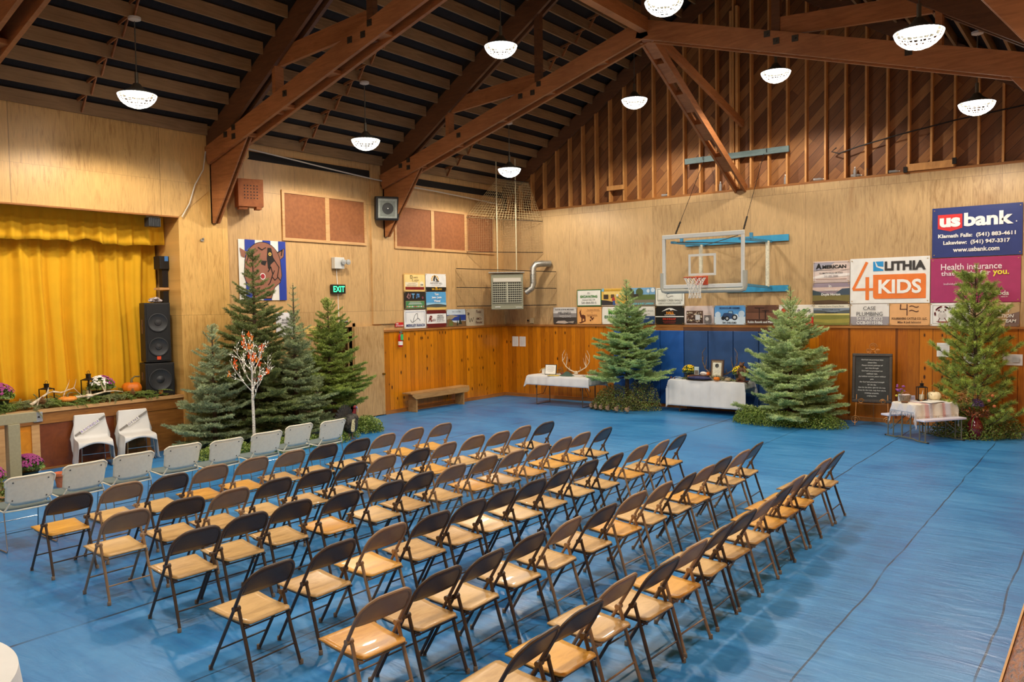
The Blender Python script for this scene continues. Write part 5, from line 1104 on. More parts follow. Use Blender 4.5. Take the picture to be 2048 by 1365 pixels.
def fir(loc, H, R, seed, label, m, zlo=.12, nlev=26, per=7, power=.85, droop=.25, dens=330, ln=.032, wd=.0075, leader=0, tilt=(0, 0), twist=.36, lean_up=.3, mat_trunk=None, sparse_top=0, xflat=(1, 1)):
    rs = np.random.RandomState(seed); t = thing('fir_tree', label, 'tree', loc, 0, 'cut evergreen trees')
    top = H*(1-leader)
    b = MB(); b.tube([(tilt[0]*z/H, tilt[1]*z/H, z) for z in np.linspace(0, H*.99, 10)], [.045*(1-z/H)*(H/2.6)+.006 for z in np.linspace(0, H*.99, 10)], 8); b.build('trunk', mat_trunk or M_BARK, t, True)
    br = []; tw = []
    for i in range(nlev):
        f = (i+.5)/nlev; z = zlo+(top-zlo)*f**.92; rad = R*(1-f)**power+.07
        n = per if f < .8 else max(4, per-2)
        for k in range(n):
            a = 2*PI*k/n+i*2.4+rs.uniform(-.3, .3); L = rad*rs.uniform(.50, 1.22); el = -droop*(1-f)+lean_up*f+rs.uniform(-.1, .1)
            if f > .9: el += .5
            d0 = np.array([math.cos(a)*xflat[0], math.sin(a)*xflat[1], 0]); p = np.array([tilt[0]*z/H, tilt[1]*z/H, z+rs.uniform(-.04, .04)])
            N = 5; pts = [p]
            for s_ in range(1, N+1):
                q = s_/N; pts.append(p+d0*L*q+np.array([0, 0, L*(el*q+.28*q*q)]))
            for q_ in pts: q_[0] = max(q_[0], .14-loc[0]); q_[1] = min(q_[1], -.15-loc[1])
            br.append((pts, L))
            side = np.array([-d0[1], d0[0], 0]); nt = max(3, int(L/.055))
            tw.append((pts[-2], pts[-1]+(pts[-1]-pts[-2])*.2)); tw += [(pts[j], pts[j+1]) for j in range(1, N)]
            for j in range(nt):
                q = .22+.76*j/nt; ii = min(N-1, int(q*N)); u = q*N-ii; o = pts[ii]*(1-u)+pts[ii+1]*u
                tl = L*.38*(1-q*.75)*rs.uniform(.7, 1.2)+.03
                for sg in (-1, 1):
                    dr = d0*.75+side*sg*.75+np.array([0, 0, rs.uniform(-.12, .22)+(pts[ii+1]-pts[ii])[2]/max(L/N, .01)*.6]); dr /= np.linalg.norm(dr)
                    e = o+dr*tl; tw.append((o, e))
                    if tl > .12:
                        for q2 in (.4, .65, .85):
                            for s2 in (-1, 1):
                                d2 = dr*.8+np.cross(dr, [0, 0, 1])*s2*.6+np.array([0, 0, rs.uniform(-.1, .15)]); o2 = o+dr*tl*q2; tw.append((o2, o2+d2/np.linalg.norm(d2)*tl*.35))
    if leader:
        for k in range(5):
            z = top+(H-top)*k/5; 
            for q in range(4):
                a = rs.uniform(0, 6.3); L = .10*(1-k/6)+.03; p = np.array([tilt[0]*z/H, tilt[1]*z/H, z]); tw.append((p, p+np.array([math.cos(a)*L, math.sin(a)*L, L*.7])))
        tw.append((np.array([tilt[0]*top/H, tilt[1]*top/H, top]), np.array([tilt[0], tilt[1], H])))
    else: tw.append((np.array([tilt[0]*.93, tilt[1]*.93, H*.93]), np.array([tilt[0], tilt[1], H])))
    b = MB()
    for pts, L in br: b.tube([tuple(p) for p in pts], [.010*L*1.2+.002, .008*L+.002, .006*L+.002, .004, .003, .002], 3, cap=False)
    b.build('branches', M_BARK, t)
    P = np.array([x[0] for x in tw]); Q = np.array([x[1] for x in tw])
    zz = np.maximum(P[:, 2], 0.03); P[:, 2] = zz; Q[:, 2] = np.maximum(Q[:, 2], .03)
    co = needles(P, Q, rs, dens, ln, wd)
    wx = loc[0]+co[:, 0]; wy = loc[1]+co[:, 1]
    tri_ok = ((wx.reshape(-1, 3) > .09) & (wy.reshape(-1, 3) < -.10)).all(1) & (co[:, 2].reshape(-1, 3) > .004).all(1)
    co = co.reshape(-1, 3, 3)[tri_ok].reshape(-1, 3)
    tri_mesh('foliage', co, m, t); return t
N_BLUE = needle_mat('blue_spruce_needles', lin(109, 129, 95), lin(200, 214, 168))
N_DK = needle_mat('dark_fir_needles', lin(75, 95, 52), lin(155, 168, 100))
N_MID = needle_mat('mid_spruce_needles', lin(98, 116, 82), lin(186, 200, 145))
N_LT = needle_mat('yellow_green_fir_needles', lin(95, 120, 50), lin(182, 200, 100))
N_F = needle_mat('grey_green_fir_needles', lin(104, 139, 85), lin(212, 239, 164))
N_PINE = needle_mat('pine_needles', lin(88, 113, 47), lin(192, 214, 101))
fir((.85, -9.62, 0), 2.26, .70, 1, 'short blue green spruce at the far left of the group, before the stage corner', N_BLUE, nlev=17, power=.9, dens=300, leader=.06)
fir((.75, -8.66, 0), 3.66, 1.04, 2, 'tallest dark fir overlapping the painted bear', N_DK, nlev=24, per=7, power=.95, leader=.04, zlo=.25)
fir((1.25, -8.14, 0), 3.02, .70, 3, 'thin topped spruce right of the white twig tree', N_MID, nlev=20, power=.7, leader=.20, zlo=.2)
fir((.88, -7.0, 0), 2.72, .84, 4, 'bright green fir beside the exit door, right of the left group', N_LT, nlev=19, per=7, power=.75, leader=.04, zlo=.5)
fir((4.42, -.95, 0), 3.10, .93, 5, 'fir on the end wall between the antler table and the blue pads', N_F, nlev=22, power=.85, leader=.10, zlo=.75, lean_up=.2)
fir((8.35, -1.12, 0), 2.86, 1.0, 6, 'full grey green fir right of the flower covered table', N_BLUE if False else needle_mat('full_fir_needles', lin(117, 148, 92), lin(233, 250, 180)), nlev=20, per=8, power=.66, leader=.14, zlo=.22, dens=300)
def pine(loc, H, R, seed, label, m):
    rs = np.random.RandomState(seed); t = thing('pine_tree', label, 'tree', loc, 0, 'cut evergreen trees')
    b = MB(); b.tube([(.02*math.sin(z*2), 0, z) for z in np.linspace(0, H*.97, 10)], [.05*(1-z/H)+.008 for z in np.linspace(0, H*.97, 10)], 8); b.build('trunk', M_BARK, t, True)
    br = MB(); tw = []
    for i in range(15):
        f = i/15; z = .15+(H-.35)*f; rad = R*(1-f)**.55*(.75 if i % 2 else 1)+.10
        for k in range(6 if f < .7 else 4):
            a = 2*PI*k/6+i*1.9+rs.uniform(-.3, .3); L = rad*rs.uniform(.7, 1.1); d0 = np.array([math.cos(a), math.sin(a), 0]); p = np.array([0, 0, z])
            pts = [p+d0*L*q+np.array([0, 0, L*(.10*q+.40*q*q+.25*f*q)]) for q in np.linspace(0, 1, 6)]
            for q_ in pts: q_[1] = min(q_[1], -.15-loc[1])
            br.tube([tuple(x) for x in pts], [.012, .010, .008, .007, .006, .005], 4, cap=False)
            tw.append((pts[-2], pts[-1]+(pts[-1]-pts[-2])*.3))
            for q in (.30, .45, .6, .75, .88):
                o = pts[0]+(pts[-1]-pts[0])*q; o[2] = np.interp(q, np.linspace(0, 1, 6), [x[2] for x in pts])
                for sg in (-1, 1):
                    dr = d0*.5+np.array([-d0[1], d0[0], 0])*sg*.7+np.array([0, 0, .45]); dr /= np.linalg.norm(dr); tl = .14*rs.uniform(.7, 1.3); e = o+dr*tl
                    br.tube([tuple(o), tuple(e)], .004, 3, cap=False); tw.append((o+dr*tl*.45, e+dr*.03))
                    
    tw.append((np.array([0, 0, H-.22]), np.array([0, 0, H])))
    br.build('branches', M_BARK, t)
    P = np.array([x[0] for x in tw]); Q = np.array([x[1] for x in tw]); co = needles(P, Q, rs, 820, .068, .0060, .3, .5)
    wy = (loc[1]+co[:, 1]).reshape(-1, 3); ok = (wy < -.10).all(1) & (co[:, 2].reshape(-1, 3) > .004).all(1)
    tri_mesh('foliage', co.reshape(-1, 3, 3)[ok].reshape(-1, 3), m, t)
pine((11.66, -.92, 0), 3.16, .76, 7, 'loose tufted pine at the right edge before the large banners', N_PINE)
# white twig tree
def twigtree(loc, H):
    t = thing('birch_twig_tree', 'white artificial twig tree with orange leaves and tiny lights', 'tree', loc); q = random.Random(4)
    mw = NT('white_birch'); n_ = mw.noise(mw.scale(mw.coord(), (6, 6, 14)), 6, 3); mw.done(mw.ramp(n_, [(.36, lin(120, 110, 100)), (.44, lin(232, 226, 214))]), .6)
    b = MB(); b.tube([(0, 0, 0), (.008, 0, .5), (-.004, 0, 1.0), (0, 0, 1.35), (0, 0, 1.7)], [.032, .028, .024, .018, .010], 10); b.build('trunk', mw.m, t, True)
    b = MB(); tips = []
    def grow(p, d, L, r, lev):
        n = 4; pts = [p]; dd = Vector(d)
        for i in range(n):
            dd = (dd+Vector((q.uniform(-.10, .10), q.uniform(-.10, .10), .09))).normalized(); pts.append(pts[-1]+dd*L/n)
        b.tube(pts, [r, r*.85, r*.7, r*.55, r*.4], 5)
        tips.extend(pts[2:])
        if lev < 2:
            for i in (1, 2, 3):
                a = q.uniform(0, 2*PI); s_ = dd.orthogonal().normalized(); s_.rotate(Matrix.Rotation(a, 3, dd)); grow(pts[i], (dd*.8+s_*.55).normalized(), L*.50, r*.55, lev+1)
    for i in range(11):
        z = .92+.075*i; a = i*2.4; grow(Vector((0, 0, z)), Vector((math.cos(a)*.62, math.sin(a)*.62, .62)).normalized(), .62-.018*i, .011, 0)
    b.build('twigs', mw.m, t)
    b = MB(); 
    for i, p in enumerate(tips):
        if i % 3 == 0: b.ell(tuple(p), (.007, .007, .009), 5, 4)
    b.build('tiny_lights', emit('warm_bud', (1, .86, .66, 1), 1.5), t)
    for i in range(26):
        p = tips[q.randrange(len(tips))]; b = MB()
        for k in range(5):
            a = k*2*PI/5+q.random(); tlt = q.uniform(-.5, .5); l = .068
            v1 = p+Vector((math.cos(a-.45)*l*.6, math.sin(a-.45)*l*.6*tlt, math.sin(a-.45)*l*.6)); v2 = p+Vector((math.cos(a)*l, math.sin(a)*l*tlt, math.sin(a)*l)); v3 = p+Vector((math.cos(a+.45)*l*.6, math.sin(a+.45)*l*.6*tlt, math.sin(a+.45)*l*.6))
            b.add([p, v1, v2, v3], [(0, 1, 2, 3)])
        b.build('orange_leaf', plain(*(((240, 110, 30), (224, 84, 24), (246, 140, 44))[i % 3]), .6, 0, 0), t, solid=.002)
twigtree((1.55, -9.30, 0), 2.2)
# leafy greenery on the floor
def leaves(name, blobs, n, size, mats, label, cat='greenery', seed=1, clipx=.06, clipy=-.1, flat=.6, z0=0, parent=None):
    rs = np.random.RandomState(seed); out = []; w_ = np.array([b_[3]*b_[4] for b_ in blobs]); w_ = w_/w_.sum()
    ch = rs.choice(len(blobs), n, p=w_); B = np.array(blobs)[ch]
    d = rs.normal(size=(n, 3)); d /= np.linalg.norm(d, axis=1, keepdims=True); d[:, 2] = np.abs(d[:, 2]); rr = (rs.rand(n, 1)**.35)
    c = B[:, :3]+d*rr*np.stack([B[:, 3], B[:, 4], B[:, 5]], 1)
    c[:, 2] = np.maximum(c[:, 2], z0+.012)
    a = rs.normal(size=(n, 3)); a /= np.linalg.norm(a, axis=1, keepdims=True); b2 = np.cross(a, rs.normal(size=(n, 3))); b2 /= np.linalg.norm(b2, axis=1, keepdims=True)
    s_ = size*(.6+.8*rs.rand(n, 1)); co = np.empty((n, 4, 3)); co[:, 0] = c-a*s_; co[:, 1] = c-b2*s_*.45; co[:, 2] = c+a*s_; co[:, 3] = c+b2*s_*.45
    ok = (co[:, :, 0] > clipx).all(1) & (co[:, :, 1] < clipy).all(1); co = co[ok]; co[:, :, 2] = np.maximum(co[:, :, 2], z0+.004)
    mi = rs.randint(0, len(mats), len(co)); o = tri_mesh(name, co.reshape(-1, 3), mats, parent, 4, mi)
    if not parent: tag(o, label, cat, None, 'stuff')
    return o
L1 = needle_mat('broad_leaves_light', lin(92, 114, 44), lin(162, 180, 90)); L2 = needle_mat('broad_leaves_dark', lin(73, 100, 42), lin(142, 169, 73)); L3 = needle_mat('shrub_leaves_brown', lin(86, 84, 50), lin(158, 153, 86))
leaves('leafy_greenery', [(1.45, -9.75, 0, .45, .40, .30), (1.75, -9.15, 0, .45, .45, .30), (1.8, -8.5, 0, .40, .40, .28), (1.5, -10.15, 0, .3, .3, .2)], 9000, .022, [L1, L2, L1], 'leafy green boughs heaped under the left group of trees, behind white chairs', seed=1)
leaves('leafy_greenery', [(1.55, -6.62, 0, .36, .34, .34), (1.2, -6.45, 0, .3, .3, .25)], 4200, .022, [L1, L1, L2], 'light green leafy bush beside the turkey at the end of the left group', seed=2)
leaves('leafy_greenery', [(1.9, -7.9, 0, .35, .45, .22), (1.6, -7.3, 0, .4, .3, .25)], 3600, .022, [L1, L2], 'leafy boughs behind the right end white chairs, left of the turkey', seed=3)
leaves('leafy_greenery', [(4.2, -1.1, 0, .62, .40, .62), (4.75, -.85, 0, .5, .35, .75), (3.85, -1.1, 0, .35, .3, .3)], 10500, .020, [L3, L2, L3], 'dark small leaved shrub boughs around the foot of the end wall fir', seed=4)
leaves('leafy_greenery', [(8.0, -1.5, 0, .75, .40, .35), (8.9, -1.35, 0, .65, .40, .30), (7.55, -1.3, 0, .35, .35, .35)], 10000, .021, [L2, L1, L2], 'green boughs spread under the full fir right of the table', seed=5)
leaves('leafy_greenery', [(11.55, -1.15, 0, .62, .4, .42), (12.1, -.8, 0, .4, .35, .4)], 7000, .020, [L2, L2, L3], 'dark boughs piled at the foot of the pine', seed=6)
# cedar garland on the stage lip
rs = np.random.RandomState(9); tw = []
for i in range(620):
    y = rs.uniform(-13.4, -9.95); x = rs.uniform(-.42, -.0); z = 1.0+rs.uniform(.0, .10); a = rs.uniform(0, 2*PI)
    d = np.array([math.cos(a)*.6+.35, math.sin(a), rs.uniform(-.05, .25)]); d /= np.linalg.norm(d); L = rs.uniform(.10, .26); o = np.array([x, y, z]); prev = o
    for s_ in range(4):
        e = prev+d*L/4; d = d+np.array([0, 0, -.10]); 
        if e[0] > .03: d = d*np.array([.3, 1, 1])+np.array([0, 0, -.25])
        d /= np.linalg.norm(d)
        if e[0] < .045: e[2] = max(e[2], 1.0)
        else: e[2] = max(e[2], .80)
        tw.append((prev, e)); sd = np.cross(d, [0, 0, 1]); 
        for sg in (-1, 1):
            for q in (.3, .8): oo = prev+(e-prev)*q; tw.append((oo, oo+(d*.7+sd*sg*.7)*L*.20*(1-s_/6)))
        prev = e
P = np.array([x[0] for x in tw]); Q = np.array([x[1] for x in tw]); co = needles(P, Q, rs, 420, .018, .006, .2, .7)
co[:, 2] = np.where(co[:, 0] < .03, np.maximum(co[:, 2], .99), co[:, 2])
o = tri_mesh('cedar_garland', co, [needle_mat('cedar_green', lin(92, 118, 50), lin(164, 182, 92)), needle_mat('cedar_grey', lin(116, 124, 84), lin(180, 180, 130))], None, 3, (np.sin(co[::3, 1]*5)+rs.rand(len(co)//3) > 1.1).astype(int))
tag(o, 'cedar boughs laid along the front lip of the stage', 'garland', None, 'stuff')

# ---------------- decor builders
def mum(loc, R, petals, label, pot=(30, 40, 28), nfl=60, seed=1, lean=0, group='potted mums'):
    t = thing('potted_mum', label, 'flowers', loc, 0, group); q = random.Random(seed)
    b = MB(); b.lathe([(0, 0), (R*.5, 0), (R*.62, R*.55), (R*.66, R*.6), (0, R*.6)], 18); b.build('pot', plain(*pot, .5), t, True)
    leaves('leaves', [(0, 0, R*.75, R*.92, R*.92, R*.85)], int(900), R*.13, [L2, N_DK], '', seed=seed, clipx=-99, clipy=99, z0=R*.3, parent=t)
    mats = [plain(*c, .6, 0, .05) for c, side in petals]
    for j, (c, side) in enumerate(petals):
        b = MB(); n = int(nfl/len(petals)*3.2)
        for i in range(n):
            a = q.uniform(0, 2*PI); ph = q.uniform(.05, 1.25)
            d = Vector((math.cos(a)*math.sin(ph), math.sin(a)*math.sin(ph), math.cos(ph)))
            if side and d.y*side < -.05: continue
            p = Vector((0, 0, R*.78))+Vector((d.x*R, d.y*R, d.z*R*.92)); r_ = R*.085*q.uniform(.8, 1.15)
            u = d.orthogonal().normalized(); v = d.cross(u); k = 8; pts = [p+d*r_*.3]+[p+(u*math.cos(2*PI*m/k)+v*math.sin(2*PI*m/k))*r_*(1 if m % 2 else .8)-d*r_*.15 for m in range(k)]
            b.add(pts, [(0, 1+m, 1+(m+1) % k) for m in range(k)])
        if b.v: b.build('blossoms', mats[j], t)
    return t
PUR = (158, 60, 130); YEL = (244, 206, 20); RUS = (176, 88, 44); WHT = (240, 238, 232)
mum((-.32, -11.05, 1.02), .24, [(WHT, -1), (PUR, 1)], 'potted mum half white half purple on the stage behind the second lantern', seed=1, nfl=110)
mum((-.30, -12.68, 1.0), .26, [(PUR, 0)], 'purple mum on the stage at the left edge of the photo', seed=2, nfl=90)
mum((.66, -12.66, 0), .24, [(PUR, 0)], 'purple mum on the floor right of the khaki post', seed=3, nfl=120)
mum((1.25, -13.42, 0), .26, [(PUR, 0)], 'purple mum on the floor left of the khaki post', seed=4, nfl=100)
def pumpkin(loc, R, hgt, c, label, stemc=(110, 100, 60), name='pumpkin', stem_l=.5, speck=False):
    t = thing(name, label, 'pumpkin', loc, 0, 'pumpkins and gourds'); b = MB(); n, m = 40, 14
    def f(u, v):
        a = u*2*PI; th = v*PI; rr = R*math.sin(th)**.8*(1-.07*abs(math.cos(a*5.5))**.6) if 0 < v < 1 else .001
        return (rr*math.cos(a), rr*math.sin(a), hgt*(.5-.5*math.cos(th)*(1-.22*max(0, 1-abs(math.sin(th))*1.6))))
    b.grid(f, n, m)
    if speck:
        mt = NT('speckled_white'); n_ = mt.noise(mt.coord(), 26, 2); mt.done(mt.ramp(n_, [(.30, lin(110, 90, 60)), (.36, lin(*c))]), .5); mm = mt.m
    else: mm = plain(*c, .45, 0, .05, sc=8)
    b.build('shell', mm, t, True)
    b = MB(); s_ = R*stem_l; b.tube([(0, 0, hgt*.88), (0, .0, hgt*.88+s_*.5), (0, s_*.45, hgt*.88+s_*.85), (0, s_*1.1, hgt*.88+s_*.8)], [R*.16, R*.10, R*.08, R*.09], 7); b.build('stem', plain(*stemc, .8), t, True); return t
pumpkin((-.30, -10.52, 1.03), .175, .25, (226, 120, 24), 'large orange pumpkin with curved stem on the stage near the black speakers', stem_l=.75)
pumpkin((-.12, -11.70, 1.04), .15, .105, (232, 146, 60), 'small flat orange pumpkin in the stage greenery beside the first lantern', stem_l=.5)
def lantern(loc, s_, h, label, candle=True):
    t = thing('lantern', label, 'lantern', loc, .4, 'black candle lanterns'); r = s_/2
    b = MB()
    for x in (-r, r):
        for y in (-r, r): b.box(x-.006, x+.006, y-.006, y+.006, 0, h*.68)
    for z in (0, h*.66):
        b.box(-r-.006, r+.006, -r-.006, -r+.006, z, z+.012); b.box(-r-.006, r+.006, r-.006, r+.006, z, z+.012); b.box(-r-.006, -r+.006, -r, r, z, z+.012); b.box(r-.006, r+.006, -r, r, z, z+.012)
    b.box(-r, r, -r, r, 0, .008); b.build('frame', M_IRON, t)
    b = MB(); b.add([(-r-.01, -r-.01, h*.675), (r+.01, -r-.01, h*.675), (r+.01, r+.01, h*.675), (-r-.01, r+.01, h*.675), (-r*.35, -r*.35, h*.74), (r*.35, -r*.35, h*.74), (r*.35, r*.35, h*.74), (-r*.35, r*.35, h*.74)], [(0, 1, 5, 4), (1, 2, 6, 5), (2, 3, 7, 6), (3, 0, 4, 7), (4, 5, 6, 7)])
    b.box(-r*.35, r*.35, -r*.35, r*.35, h*.74, h*.86); b.box(-r*.42, r*.42, -r*.42, r*.42, h*.86, h*.88); b.build('roof', M_IRON, t)
    b = MB(); b.tube([(.0, r*.32*math.cos(a), h*.93+r*.36*math.sin(a)) for a in np.linspace(0, 2*PI, 14, False)], .004, 5, closed=True); b.build('ring', M_IRON, t)
    if candle: b = MB(); b.lathe([(0, .01), (r*.55, .01), (r*.55, h*.30), (0, h*.29)], 18); b.build('candle', plain(236, 226, 196, .5, 0, 0), t, True)
    b = MB()
    for a in (-1, 1): b.box(a*r*.97-.001, a*r*.97+.001, -r+.008, r-.008, .012, h*.66); b.box(-r+.008, r-.008, a*r*.97-.001, a*r*.97+.001, .012, h*.66)
    b.build('glass_panes', M_GLASS, t)
lantern((-.22, -11.98, 1.0), .15, .42, 'black metal lantern with a candle on the stage edge, left one'); lantern((-.34, -11.25, 1.03), .16, .50, 'black metal lantern on the stage beside the white and purple mum')
M_BONE = NT('antler_bone'); n_ = M_BONE.noise(M_BONE.coord(), 18, 3); M_BONE = M_BONE.done(M_BONE.ramp(n_, [(.3, lin(176, 150, 116)), (.6, lin(232, 220, 196))]), .5)
M_ELK = NT('brown_antler'); n_ = M_ELK.noise(M_ELK.coord(), 18, 3); M_ELK = M_ELK.done(M_ELK.ramp(n_, [(.3, lin(70, 56, 46)), (.6, lin(128, 108, 90))]), .5)
def antler(b, pts, r, tines):
    n = len(pts); b.tube(pts, [r*(1-.75*i/(n-1)) for i in range(n)], 7)
    for i, d, L in tines:
        p = Vector(pts[i]); d = Vector(d).normalized(); b.tube([p, p+d*L*.5, p+d*L*.85+Vector((0, 0, L*.15)), p+d*L+Vector((0, 0, L*.3))], [r*.6, r*.45, r*.28, r*.1], 6)
t = thing('antler', 'pale shed antler lying in the greenery at the left of the stage', 'antler', (0, 0, 0), 0, 'shed antlers on the stage')
b = MB(); antler(b, [(-.05, -12.30, 1.06), (-.08, -12.15, 1.14), (-.1, -12.02, 1.22), (-.12, -11.93, 1.24)], .028, [(1, (.3, -.6, -1.2), .24), (3, (0, .9, -.2), .26), (2, (.2, .2, 1), .08)]); b.build('horn', M_BONE, t, True)
t = thing('antler', 'curved shed antler standing behind the small flat pumpkin', 'antler', (0, 0, 0), 0, 'shed antlers on the stage')
b = MB(); antler(b, [(-.2, -11.75, 1.08), (-.2, -11.70, 1.22), (-.22, -11.55, 1.26), (-.2, -11.42, 1.10)], .013, [(1, (0, .5, .9), .16), (2, (0, .3, .8), .12)]); b.build('horn', M_BONE, t, True)
t = thing('antler', 'long branched shed antler lying along the middle of the stage lip', 'antler', (0, 0, 0), 0, 'shed antlers on the stage')
b = MB(); antler(b, [(-.05, -11.60, 1.12), (-.06, -11.35, 1.12), (-.08, -11.1, 1.16), (-.1, -10.92, 1.16), (-.1, -10.78, 1.13)], .022, [(2, (0, -.5, 1), .18), (2, (0, .1, 1), .10), (1, (.2, -.4, -.3), .12)]); b.ell((-.06, -11.38, 1.12), (.05, .08, .035), 10, 6); b.build('horn', M_BONE, t, True)
def cone_(loc, label, s_=.05):
    t = MB(); 
    for i in range(7): z = i*.3*s_; r_ = s_*(1-abs(i-2)*.16); t.lathe([(r_*.4, z), (r_, z+.12*s_), (r_*.5, z+.26*s_)], 9)
    o = t.build('pine_cone', plain(140, 100, 58, .8), loc=loc); tag(o, label, 'pine cone', 'pine cones')
cone_((-.04, -12.12, 1.06), 'tan pine cone in the garland left of the first lantern', .06); cone_((-.08, -10.62, 1.04), 'brown pine cone in the garland beside the large pumpkin', .065); 
# foliage clump and pots by the khaki post
leaves('leafy_greenery', [(1.6, -13.3, 0, .4, .4, .22), (1.3, -12.9, 0, .3, .2, .15)], 2500, .03, [L2, L3], 'leafy trimmings on the floor behind the first white chair', seed=12)
t = thing('terracotta_pot', 'small terracotta pot on the floor between the first two white chairs', 'pot', (1.55, -12.55, 0)); b = MB(); b.lathe([(0, 0), (.07, 0), (.10, .17), (.12, .17), (.12, .21), (.10, .21), (.09, .18), (0, .18)], 18); b.build('pot', plain(206, 116, 76, .8), t, True)
t = thing('wicker_bundle', 'coiled vine wreath on the floor left of the first white chair', 'wreath', (1.9, -13.42, .05)); b = MB()
for k in range(7): b.tube([((.16+.01*k)*math.cos(a), (.16+.01*k)*math.sin(a), .012*k+.02*math.sin(a*3+k)) for a in np.linspace(0, 2*PI, 22, False)], .007, 4, closed=True)
b.build('vines', plain(150, 110, 66, .8), t)
# rocks among greenery
t = MB(); t.ell((0, 0, .07), (.10, .08, .10), 10, 7); t.ell((.05, .08, .16), (.06, .06, .08), 8, 6); o = t.build('tree_stump', plain(150, 104, 74, .9, var=.2), loc=(2.0, -9.35, 0)); tag(o, 'small brown wood stump between the fourth and fifth white chairs', 'stump')
# ---------------- turkey
t = thing('turkey_figure', 'dark turkey decoration with red neck standing in the greenery', 'turkey', (2.0, -7.46, 0), .25)
M_TK = NT('dark_feathers'); n_ = M_TK.noise(M_TK.scale(M_TK.coord(), (1, 3, 1)), 28, 3); M_TK = M_TK.done(M_TK.ramp(n_, [(.42, lin(22, 20, 20)), (.62, lin(74, 70, 62))]), .6)
b = MB(); b.ell((0, 0, .30), (.15, .15, .19), 16, 12); b.ell((.04, .05, .40), (.10, .10, .10), 12, 8); b.build('body', M_TK, t, True)
b = MB(); b.tube([(.03, .06, .40), (.04, .08, .50), (.05, .09, .58)], [.045, .032, .028], 10); b.ell((.05, .10, .61), (.038, .045, .038), 12, 8); b.build('neck_and_head', plain(128, 26, 34, .5), t, True)
b = MB(); b.tube([(.05, .13, .61), (.06, .165, .595), (.065, .175, .50)], [.015, .014, .004], 7); b.build('beak', plain(222, 200, 180, .5, 0, 0), t, True)
b = MB(); b.ell((.088, .10, .615), (.008, .018, .018), 10, 6); b.build('eye', plain(96, 140, 220, .3, 0, 0), t, True); b = MB(); b.ell((.096, .10, .615), (.004, .008, .008), 8, 5); b.build('pupil', M_BLACK, t, True)
b = MB()
for k in range(15):
    a = PI*(k/14)*1.05-.08; d = Vector((-.1, -math.cos(a), math.sin(a))); o_ = Vector((-.05, -.08, .36)); n = Vector((0, math.sin(a), math.cos(a)))*.03
    b.add([o_, o_+d*.16-n, o_+d*.30-n*.8, o_+d*.33, o_+d*.30+n*.8, o_+d*.16+n], [(0, 1, 2, 3, 4, 5)])
b.build('tail_fan', M_TK, t, solid=.006)
b = MB()
for k in range(7):
    a = -.3+k*.16; o_ = Vector((.12, -.09+.01*k, .40)); d = Vector((.1, -.25*math.cos(a), -.5*abs(math.sin(a+1.0)))).normalized(); n = Vector((0, .018, .004)); b.add([o_-n, o_+d*.22-n, o_+d*.26, o_+d*.22+n, o_+n], [(0, 1, 2, 3, 4)])
b.build('barred_wing', plain(190, 180, 140, .6, 0, .5, sc=60), t, solid=.006)
b = MB()
for y in (-.05, .06): b.tube([(0, y, .14), (0, y, .0)], .010, 6); b.tube([(0, y, .01), (.06, y+.02, .006)], .007, 5); b.tube([(0, y, .01), (.06, y-.02, .006)], .007, 5)
b.build('feet', plain(150, 110, 90, .6), t)
# quail figures
for i, (x, y, lab) in enumerate([(3.66, -1.36, 'first from left, nearest the antler table'), (3.84, -1.45, 'second from left'), (4.02, -1.52, 'third from left'), (4.24, -1.58, 'fourth from left'), (4.50, -1.62, 'fifth from left'), (4.78, -1.62, 'at the right end')]):
    t = thing('quail_figure', 'small brown quail figure under the end wall fir, %s' % lab, 'bird figure', (x, y, 0), -.9+.1*i, 'row of quail figures')
    b = MB(); b.ell((0, 0, .085), (.075, .045, .05), 12, 8, Matrix.Rotation(.5, 3, 'Y')); b.tube([(.05, 0, .11), (.065, 0, .15)], [.03, .024], 8); b.build('body', plain(150, 124, 96, .8, var=.15, sc=60), t, True)
    b = MB(); b.ell((.072, 0, .165), (.024, .020, .022), 10, 7); b.build('head', plain(110, 88, 70, .8), t, True)
    b = MB(); b.tube([(.09, 0, .165), (.108, 0, .16)], [.006, .002], 5); b.build('beak', M_BLACK, t); b = MB(); b.prism([(-.06, -.02, .06), (-.06, .02, .06), (-.14, .012, .02), (-.14, -.012, .02)], (0, 0, .008)); b.build('tail', plain(120, 100, 80, .8), t)
    b = MB(); b.tube([(0, -.015, .05), (0, -.015, 0)], .004, 4); b.tube([(0, .015, .05), (0, .015, 0)], .004, 4); b.build('feet', M_IRON, t)
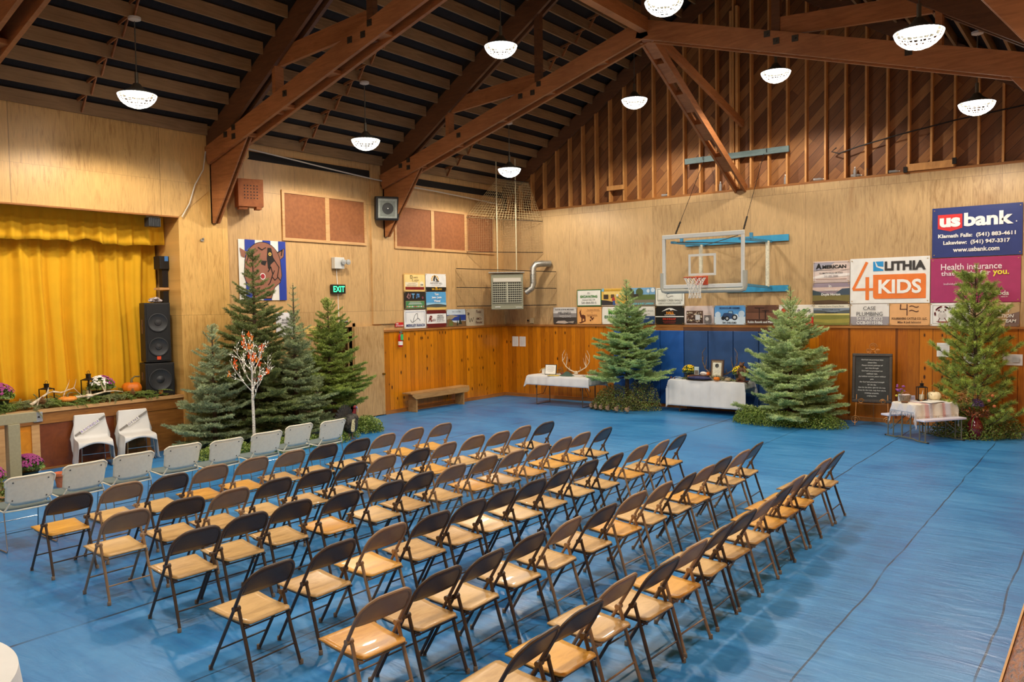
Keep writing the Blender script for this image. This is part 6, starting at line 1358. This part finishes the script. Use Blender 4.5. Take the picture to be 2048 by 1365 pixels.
# ================================================================== TABLE WITH MULE DEER ANTLERS (left on end wall)
def cloth_table(name, label, loc, rz, L, D, H, drop_f, drop_s, drop_b=None, seed=1, corner=.12, leg=True):
    """local x = length, local y = depth, front is -y"""
    t = thing(name, label, 'table', loc, rz)
    b = MB(); b.box(-L/2, L/2, -D/2, D/2, H-.03, H); b.build('tabletop', plain(180, 170, 150, .5), t)
    if leg:
        for x in (-L/2+.22, L/2-.22):
            b = MB(); b.tube([(x, -D/2+.08, H-.03), (x, -D/2+.08, .01), (x, D/2-.08, .01), (x, D/2-.08, H-.03)], .013, 6); b.tube([(x+.25*(1 if x < 0 else -1), 0, H-.04), (x, 0, .25), (x, -D/2+.08, .25)], .008, 5); b.build('leg', plain(96, 84, 70, .5, .3), t)
    q = random.Random(seed); p1, p2 = q.uniform(0, 6), q.uniform(0, 6); drop_b = drop_b or drop_f
    b = MB(); g = .012; nx, ny = 64, 40
    TX, TY = L+2*drop_s, D+drop_f+drop_b
    def f(u, v):
        X = -L/2-drop_s+u*TX; Y = -D/2-drop_f+v*TY; ox = max(0, abs(X)-L/2); sy = (-D/2-Y) if Y < -D/2 else (Y-D/2 if Y > D/2 else 0)
        x = max(-L/2, min(L/2, X)); y = max(-D/2, min(D/2, Y)); z = H+g*.6
        fold = .016*math.sin(X*13+p1)*min(1, sy*6)+.012*math.sin(Y*17+p2)*min(1, ox*6)
        if ox > 0 and sy > 0:
            m = max(ox, sy); z -= m+min(ox, sy)*.35; k = min(ox, sy)
            x += math.copysign(.02+k*.28, X); y += math.copysign(.02+k*.28, Y)
        elif sy > 0: z -= sy; y += math.copysign(.012+abs(fold)+.05*sy, Y)
        elif ox > 0: z -= ox; x += math.copysign(.012+abs(fold)+.05*ox, X)
        else: z += .002*math.sin(X*9)*math.sin(Y*11)
        return (x, y, max(z, .015))
    b.grid(f, nx, ny); b.build('tablecloth', M_WHITEC, t, True, solid=.003)
    return t
TA = (2.68, -.98); RA = -.03
cloth_table('display_table', 'white clothed folding table with antlers and papers near the corner', (TA[0], TA[1], 0), RA, 1.84, .72, .74, .24, .20, seed=3)
H_ = .752
t = thing('deer_antlers', 'pair of pale deer antlers on a skull plate on the display table', 'antlers', (2.88, -.80, H_), 0)
b = MB()
for s_ in (-1, 1):
    antler(b, [(.04*s_, 0, .07), (.16*s_, -.03, .12), (.30*s_, 0, .20), (.40*s_, .0, .34), (.40*s_, .0, .50), (.33*s_, .0, .62)], .017, [(1, (0, -.3, 1), .08), (2, (-.1*s_, .1, 1), .26), (3, (-.55*s_, 0, .8), .20), (2, (-.4*s_, -.1, 1), .20)])
b.ell((0, 0, .05), (.06, .05, .05), 10, 6); b.build('antlers', M_BONE, t, True)
t = thing('framed_sign', 'white sign in a dark frame leaning on the antler table', 'frame', (2.28, -1.06, H_), .15); t.rotation_euler[0] = -.2
b = MB(); b.box(-.16, .16, -.012, .012, 0, .26); b.build('frame', plain(40, 50, 40, .5), t); b = MB(); b.box(-.145, .145, -.016, -.012, .015, .245); b.build('sheet', M_WHITE, t)
b = MB()
for k, w_ in enumerate((.16, .2, .18, .2, .14)): b.box(-w_/2, w_/2, -.0175, -.016, .20-k*.03, .205-k*.03)
b.build('writing', plain(120, 120, 116), t); b = MB(); b.box(-.05, .05, .01, .12, 0, .2); b.build('easel_back', plain(24, 44, 36), t)
t = thing('gift_box', 'small white box with gold ribbon behind the framed sign', 'box', (2.02, -.86, H_), .3); b = MB(); b.box(-.1, .1, -.08, .08, 0, .14); b.build('box', M_WHITE, t, bev=.004); b = MB(); b.tube([(-.16, -.10, .05), (-.10, -.1, .13), (.0, -.11, .16), (.09, -.1, .18)], .012, 6); b.build('ribbon', plain(190, 160, 90, .5), t)
t = thing('hat', 'dark green felt shape lying in front of the antlers', 'hat', (2.85, -1.16, H_), 0); b = MB(); b.lathe([(.0, .11), (.05, .105), (.11, .05), (.20, .012), (.23, 0), (0, 0)], 24, sq=.55); b.build('felt', plain(66, 88, 76, .9), t, True)
for i, (x, y, r_, lab) in enumerate([(3.18, -1.12, .2, 'loose white paper right of the green hat on the antler table'), (3.38, -1.02, -.3, 'loose white paper near the right end of the antler table'), (2.52, -1.24, .1, 'yellow folder lying left of the green hat')]):
    b = MB(); b.box(-.15, .15, -.11, .11, 0, .004 if i < 2 else .008); o = b.build('paper_sheet', M_WHITE if i < 2 else plain(226, 196, 90), loc=(x, y, H_+.003), rz=r_); tag(o, lab, 'paper')
leaves('sage_sprig', [(2.42, -.80, H_, .10, .10, .20), (2.66, -.78, H_, .12, .08, .16)], 500, .012, [L3, plain(120, 84, 54)], 'dry brown twigs behind the framed sign on the antler table', 'twigs', seed=20, z0=H_)
leaves('sage_sprig', [(3.40, -.78, H_, .20, .10, .16)], 400, .014, [N_BLUE, L3], 'grey green sprig at the right end of the antler table', 'twigs', seed=21, z0=H_)
t = thing('moccasins', 'small reddish brown items behind the hat on the antler table', 'figurine', (2.62, -1.0, H_)); b = MB(); b.ell((0, 0, .035), (.07, .05, .035), 10, 6); b.ell((.12, .02, .03), (.06, .04, .03), 10, 6); b.build('items', plain(112, 56, 36, .7), t, True)
# ================================================================== FLOWER TABLE UNDER THE HOOP
BEFORE = set(o.name for o in C.objects)
TB = (6.30, -.72); 
cloth_table('memorial_table', 'long white clothed table with mums and antlers before the blue pads', (TB[0], TB[1], 0), -.02, 1.80, .56, .75, .60, .16, .3, seed=8, leg=True)
H2 = .765
mum((5.75, -.66, H2), .185, [(YEL, -1), (RUS, 1)], 'yellow and rust mum at the left end of the memorial table', seed=11, nfl=110)
mum((6.98, -.66, H2), .20, [(YEL, -1), (RUS, 1)], 'yellow and rust mum at the right end of the memorial table', seed=12, nfl=120)
t = thing('elk_antlers', 'dark brown elk antlers spreading behind the framed picture', 'antlers', (6.42, -.52, H2))
b = MB()
for s_ in (-1, 1):
    antler(b, [(.06*s_, -.04, .10), (.20*s_, -.03, .13), (.34*s_, 0, .22), (.42*s_, .02, .40), (.42*s_, .02, .60), (.34*s_, .04, .72)], .022, [(2, (-.2*s_, -.1, 1), .24), (3, (-.3*s_, 0, .9), .12), (1, (0, -.3, .4), .12)])
b.ell((0, -.06, .06), (.10, .09, .07), 10, 6); b.build('antlers', M_ELK, t, True)
t = thing('framed_picture', 'brown framed round seal print leaning behind the memorial table items', 'frame', (6.45, -.74, H2+.0), 0); t.rotation_euler[0] = -.14
b = MB(); b.box(-.155, .155, -.015, .015, .02, .46); b.build('frame', plain(70, 46, 34, .4), t, bev=.004)
b = MB(); b.box(-.125, .125, -.019, -.015, .05, .43); b.build('inner_frame', plain(140, 120, 90, .4), t)
b = MB(); b.box(-.10, .10, -.022, -.019, .07, .39); b.build('mat_print', plain(222, 220, 200, .6), t)
b = MB(); b.lathe([(.048, -.0235), (0, -.0235)], 20, (0, 0, .32), 1); b.box(-.06, .06, -.0235, -.022, .20, .206); b.box(-.05, .05, -.0235, -.022, .17, .176); b.build('round_seal', plain(130, 130, 124), t)
pumpkin((6.55, -.98, H2), .075, .095, (236, 130, 20), 'small bright orange pumpkin at the middle front of the memorial table', stem_l=.3)
pumpkin((6.80, -.96, H2), .065, .08, (176, 150, 110), 'small tan gourd right of the little orange pumpkin', stem_l=.3, name='gourd')
pumpkin((6.16, -.60, H2+.06), .08, .10, (232, 120, 30), 'orange pumpkin half hidden behind the white rock on the memorial table', stem_l=.3)
t = thing('throw_pillow', 'dark blue patterned bundle lying along the front of the memorial table', 'cloth', (6.12, -.96, H2)); b = MB(); b.ell((0, 0, .045), (.30, .07, .045), 20, 8); b.build('bundle', plain(54, 56, 96, .7, var=.35, sc=50), t, True); b = MB(); b.ell((0, 0, .012), (.34, .085, .012), 20, 5); b.build('dark_tray', M_BLACK, t, True)
t = thing('wooden_box', 'small orange wooden box on the memorial table under a shelf board', 'box', (5.92, -.88, H2)); b = MB(); b.box(-.1, .1, -.05, .05, 0, .09); b.build('box', plain(206, 130, 60), t, bev=.003); b = MB(); b.box(-.06, .40, -.06, .08, .09, .105); b.build('lid_board', plain(90, 56, 36), t); b = MB(); b.box(-.075, -.03, -.053, -.05, .015, .075); b.box(.03, .075, -.053, -.05, .015, .075); b.build('dark_inlay', M_BLACK, t)
t = thing('photo_card', 'small upright photo card beside the left mum', 'card', (5.99, -.80, H2+.107), 0); b = MB(); b.box(-.055, .055, -.006, .006, 0, .18); b.build('card', plain(196, 214, 214, .4), t); b = MB(); b.box(-.045, .045, -.008, -.006, .01, .10); b.build('printed_scene', plain(120, 110, 100), t)
t = thing('white_rock', 'white engraved rock on the memorial table left of the antlers', 'rock', (6.18, -.86, H2+.107)); b = MB(); b.ell((0, 0, .035), (.085, .03, .045), 12, 8); b.build('rock', plain(232, 226, 218, .6), t, True); b = MB(); b.box(-.05, .05, -.032, -.029, .028, .036); b.build('engraving', plain(140, 90, 80), t)
leaves('sage_sprig', [(6.45, -.80, H2, .22, .14, .12), (6.7, -.85, H2, .22, .10, .10)], 1400, .013, [L3, plain(130, 122, 90), plain(200, 194, 170)], 'dried grey brush heaped around the picture foot', 'twigs', seed=22, z0=H2)
leaves('sage_sprig', [(5.75, -.9, H2, .2, .06, .05), (6.95, -.92, H2, .15, .06, .04)], 500, .014, [L2, L3], 'low greens lying along the front of the memorial table', 'twigs', seed=23, z0=H2)
t = thing('glasses', 'small white and black trinkets at the left end of the memorial table', 'trinket', (5.58, -.92, H2)); b = MB(); b.box(-.06, .10, -.03, .03, 0, .02); b.tube([(-.12, 0, .02), (-.05, -.03, .05), (.05, -.02, .05), (.14, 0, .02)], .006, 5); b.build('case', plain(190, 200, 210, .3), t); b = MB(); b.ell((-.17, 0, .025), (.03, .03, .025), 8, 6); b.ell((-.07, -.04, .02), (.02, .02, .02), 8, 6); b.build('brown_stones', plain(90, 50, 36), t)
# carved bear with base
t = thing('carved_bear', 'carved brown wooden bear figure at the right end of the memorial table', 'figurine', (7.10, -.88, H2))
M_CV = plain(112, 74, 48, .6, var=.25, sc=40)
b = MB(); b.ell((0, 0, .12), (.085, .07, .12), 14, 10); b.ell((0, -.01, .26), (.065, .055, .08), 12, 8); b.ell((-.005, -.02, .37), (.055, .05, .055), 12, 8); b.ell((-.01, -.065, .36), (.022, .03, .02), 8, 6)
for s_ in (-1, 1): b.ell((.04*s_, .0, .42), (.02, .012, .02), 8, 6); b.tube([(.05*s_, -.02, .29), (.09*s_, -.05, .22), (.06*s_, -.09, .17)], [.028, .024, .02], 8); b.tube([(.05*s_, -.04, .06), (.08*s_, -.10, .05)], [.035, .03], 8)
b.build('figure', M_CV, t, True); b = MB(); b.lathe([(0, 0), (.15, 0), (.15, .02), (0, .02)], 20, sq=.6); b.build('base', plain(96, 48, 34, .5), t, True)
for o in list(C.objects):
    if o.name not in BEFORE and o.parent is None: o.location.y += .24; o.location.x += .03
# ================================================================== CHALKBOARD ON EASEL
t = thing('easel', 'gilt scrollwork metal easel holding the chalkboard', 'easel', (9.82, -.62, 0), .16)
M_GILT = plain(190, 132, 76, .4, .6, .05)
b = MB()
for x in (-.30, .30): b.tube([(x*1.02, -.16, .02), (x*.95, -.02, .62), (x*.55, .12, 1.25), (x*.1, .20, 1.50)], .009, 6)
b.tube([(0, .22, 1.48), (0, .38, .72), (0, .44, .02)], .009, 6); b.tube([(-.30, -.15, .20), (.0, .05, .15), (.30, -.15, .18)], .006, 5); b.tube([(-.27, -.02, .44), (.27, -.02, .44)], .008, 6); b.build('frame', M_GILT, t, True)
b = MB()
def scroll(b, c, r, y, n=22, turns=1.4, sg=1):
    b.tube([(c[0]+sg*r*(1-.6*i/n)*math.cos(turns*2*PI*i/n), y, c[1]+r*(1-.6*i/n)*math.sin(turns*2*PI*i/n)) for i in range(n+1)], .008, 5)
for x in (-.30, .30): scroll(b, (x, .13), .085, -.16, sg=1 if x < 0 else -1)
for x in (-.2, .2): scroll(b, (x, .50), .055, -.07, sg=1 if x < 0 else -1)
scroll(b, (0, 1.58), .08, .17); scroll(b, (-.09, 1.50), .04, .17); scroll(b, (.09, 1.50), .04, .17, sg=-1); b.build('scrolls', M_GILT, t, True)
t = thing('chalkboard', 'dark framed chalkboard with white handwriting standing on the easel', 'chalkboard', (9.82, -.66, .47), .16); t.rotation_euler[0] = -.16
b = MB(); w_, h_ = .37, .99
b.box(-w_, w_, -.012, .012, 0, h_); b.build('slate', plain(40, 42, 40, .6, 0, .2, sc=6), t)
b = MB(); b.box(-w_, w_, -.035, .012, 0, .06); b.box(-w_, w_, -.035, .012, h_-.06, h_); b.box(-w_, -w_+.06, -.035, .012, .06, h_-.06); b.box(w_-.06, w_, -.035, .012, .06, h_-.06); b.build('frame', timber('dark_worn_frame', lin(70, 60, 52), lin(40, 34, 30), (6, 6, 6), .5), t, bev=.012)
b = MB()
for k, ln_ in enumerate(['God hath not promised skies', 'always blue,', 'Flower-strewn pathways all', 'our lives through;', 'God hath not promised sun', 'without rain,', 'Joy without sorrow, peace without', 'pain.', 'But God hath promised strength', 'for the day,', 'Rest for the labor, light for the way,', 'Grace for the trials, help from above,', 'Unfailing sympathy,', 'undying love.']):
    put_text(b, ln_, (0, -.0125, 0), (1, 0, 0), (0, 0, 1), (0, -1, 0), 0, h_-.13-k*.056, .032, .54, .004, .002, .25)
b.build('chalk_writing', plain(226, 226, 220, .8, 0, 0), t)
# ================================================================== SMALL PICNIC TABLE SET
PC = (10.95, -1.66); PR = math.atan2(.81, .58)
t = thing('picnic_table', 'small grey framed folding picnic table with attached white benches', 'table', (PC[0], PC[1], 0), PR)
M_TUB = plain(128, 126, 108, .4, .5, .03); M_WTOP = plain(222, 220, 236, .4, 0, .02)
LL, BW = .40, .42     # half length (x), bench offset (y)
for x in (-LL, LL):
    b = MB(); b.tube([(x, -BW-.06, .012), (x, -BW+.16, .012), (x, -.18, .035), (x, .18, .035), (x, BW-.16, .012), (x, BW+.06, .012)], .014, 6)
    for y in (-BW-.02, -BW+.11, BW-.11, BW+.02): b.tube([(x, y, .02), (x, y, .38)], .012, 6)
    for y in (-.10, .10): b.tube([(x, y, .03), (x, y, .62)], .014, 6)
    b.build('end_frame', M_TUB, t, True)
    b = MB()
    for y in (-BW-.08, BW+.08): b.ell((x, y, .014), (.02, .022, .014), 8, 6)
    b.build('foot_cap', M_BLACK, t, True)
b = MB()
for y in (-BW+.04, BW-.04):
    for s_ in (-1, 1): b.tube([(s_*LL, y, .14), (s_*.05, y, .375)], .009, 6)
for s_ in (-1, 1): b.tube([(s_*LL, 0, .30), (s_*.08, 0, .60)], .009, 6)
b.build('brace', M_TUB, t)
for y in (-BW, BW):
    b = MB(); b.box(-.47, .47, y-.10+.03, y+.10+.03, .38, .415); b.build('bench_seat', M_WTOP, t, bev=.008)
b = MB(); b.box(-.45, .45, -.26, .26, .62, .65); b.build('tabletop', M_WTOP, t, bev=.01)
# blanket
bl = NT('woven_blanket'); P_ = bl.xyz(); s1 = bl.math('FRACT', bl.math('MULTIPLY', P_[0], 2.6)); nz = bl.noise(bl.coord(), 60, 3)
cc = bl.ramp(s1, [(0, lin(232, 224, 204)), (.30, lin(228, 220, 206)), (.36, lin(206, 150, 146)), (.48, lin(196, 140, 138)), (.54, lin(196, 196, 208)), (.74, lin(206, 206, 214)), (.80, lin(226, 214, 196)), (1, lin(232, 224, 204))])
cc = bl.mix(bl.math('MULTIPLY', nz, .35), cc, lin(244, 240, 230)); bl.bump(nz, .8, .008); bl.done(cc, .95)
bo = thing('blanket', 'fringed striped wool blanket covering the small picnic table', 'blanket', (PC[0], PC[1], 0), PR)
b = MB(); dq = random.Random(8)
def bf2(u, v):
    X = -.62+u*1.24; Y = -.50+v*.92; x, y, z = X, Y, .664
    ox = max(0, abs(X)-.46); oy = max(0, abs(Y)-.27)
    if ox: x = math.copysign(.465+ox*.15+.01*math.sin(Y*30), X); z -= ox*.95
    if oy: y = math.copysign(.275+oy*.12+.014*math.sin(X*28), Y); z -= oy*.95
    return (x, y, z+.004*math.sin(X*40)*math.sin(Y*37))
b.grid(bf2, 60, 46); b.build('woven_cloth', bl.m, bo, True, solid=.008)
b = MB()
def fr(p, d):
    e = Vector(p)+Vector((dq.uniform(-.012, .012), dq.uniform(-.012, .012), -dq.uniform(.05, .10)))+Vector(d)*.012; b.tube([p, (Vector(p)+e)/2+Vector((dq.uniform(-.006, .006),)*3), e], [.005, .004, .002], 4, cap=False)
for i in range(120):
    fr(bf2(i/119, 0), (0, -1, 0)); fr(bf2(i/119, 1), (0, 1, 0))
for i in range(90): fr(bf2(0, i/89), (-1, 0, 0)); fr(bf2(1, i/89), (1, 0, 0))
b.build('fringe', bl.m, bo)
def pl(u, v):
    c_, s_ = math.cos(PR), math.sin(PR); return (PC[0]+u*c_-v*s_, PC[1]+u*s_+v*c_)
HT = .676
x, y = pl(-.30, .14); t = thing('basket', 'grey woven basket with napkins on the picnic table', 'basket', (x, y, HT), PR)
b = MB(); b.lathe([(0, 0), (.085, 0), (.115, .10), (.12, .115), (.108, .115), (.08, .012), (0, .012)], 24, sq=.8); b.build('weave', plain(140, 128, 112, .8, var=.3, sc=70), t, True)
b = MB(); 
for i in range(5): b.ell((dq.uniform(-.05, .05), dq.uniform(-.04, .04), .11), (.045, .035, .025), 8, 5)
b.build('napkins', plain(220, 206, 206, .8), t, True); b = MB(); b.tube([(.09*math.cos(a), .0, .12+.05*math.sin(a)) for a in np.linspace(0, PI, 12)], .006, 5); b.build('handle', plain(170, 120, 80, .7), t)
x, y = pl(-.36, .20); t = thing('flower_vase', 'small jar of purple flowers behind the basket', 'flowers', (x, y, HT), 0); b = MB(); b.lathe([(0, 0), (.03, 0), (.035, .10), (.025, .13), (0, .13)], 14); b.build('jar', plain(190, 200, 214, .2), t, True); b = MB()
for i in range(16): b.ell((dq.uniform(-.06, .08), dq.uniform(-.05, .05), .22+dq.uniform(-.05, .07)), (.018, .018, .016), 7, 5)
b.build('purple_blooms', plain(150, 80, 160, .7, var=.2), t, True); b = MB()
for i in range(6): b.tube([(0, 0, .1), (dq.uniform(-.05, .06), dq.uniform(-.03, .03), .21)], .003, 4)
b.build('stems', L2, t); b = MB(); b.ell((-.05, -.03, .10), (.025, .02, .02), 8, 6); b.build('yellow_bloom', plain(210, 200, 70), t, True)
x, y = pl(.06, .12); lantern((x, y, HT), .15, .36, 'black lantern with a cream candle on the picnic table')
x, y = pl(.24, .02); pumpkin((x, y, HT), .125, .17, (240, 226, 186), 'white speckled pumpkin on the picnic table beside the lantern', stem_l=.35, speck=True, name='white_pumpkin')
x, y = pl(.02, -.16); t = thing('guest_book', 'open white guest book at the front of the picnic table', 'book', (x, y, HT+.004), PR+.2); b = MB(); b.box(-.20, .20, -.12, .12, 0, .012); b.build('pages', M_WHITE, t, bev=.003); b = MB(); b.box(-.002, .002, -.12, .12, .012, .0135); b.build('fold', plain(150, 150, 146), t)
x, y = pl(-.10, .20); t = thing('photo_card', 'small folded card behind the guest book', 'card', (x, y, HT), PR-.4); t.rotation_euler[0] = -.2; b = MB(); b.box(-.07, .07, -.003, .003, 0, .09); b.build('card', plain(170, 170, 196, .5), t); b = MB(); b.box(-.05, .05, -.005, -.003, .05, .055); b.box(-.05, .05, -.005, -.003, .03, .035); b.build('print', plain(90, 90, 110), t)
x, y = pl(-.02, .05); t = thing('feather_pen', 'white quill pen standing beside the picnic table lantern', 'pen', (x, y, HT)); b = MB(); b.lathe([(0, 0), (.025, 0), (.02, .02), (0, .02)], 12); b.build('holder', plain(150, 100, 60), t); b = MB(); b.tube([(0, 0, .02), (.012, 0, .10), (.03, 0, .2)], [.003, .009, .002], 6); b.build('quill', M_WHITE, t)
x, y = pl(-.42, .02); t = thing('wood_slice', 'flat brown wood slice at the left corner of the picnic table', 'wood slice', (x, y, HT)); b = MB(); b.lathe([(0, 0), (.06, 0), (.06, .015), (0, .015)], 16); b.build('slice', plain(120, 76, 46), t)
leaves('sage_sprig', [(pl(.42, .02)[0], pl(.42, .02)[1], HT, .12, .10, .12)], 260, .014, [plain(226, 180, 90), plain(190, 90, 50), L3], 'yellow and red berry sprig at the right end of the picnic table', 'twigs', seed=30, z0=HT)
# vase with dried arrangement
t = thing('red_vase', 'glossy dark red vase of dried autumn flowers beside the picnic benches', 'vase', (11.72, -1.32, 0))
b = MB(); b.lathe([(0, 0), (.075, 0), (.085, .02), (.125, .12), (.14, .20), (.12, .29), (.075, .36), (.055, .40), (.065, .43), (.055, .43), (.045, .40), (0, .38)], 28); mv = NT('red_glaze'); mv.done(lin(104, 14, 30), .08, coat=.6); b.build('vase', mv.m, t, True)
leaves('rust_flowers', [(-.12, -.03, .50, .20, .15, .36), (.05, -.05, .42, .22, .15, .22)], 800, .022, [plain(150, 76, 40), plain(110, 60, 40), plain(176, 120, 70)], '', seed=31, clipx=-99, clipy=99, z0=.3, parent=t)
leaves('purple_hydrangea', [(.04, -.12, .62, .12, .09, .13)], 420, .017, [plain(78, 54, 96), plain(104, 76, 120)], '', seed=32, clipx=-99, clipy=99, z0=.4, parent=t)
b = MB()
for i in range(60):
    a = dq.uniform(-.8, .9); L = dq.uniform(.35, .55); b.tube([(0, 0, .42), (.12*a, 0, .42+L*.6), (.30*a, 0, .42+L*.9), (.48*a, dq.uniform(-.05, .05), .42+L*(.95-.2*abs(a)))], .003, 3, cap=False)
b.build('wheat_stems', plain(206, 158, 92, .8), t)
b = MB()
for p in ((.22, -.1, .72), (.30, -.05, .62), (.27, 0, .80)): b.ell(p, (.03, .03, .03), 8, 6)
b.build('orange_blooms', plain(226, 130, 84, .7), t, True); b = MB(); b.tube([(0, -.1, .42), (-.02, -.15, .36), (-.04, -.15, .22)], [.006, .01, .004], 5); b.build('hanging_leaf', L1, t)
bpy.context.view_layer.update()
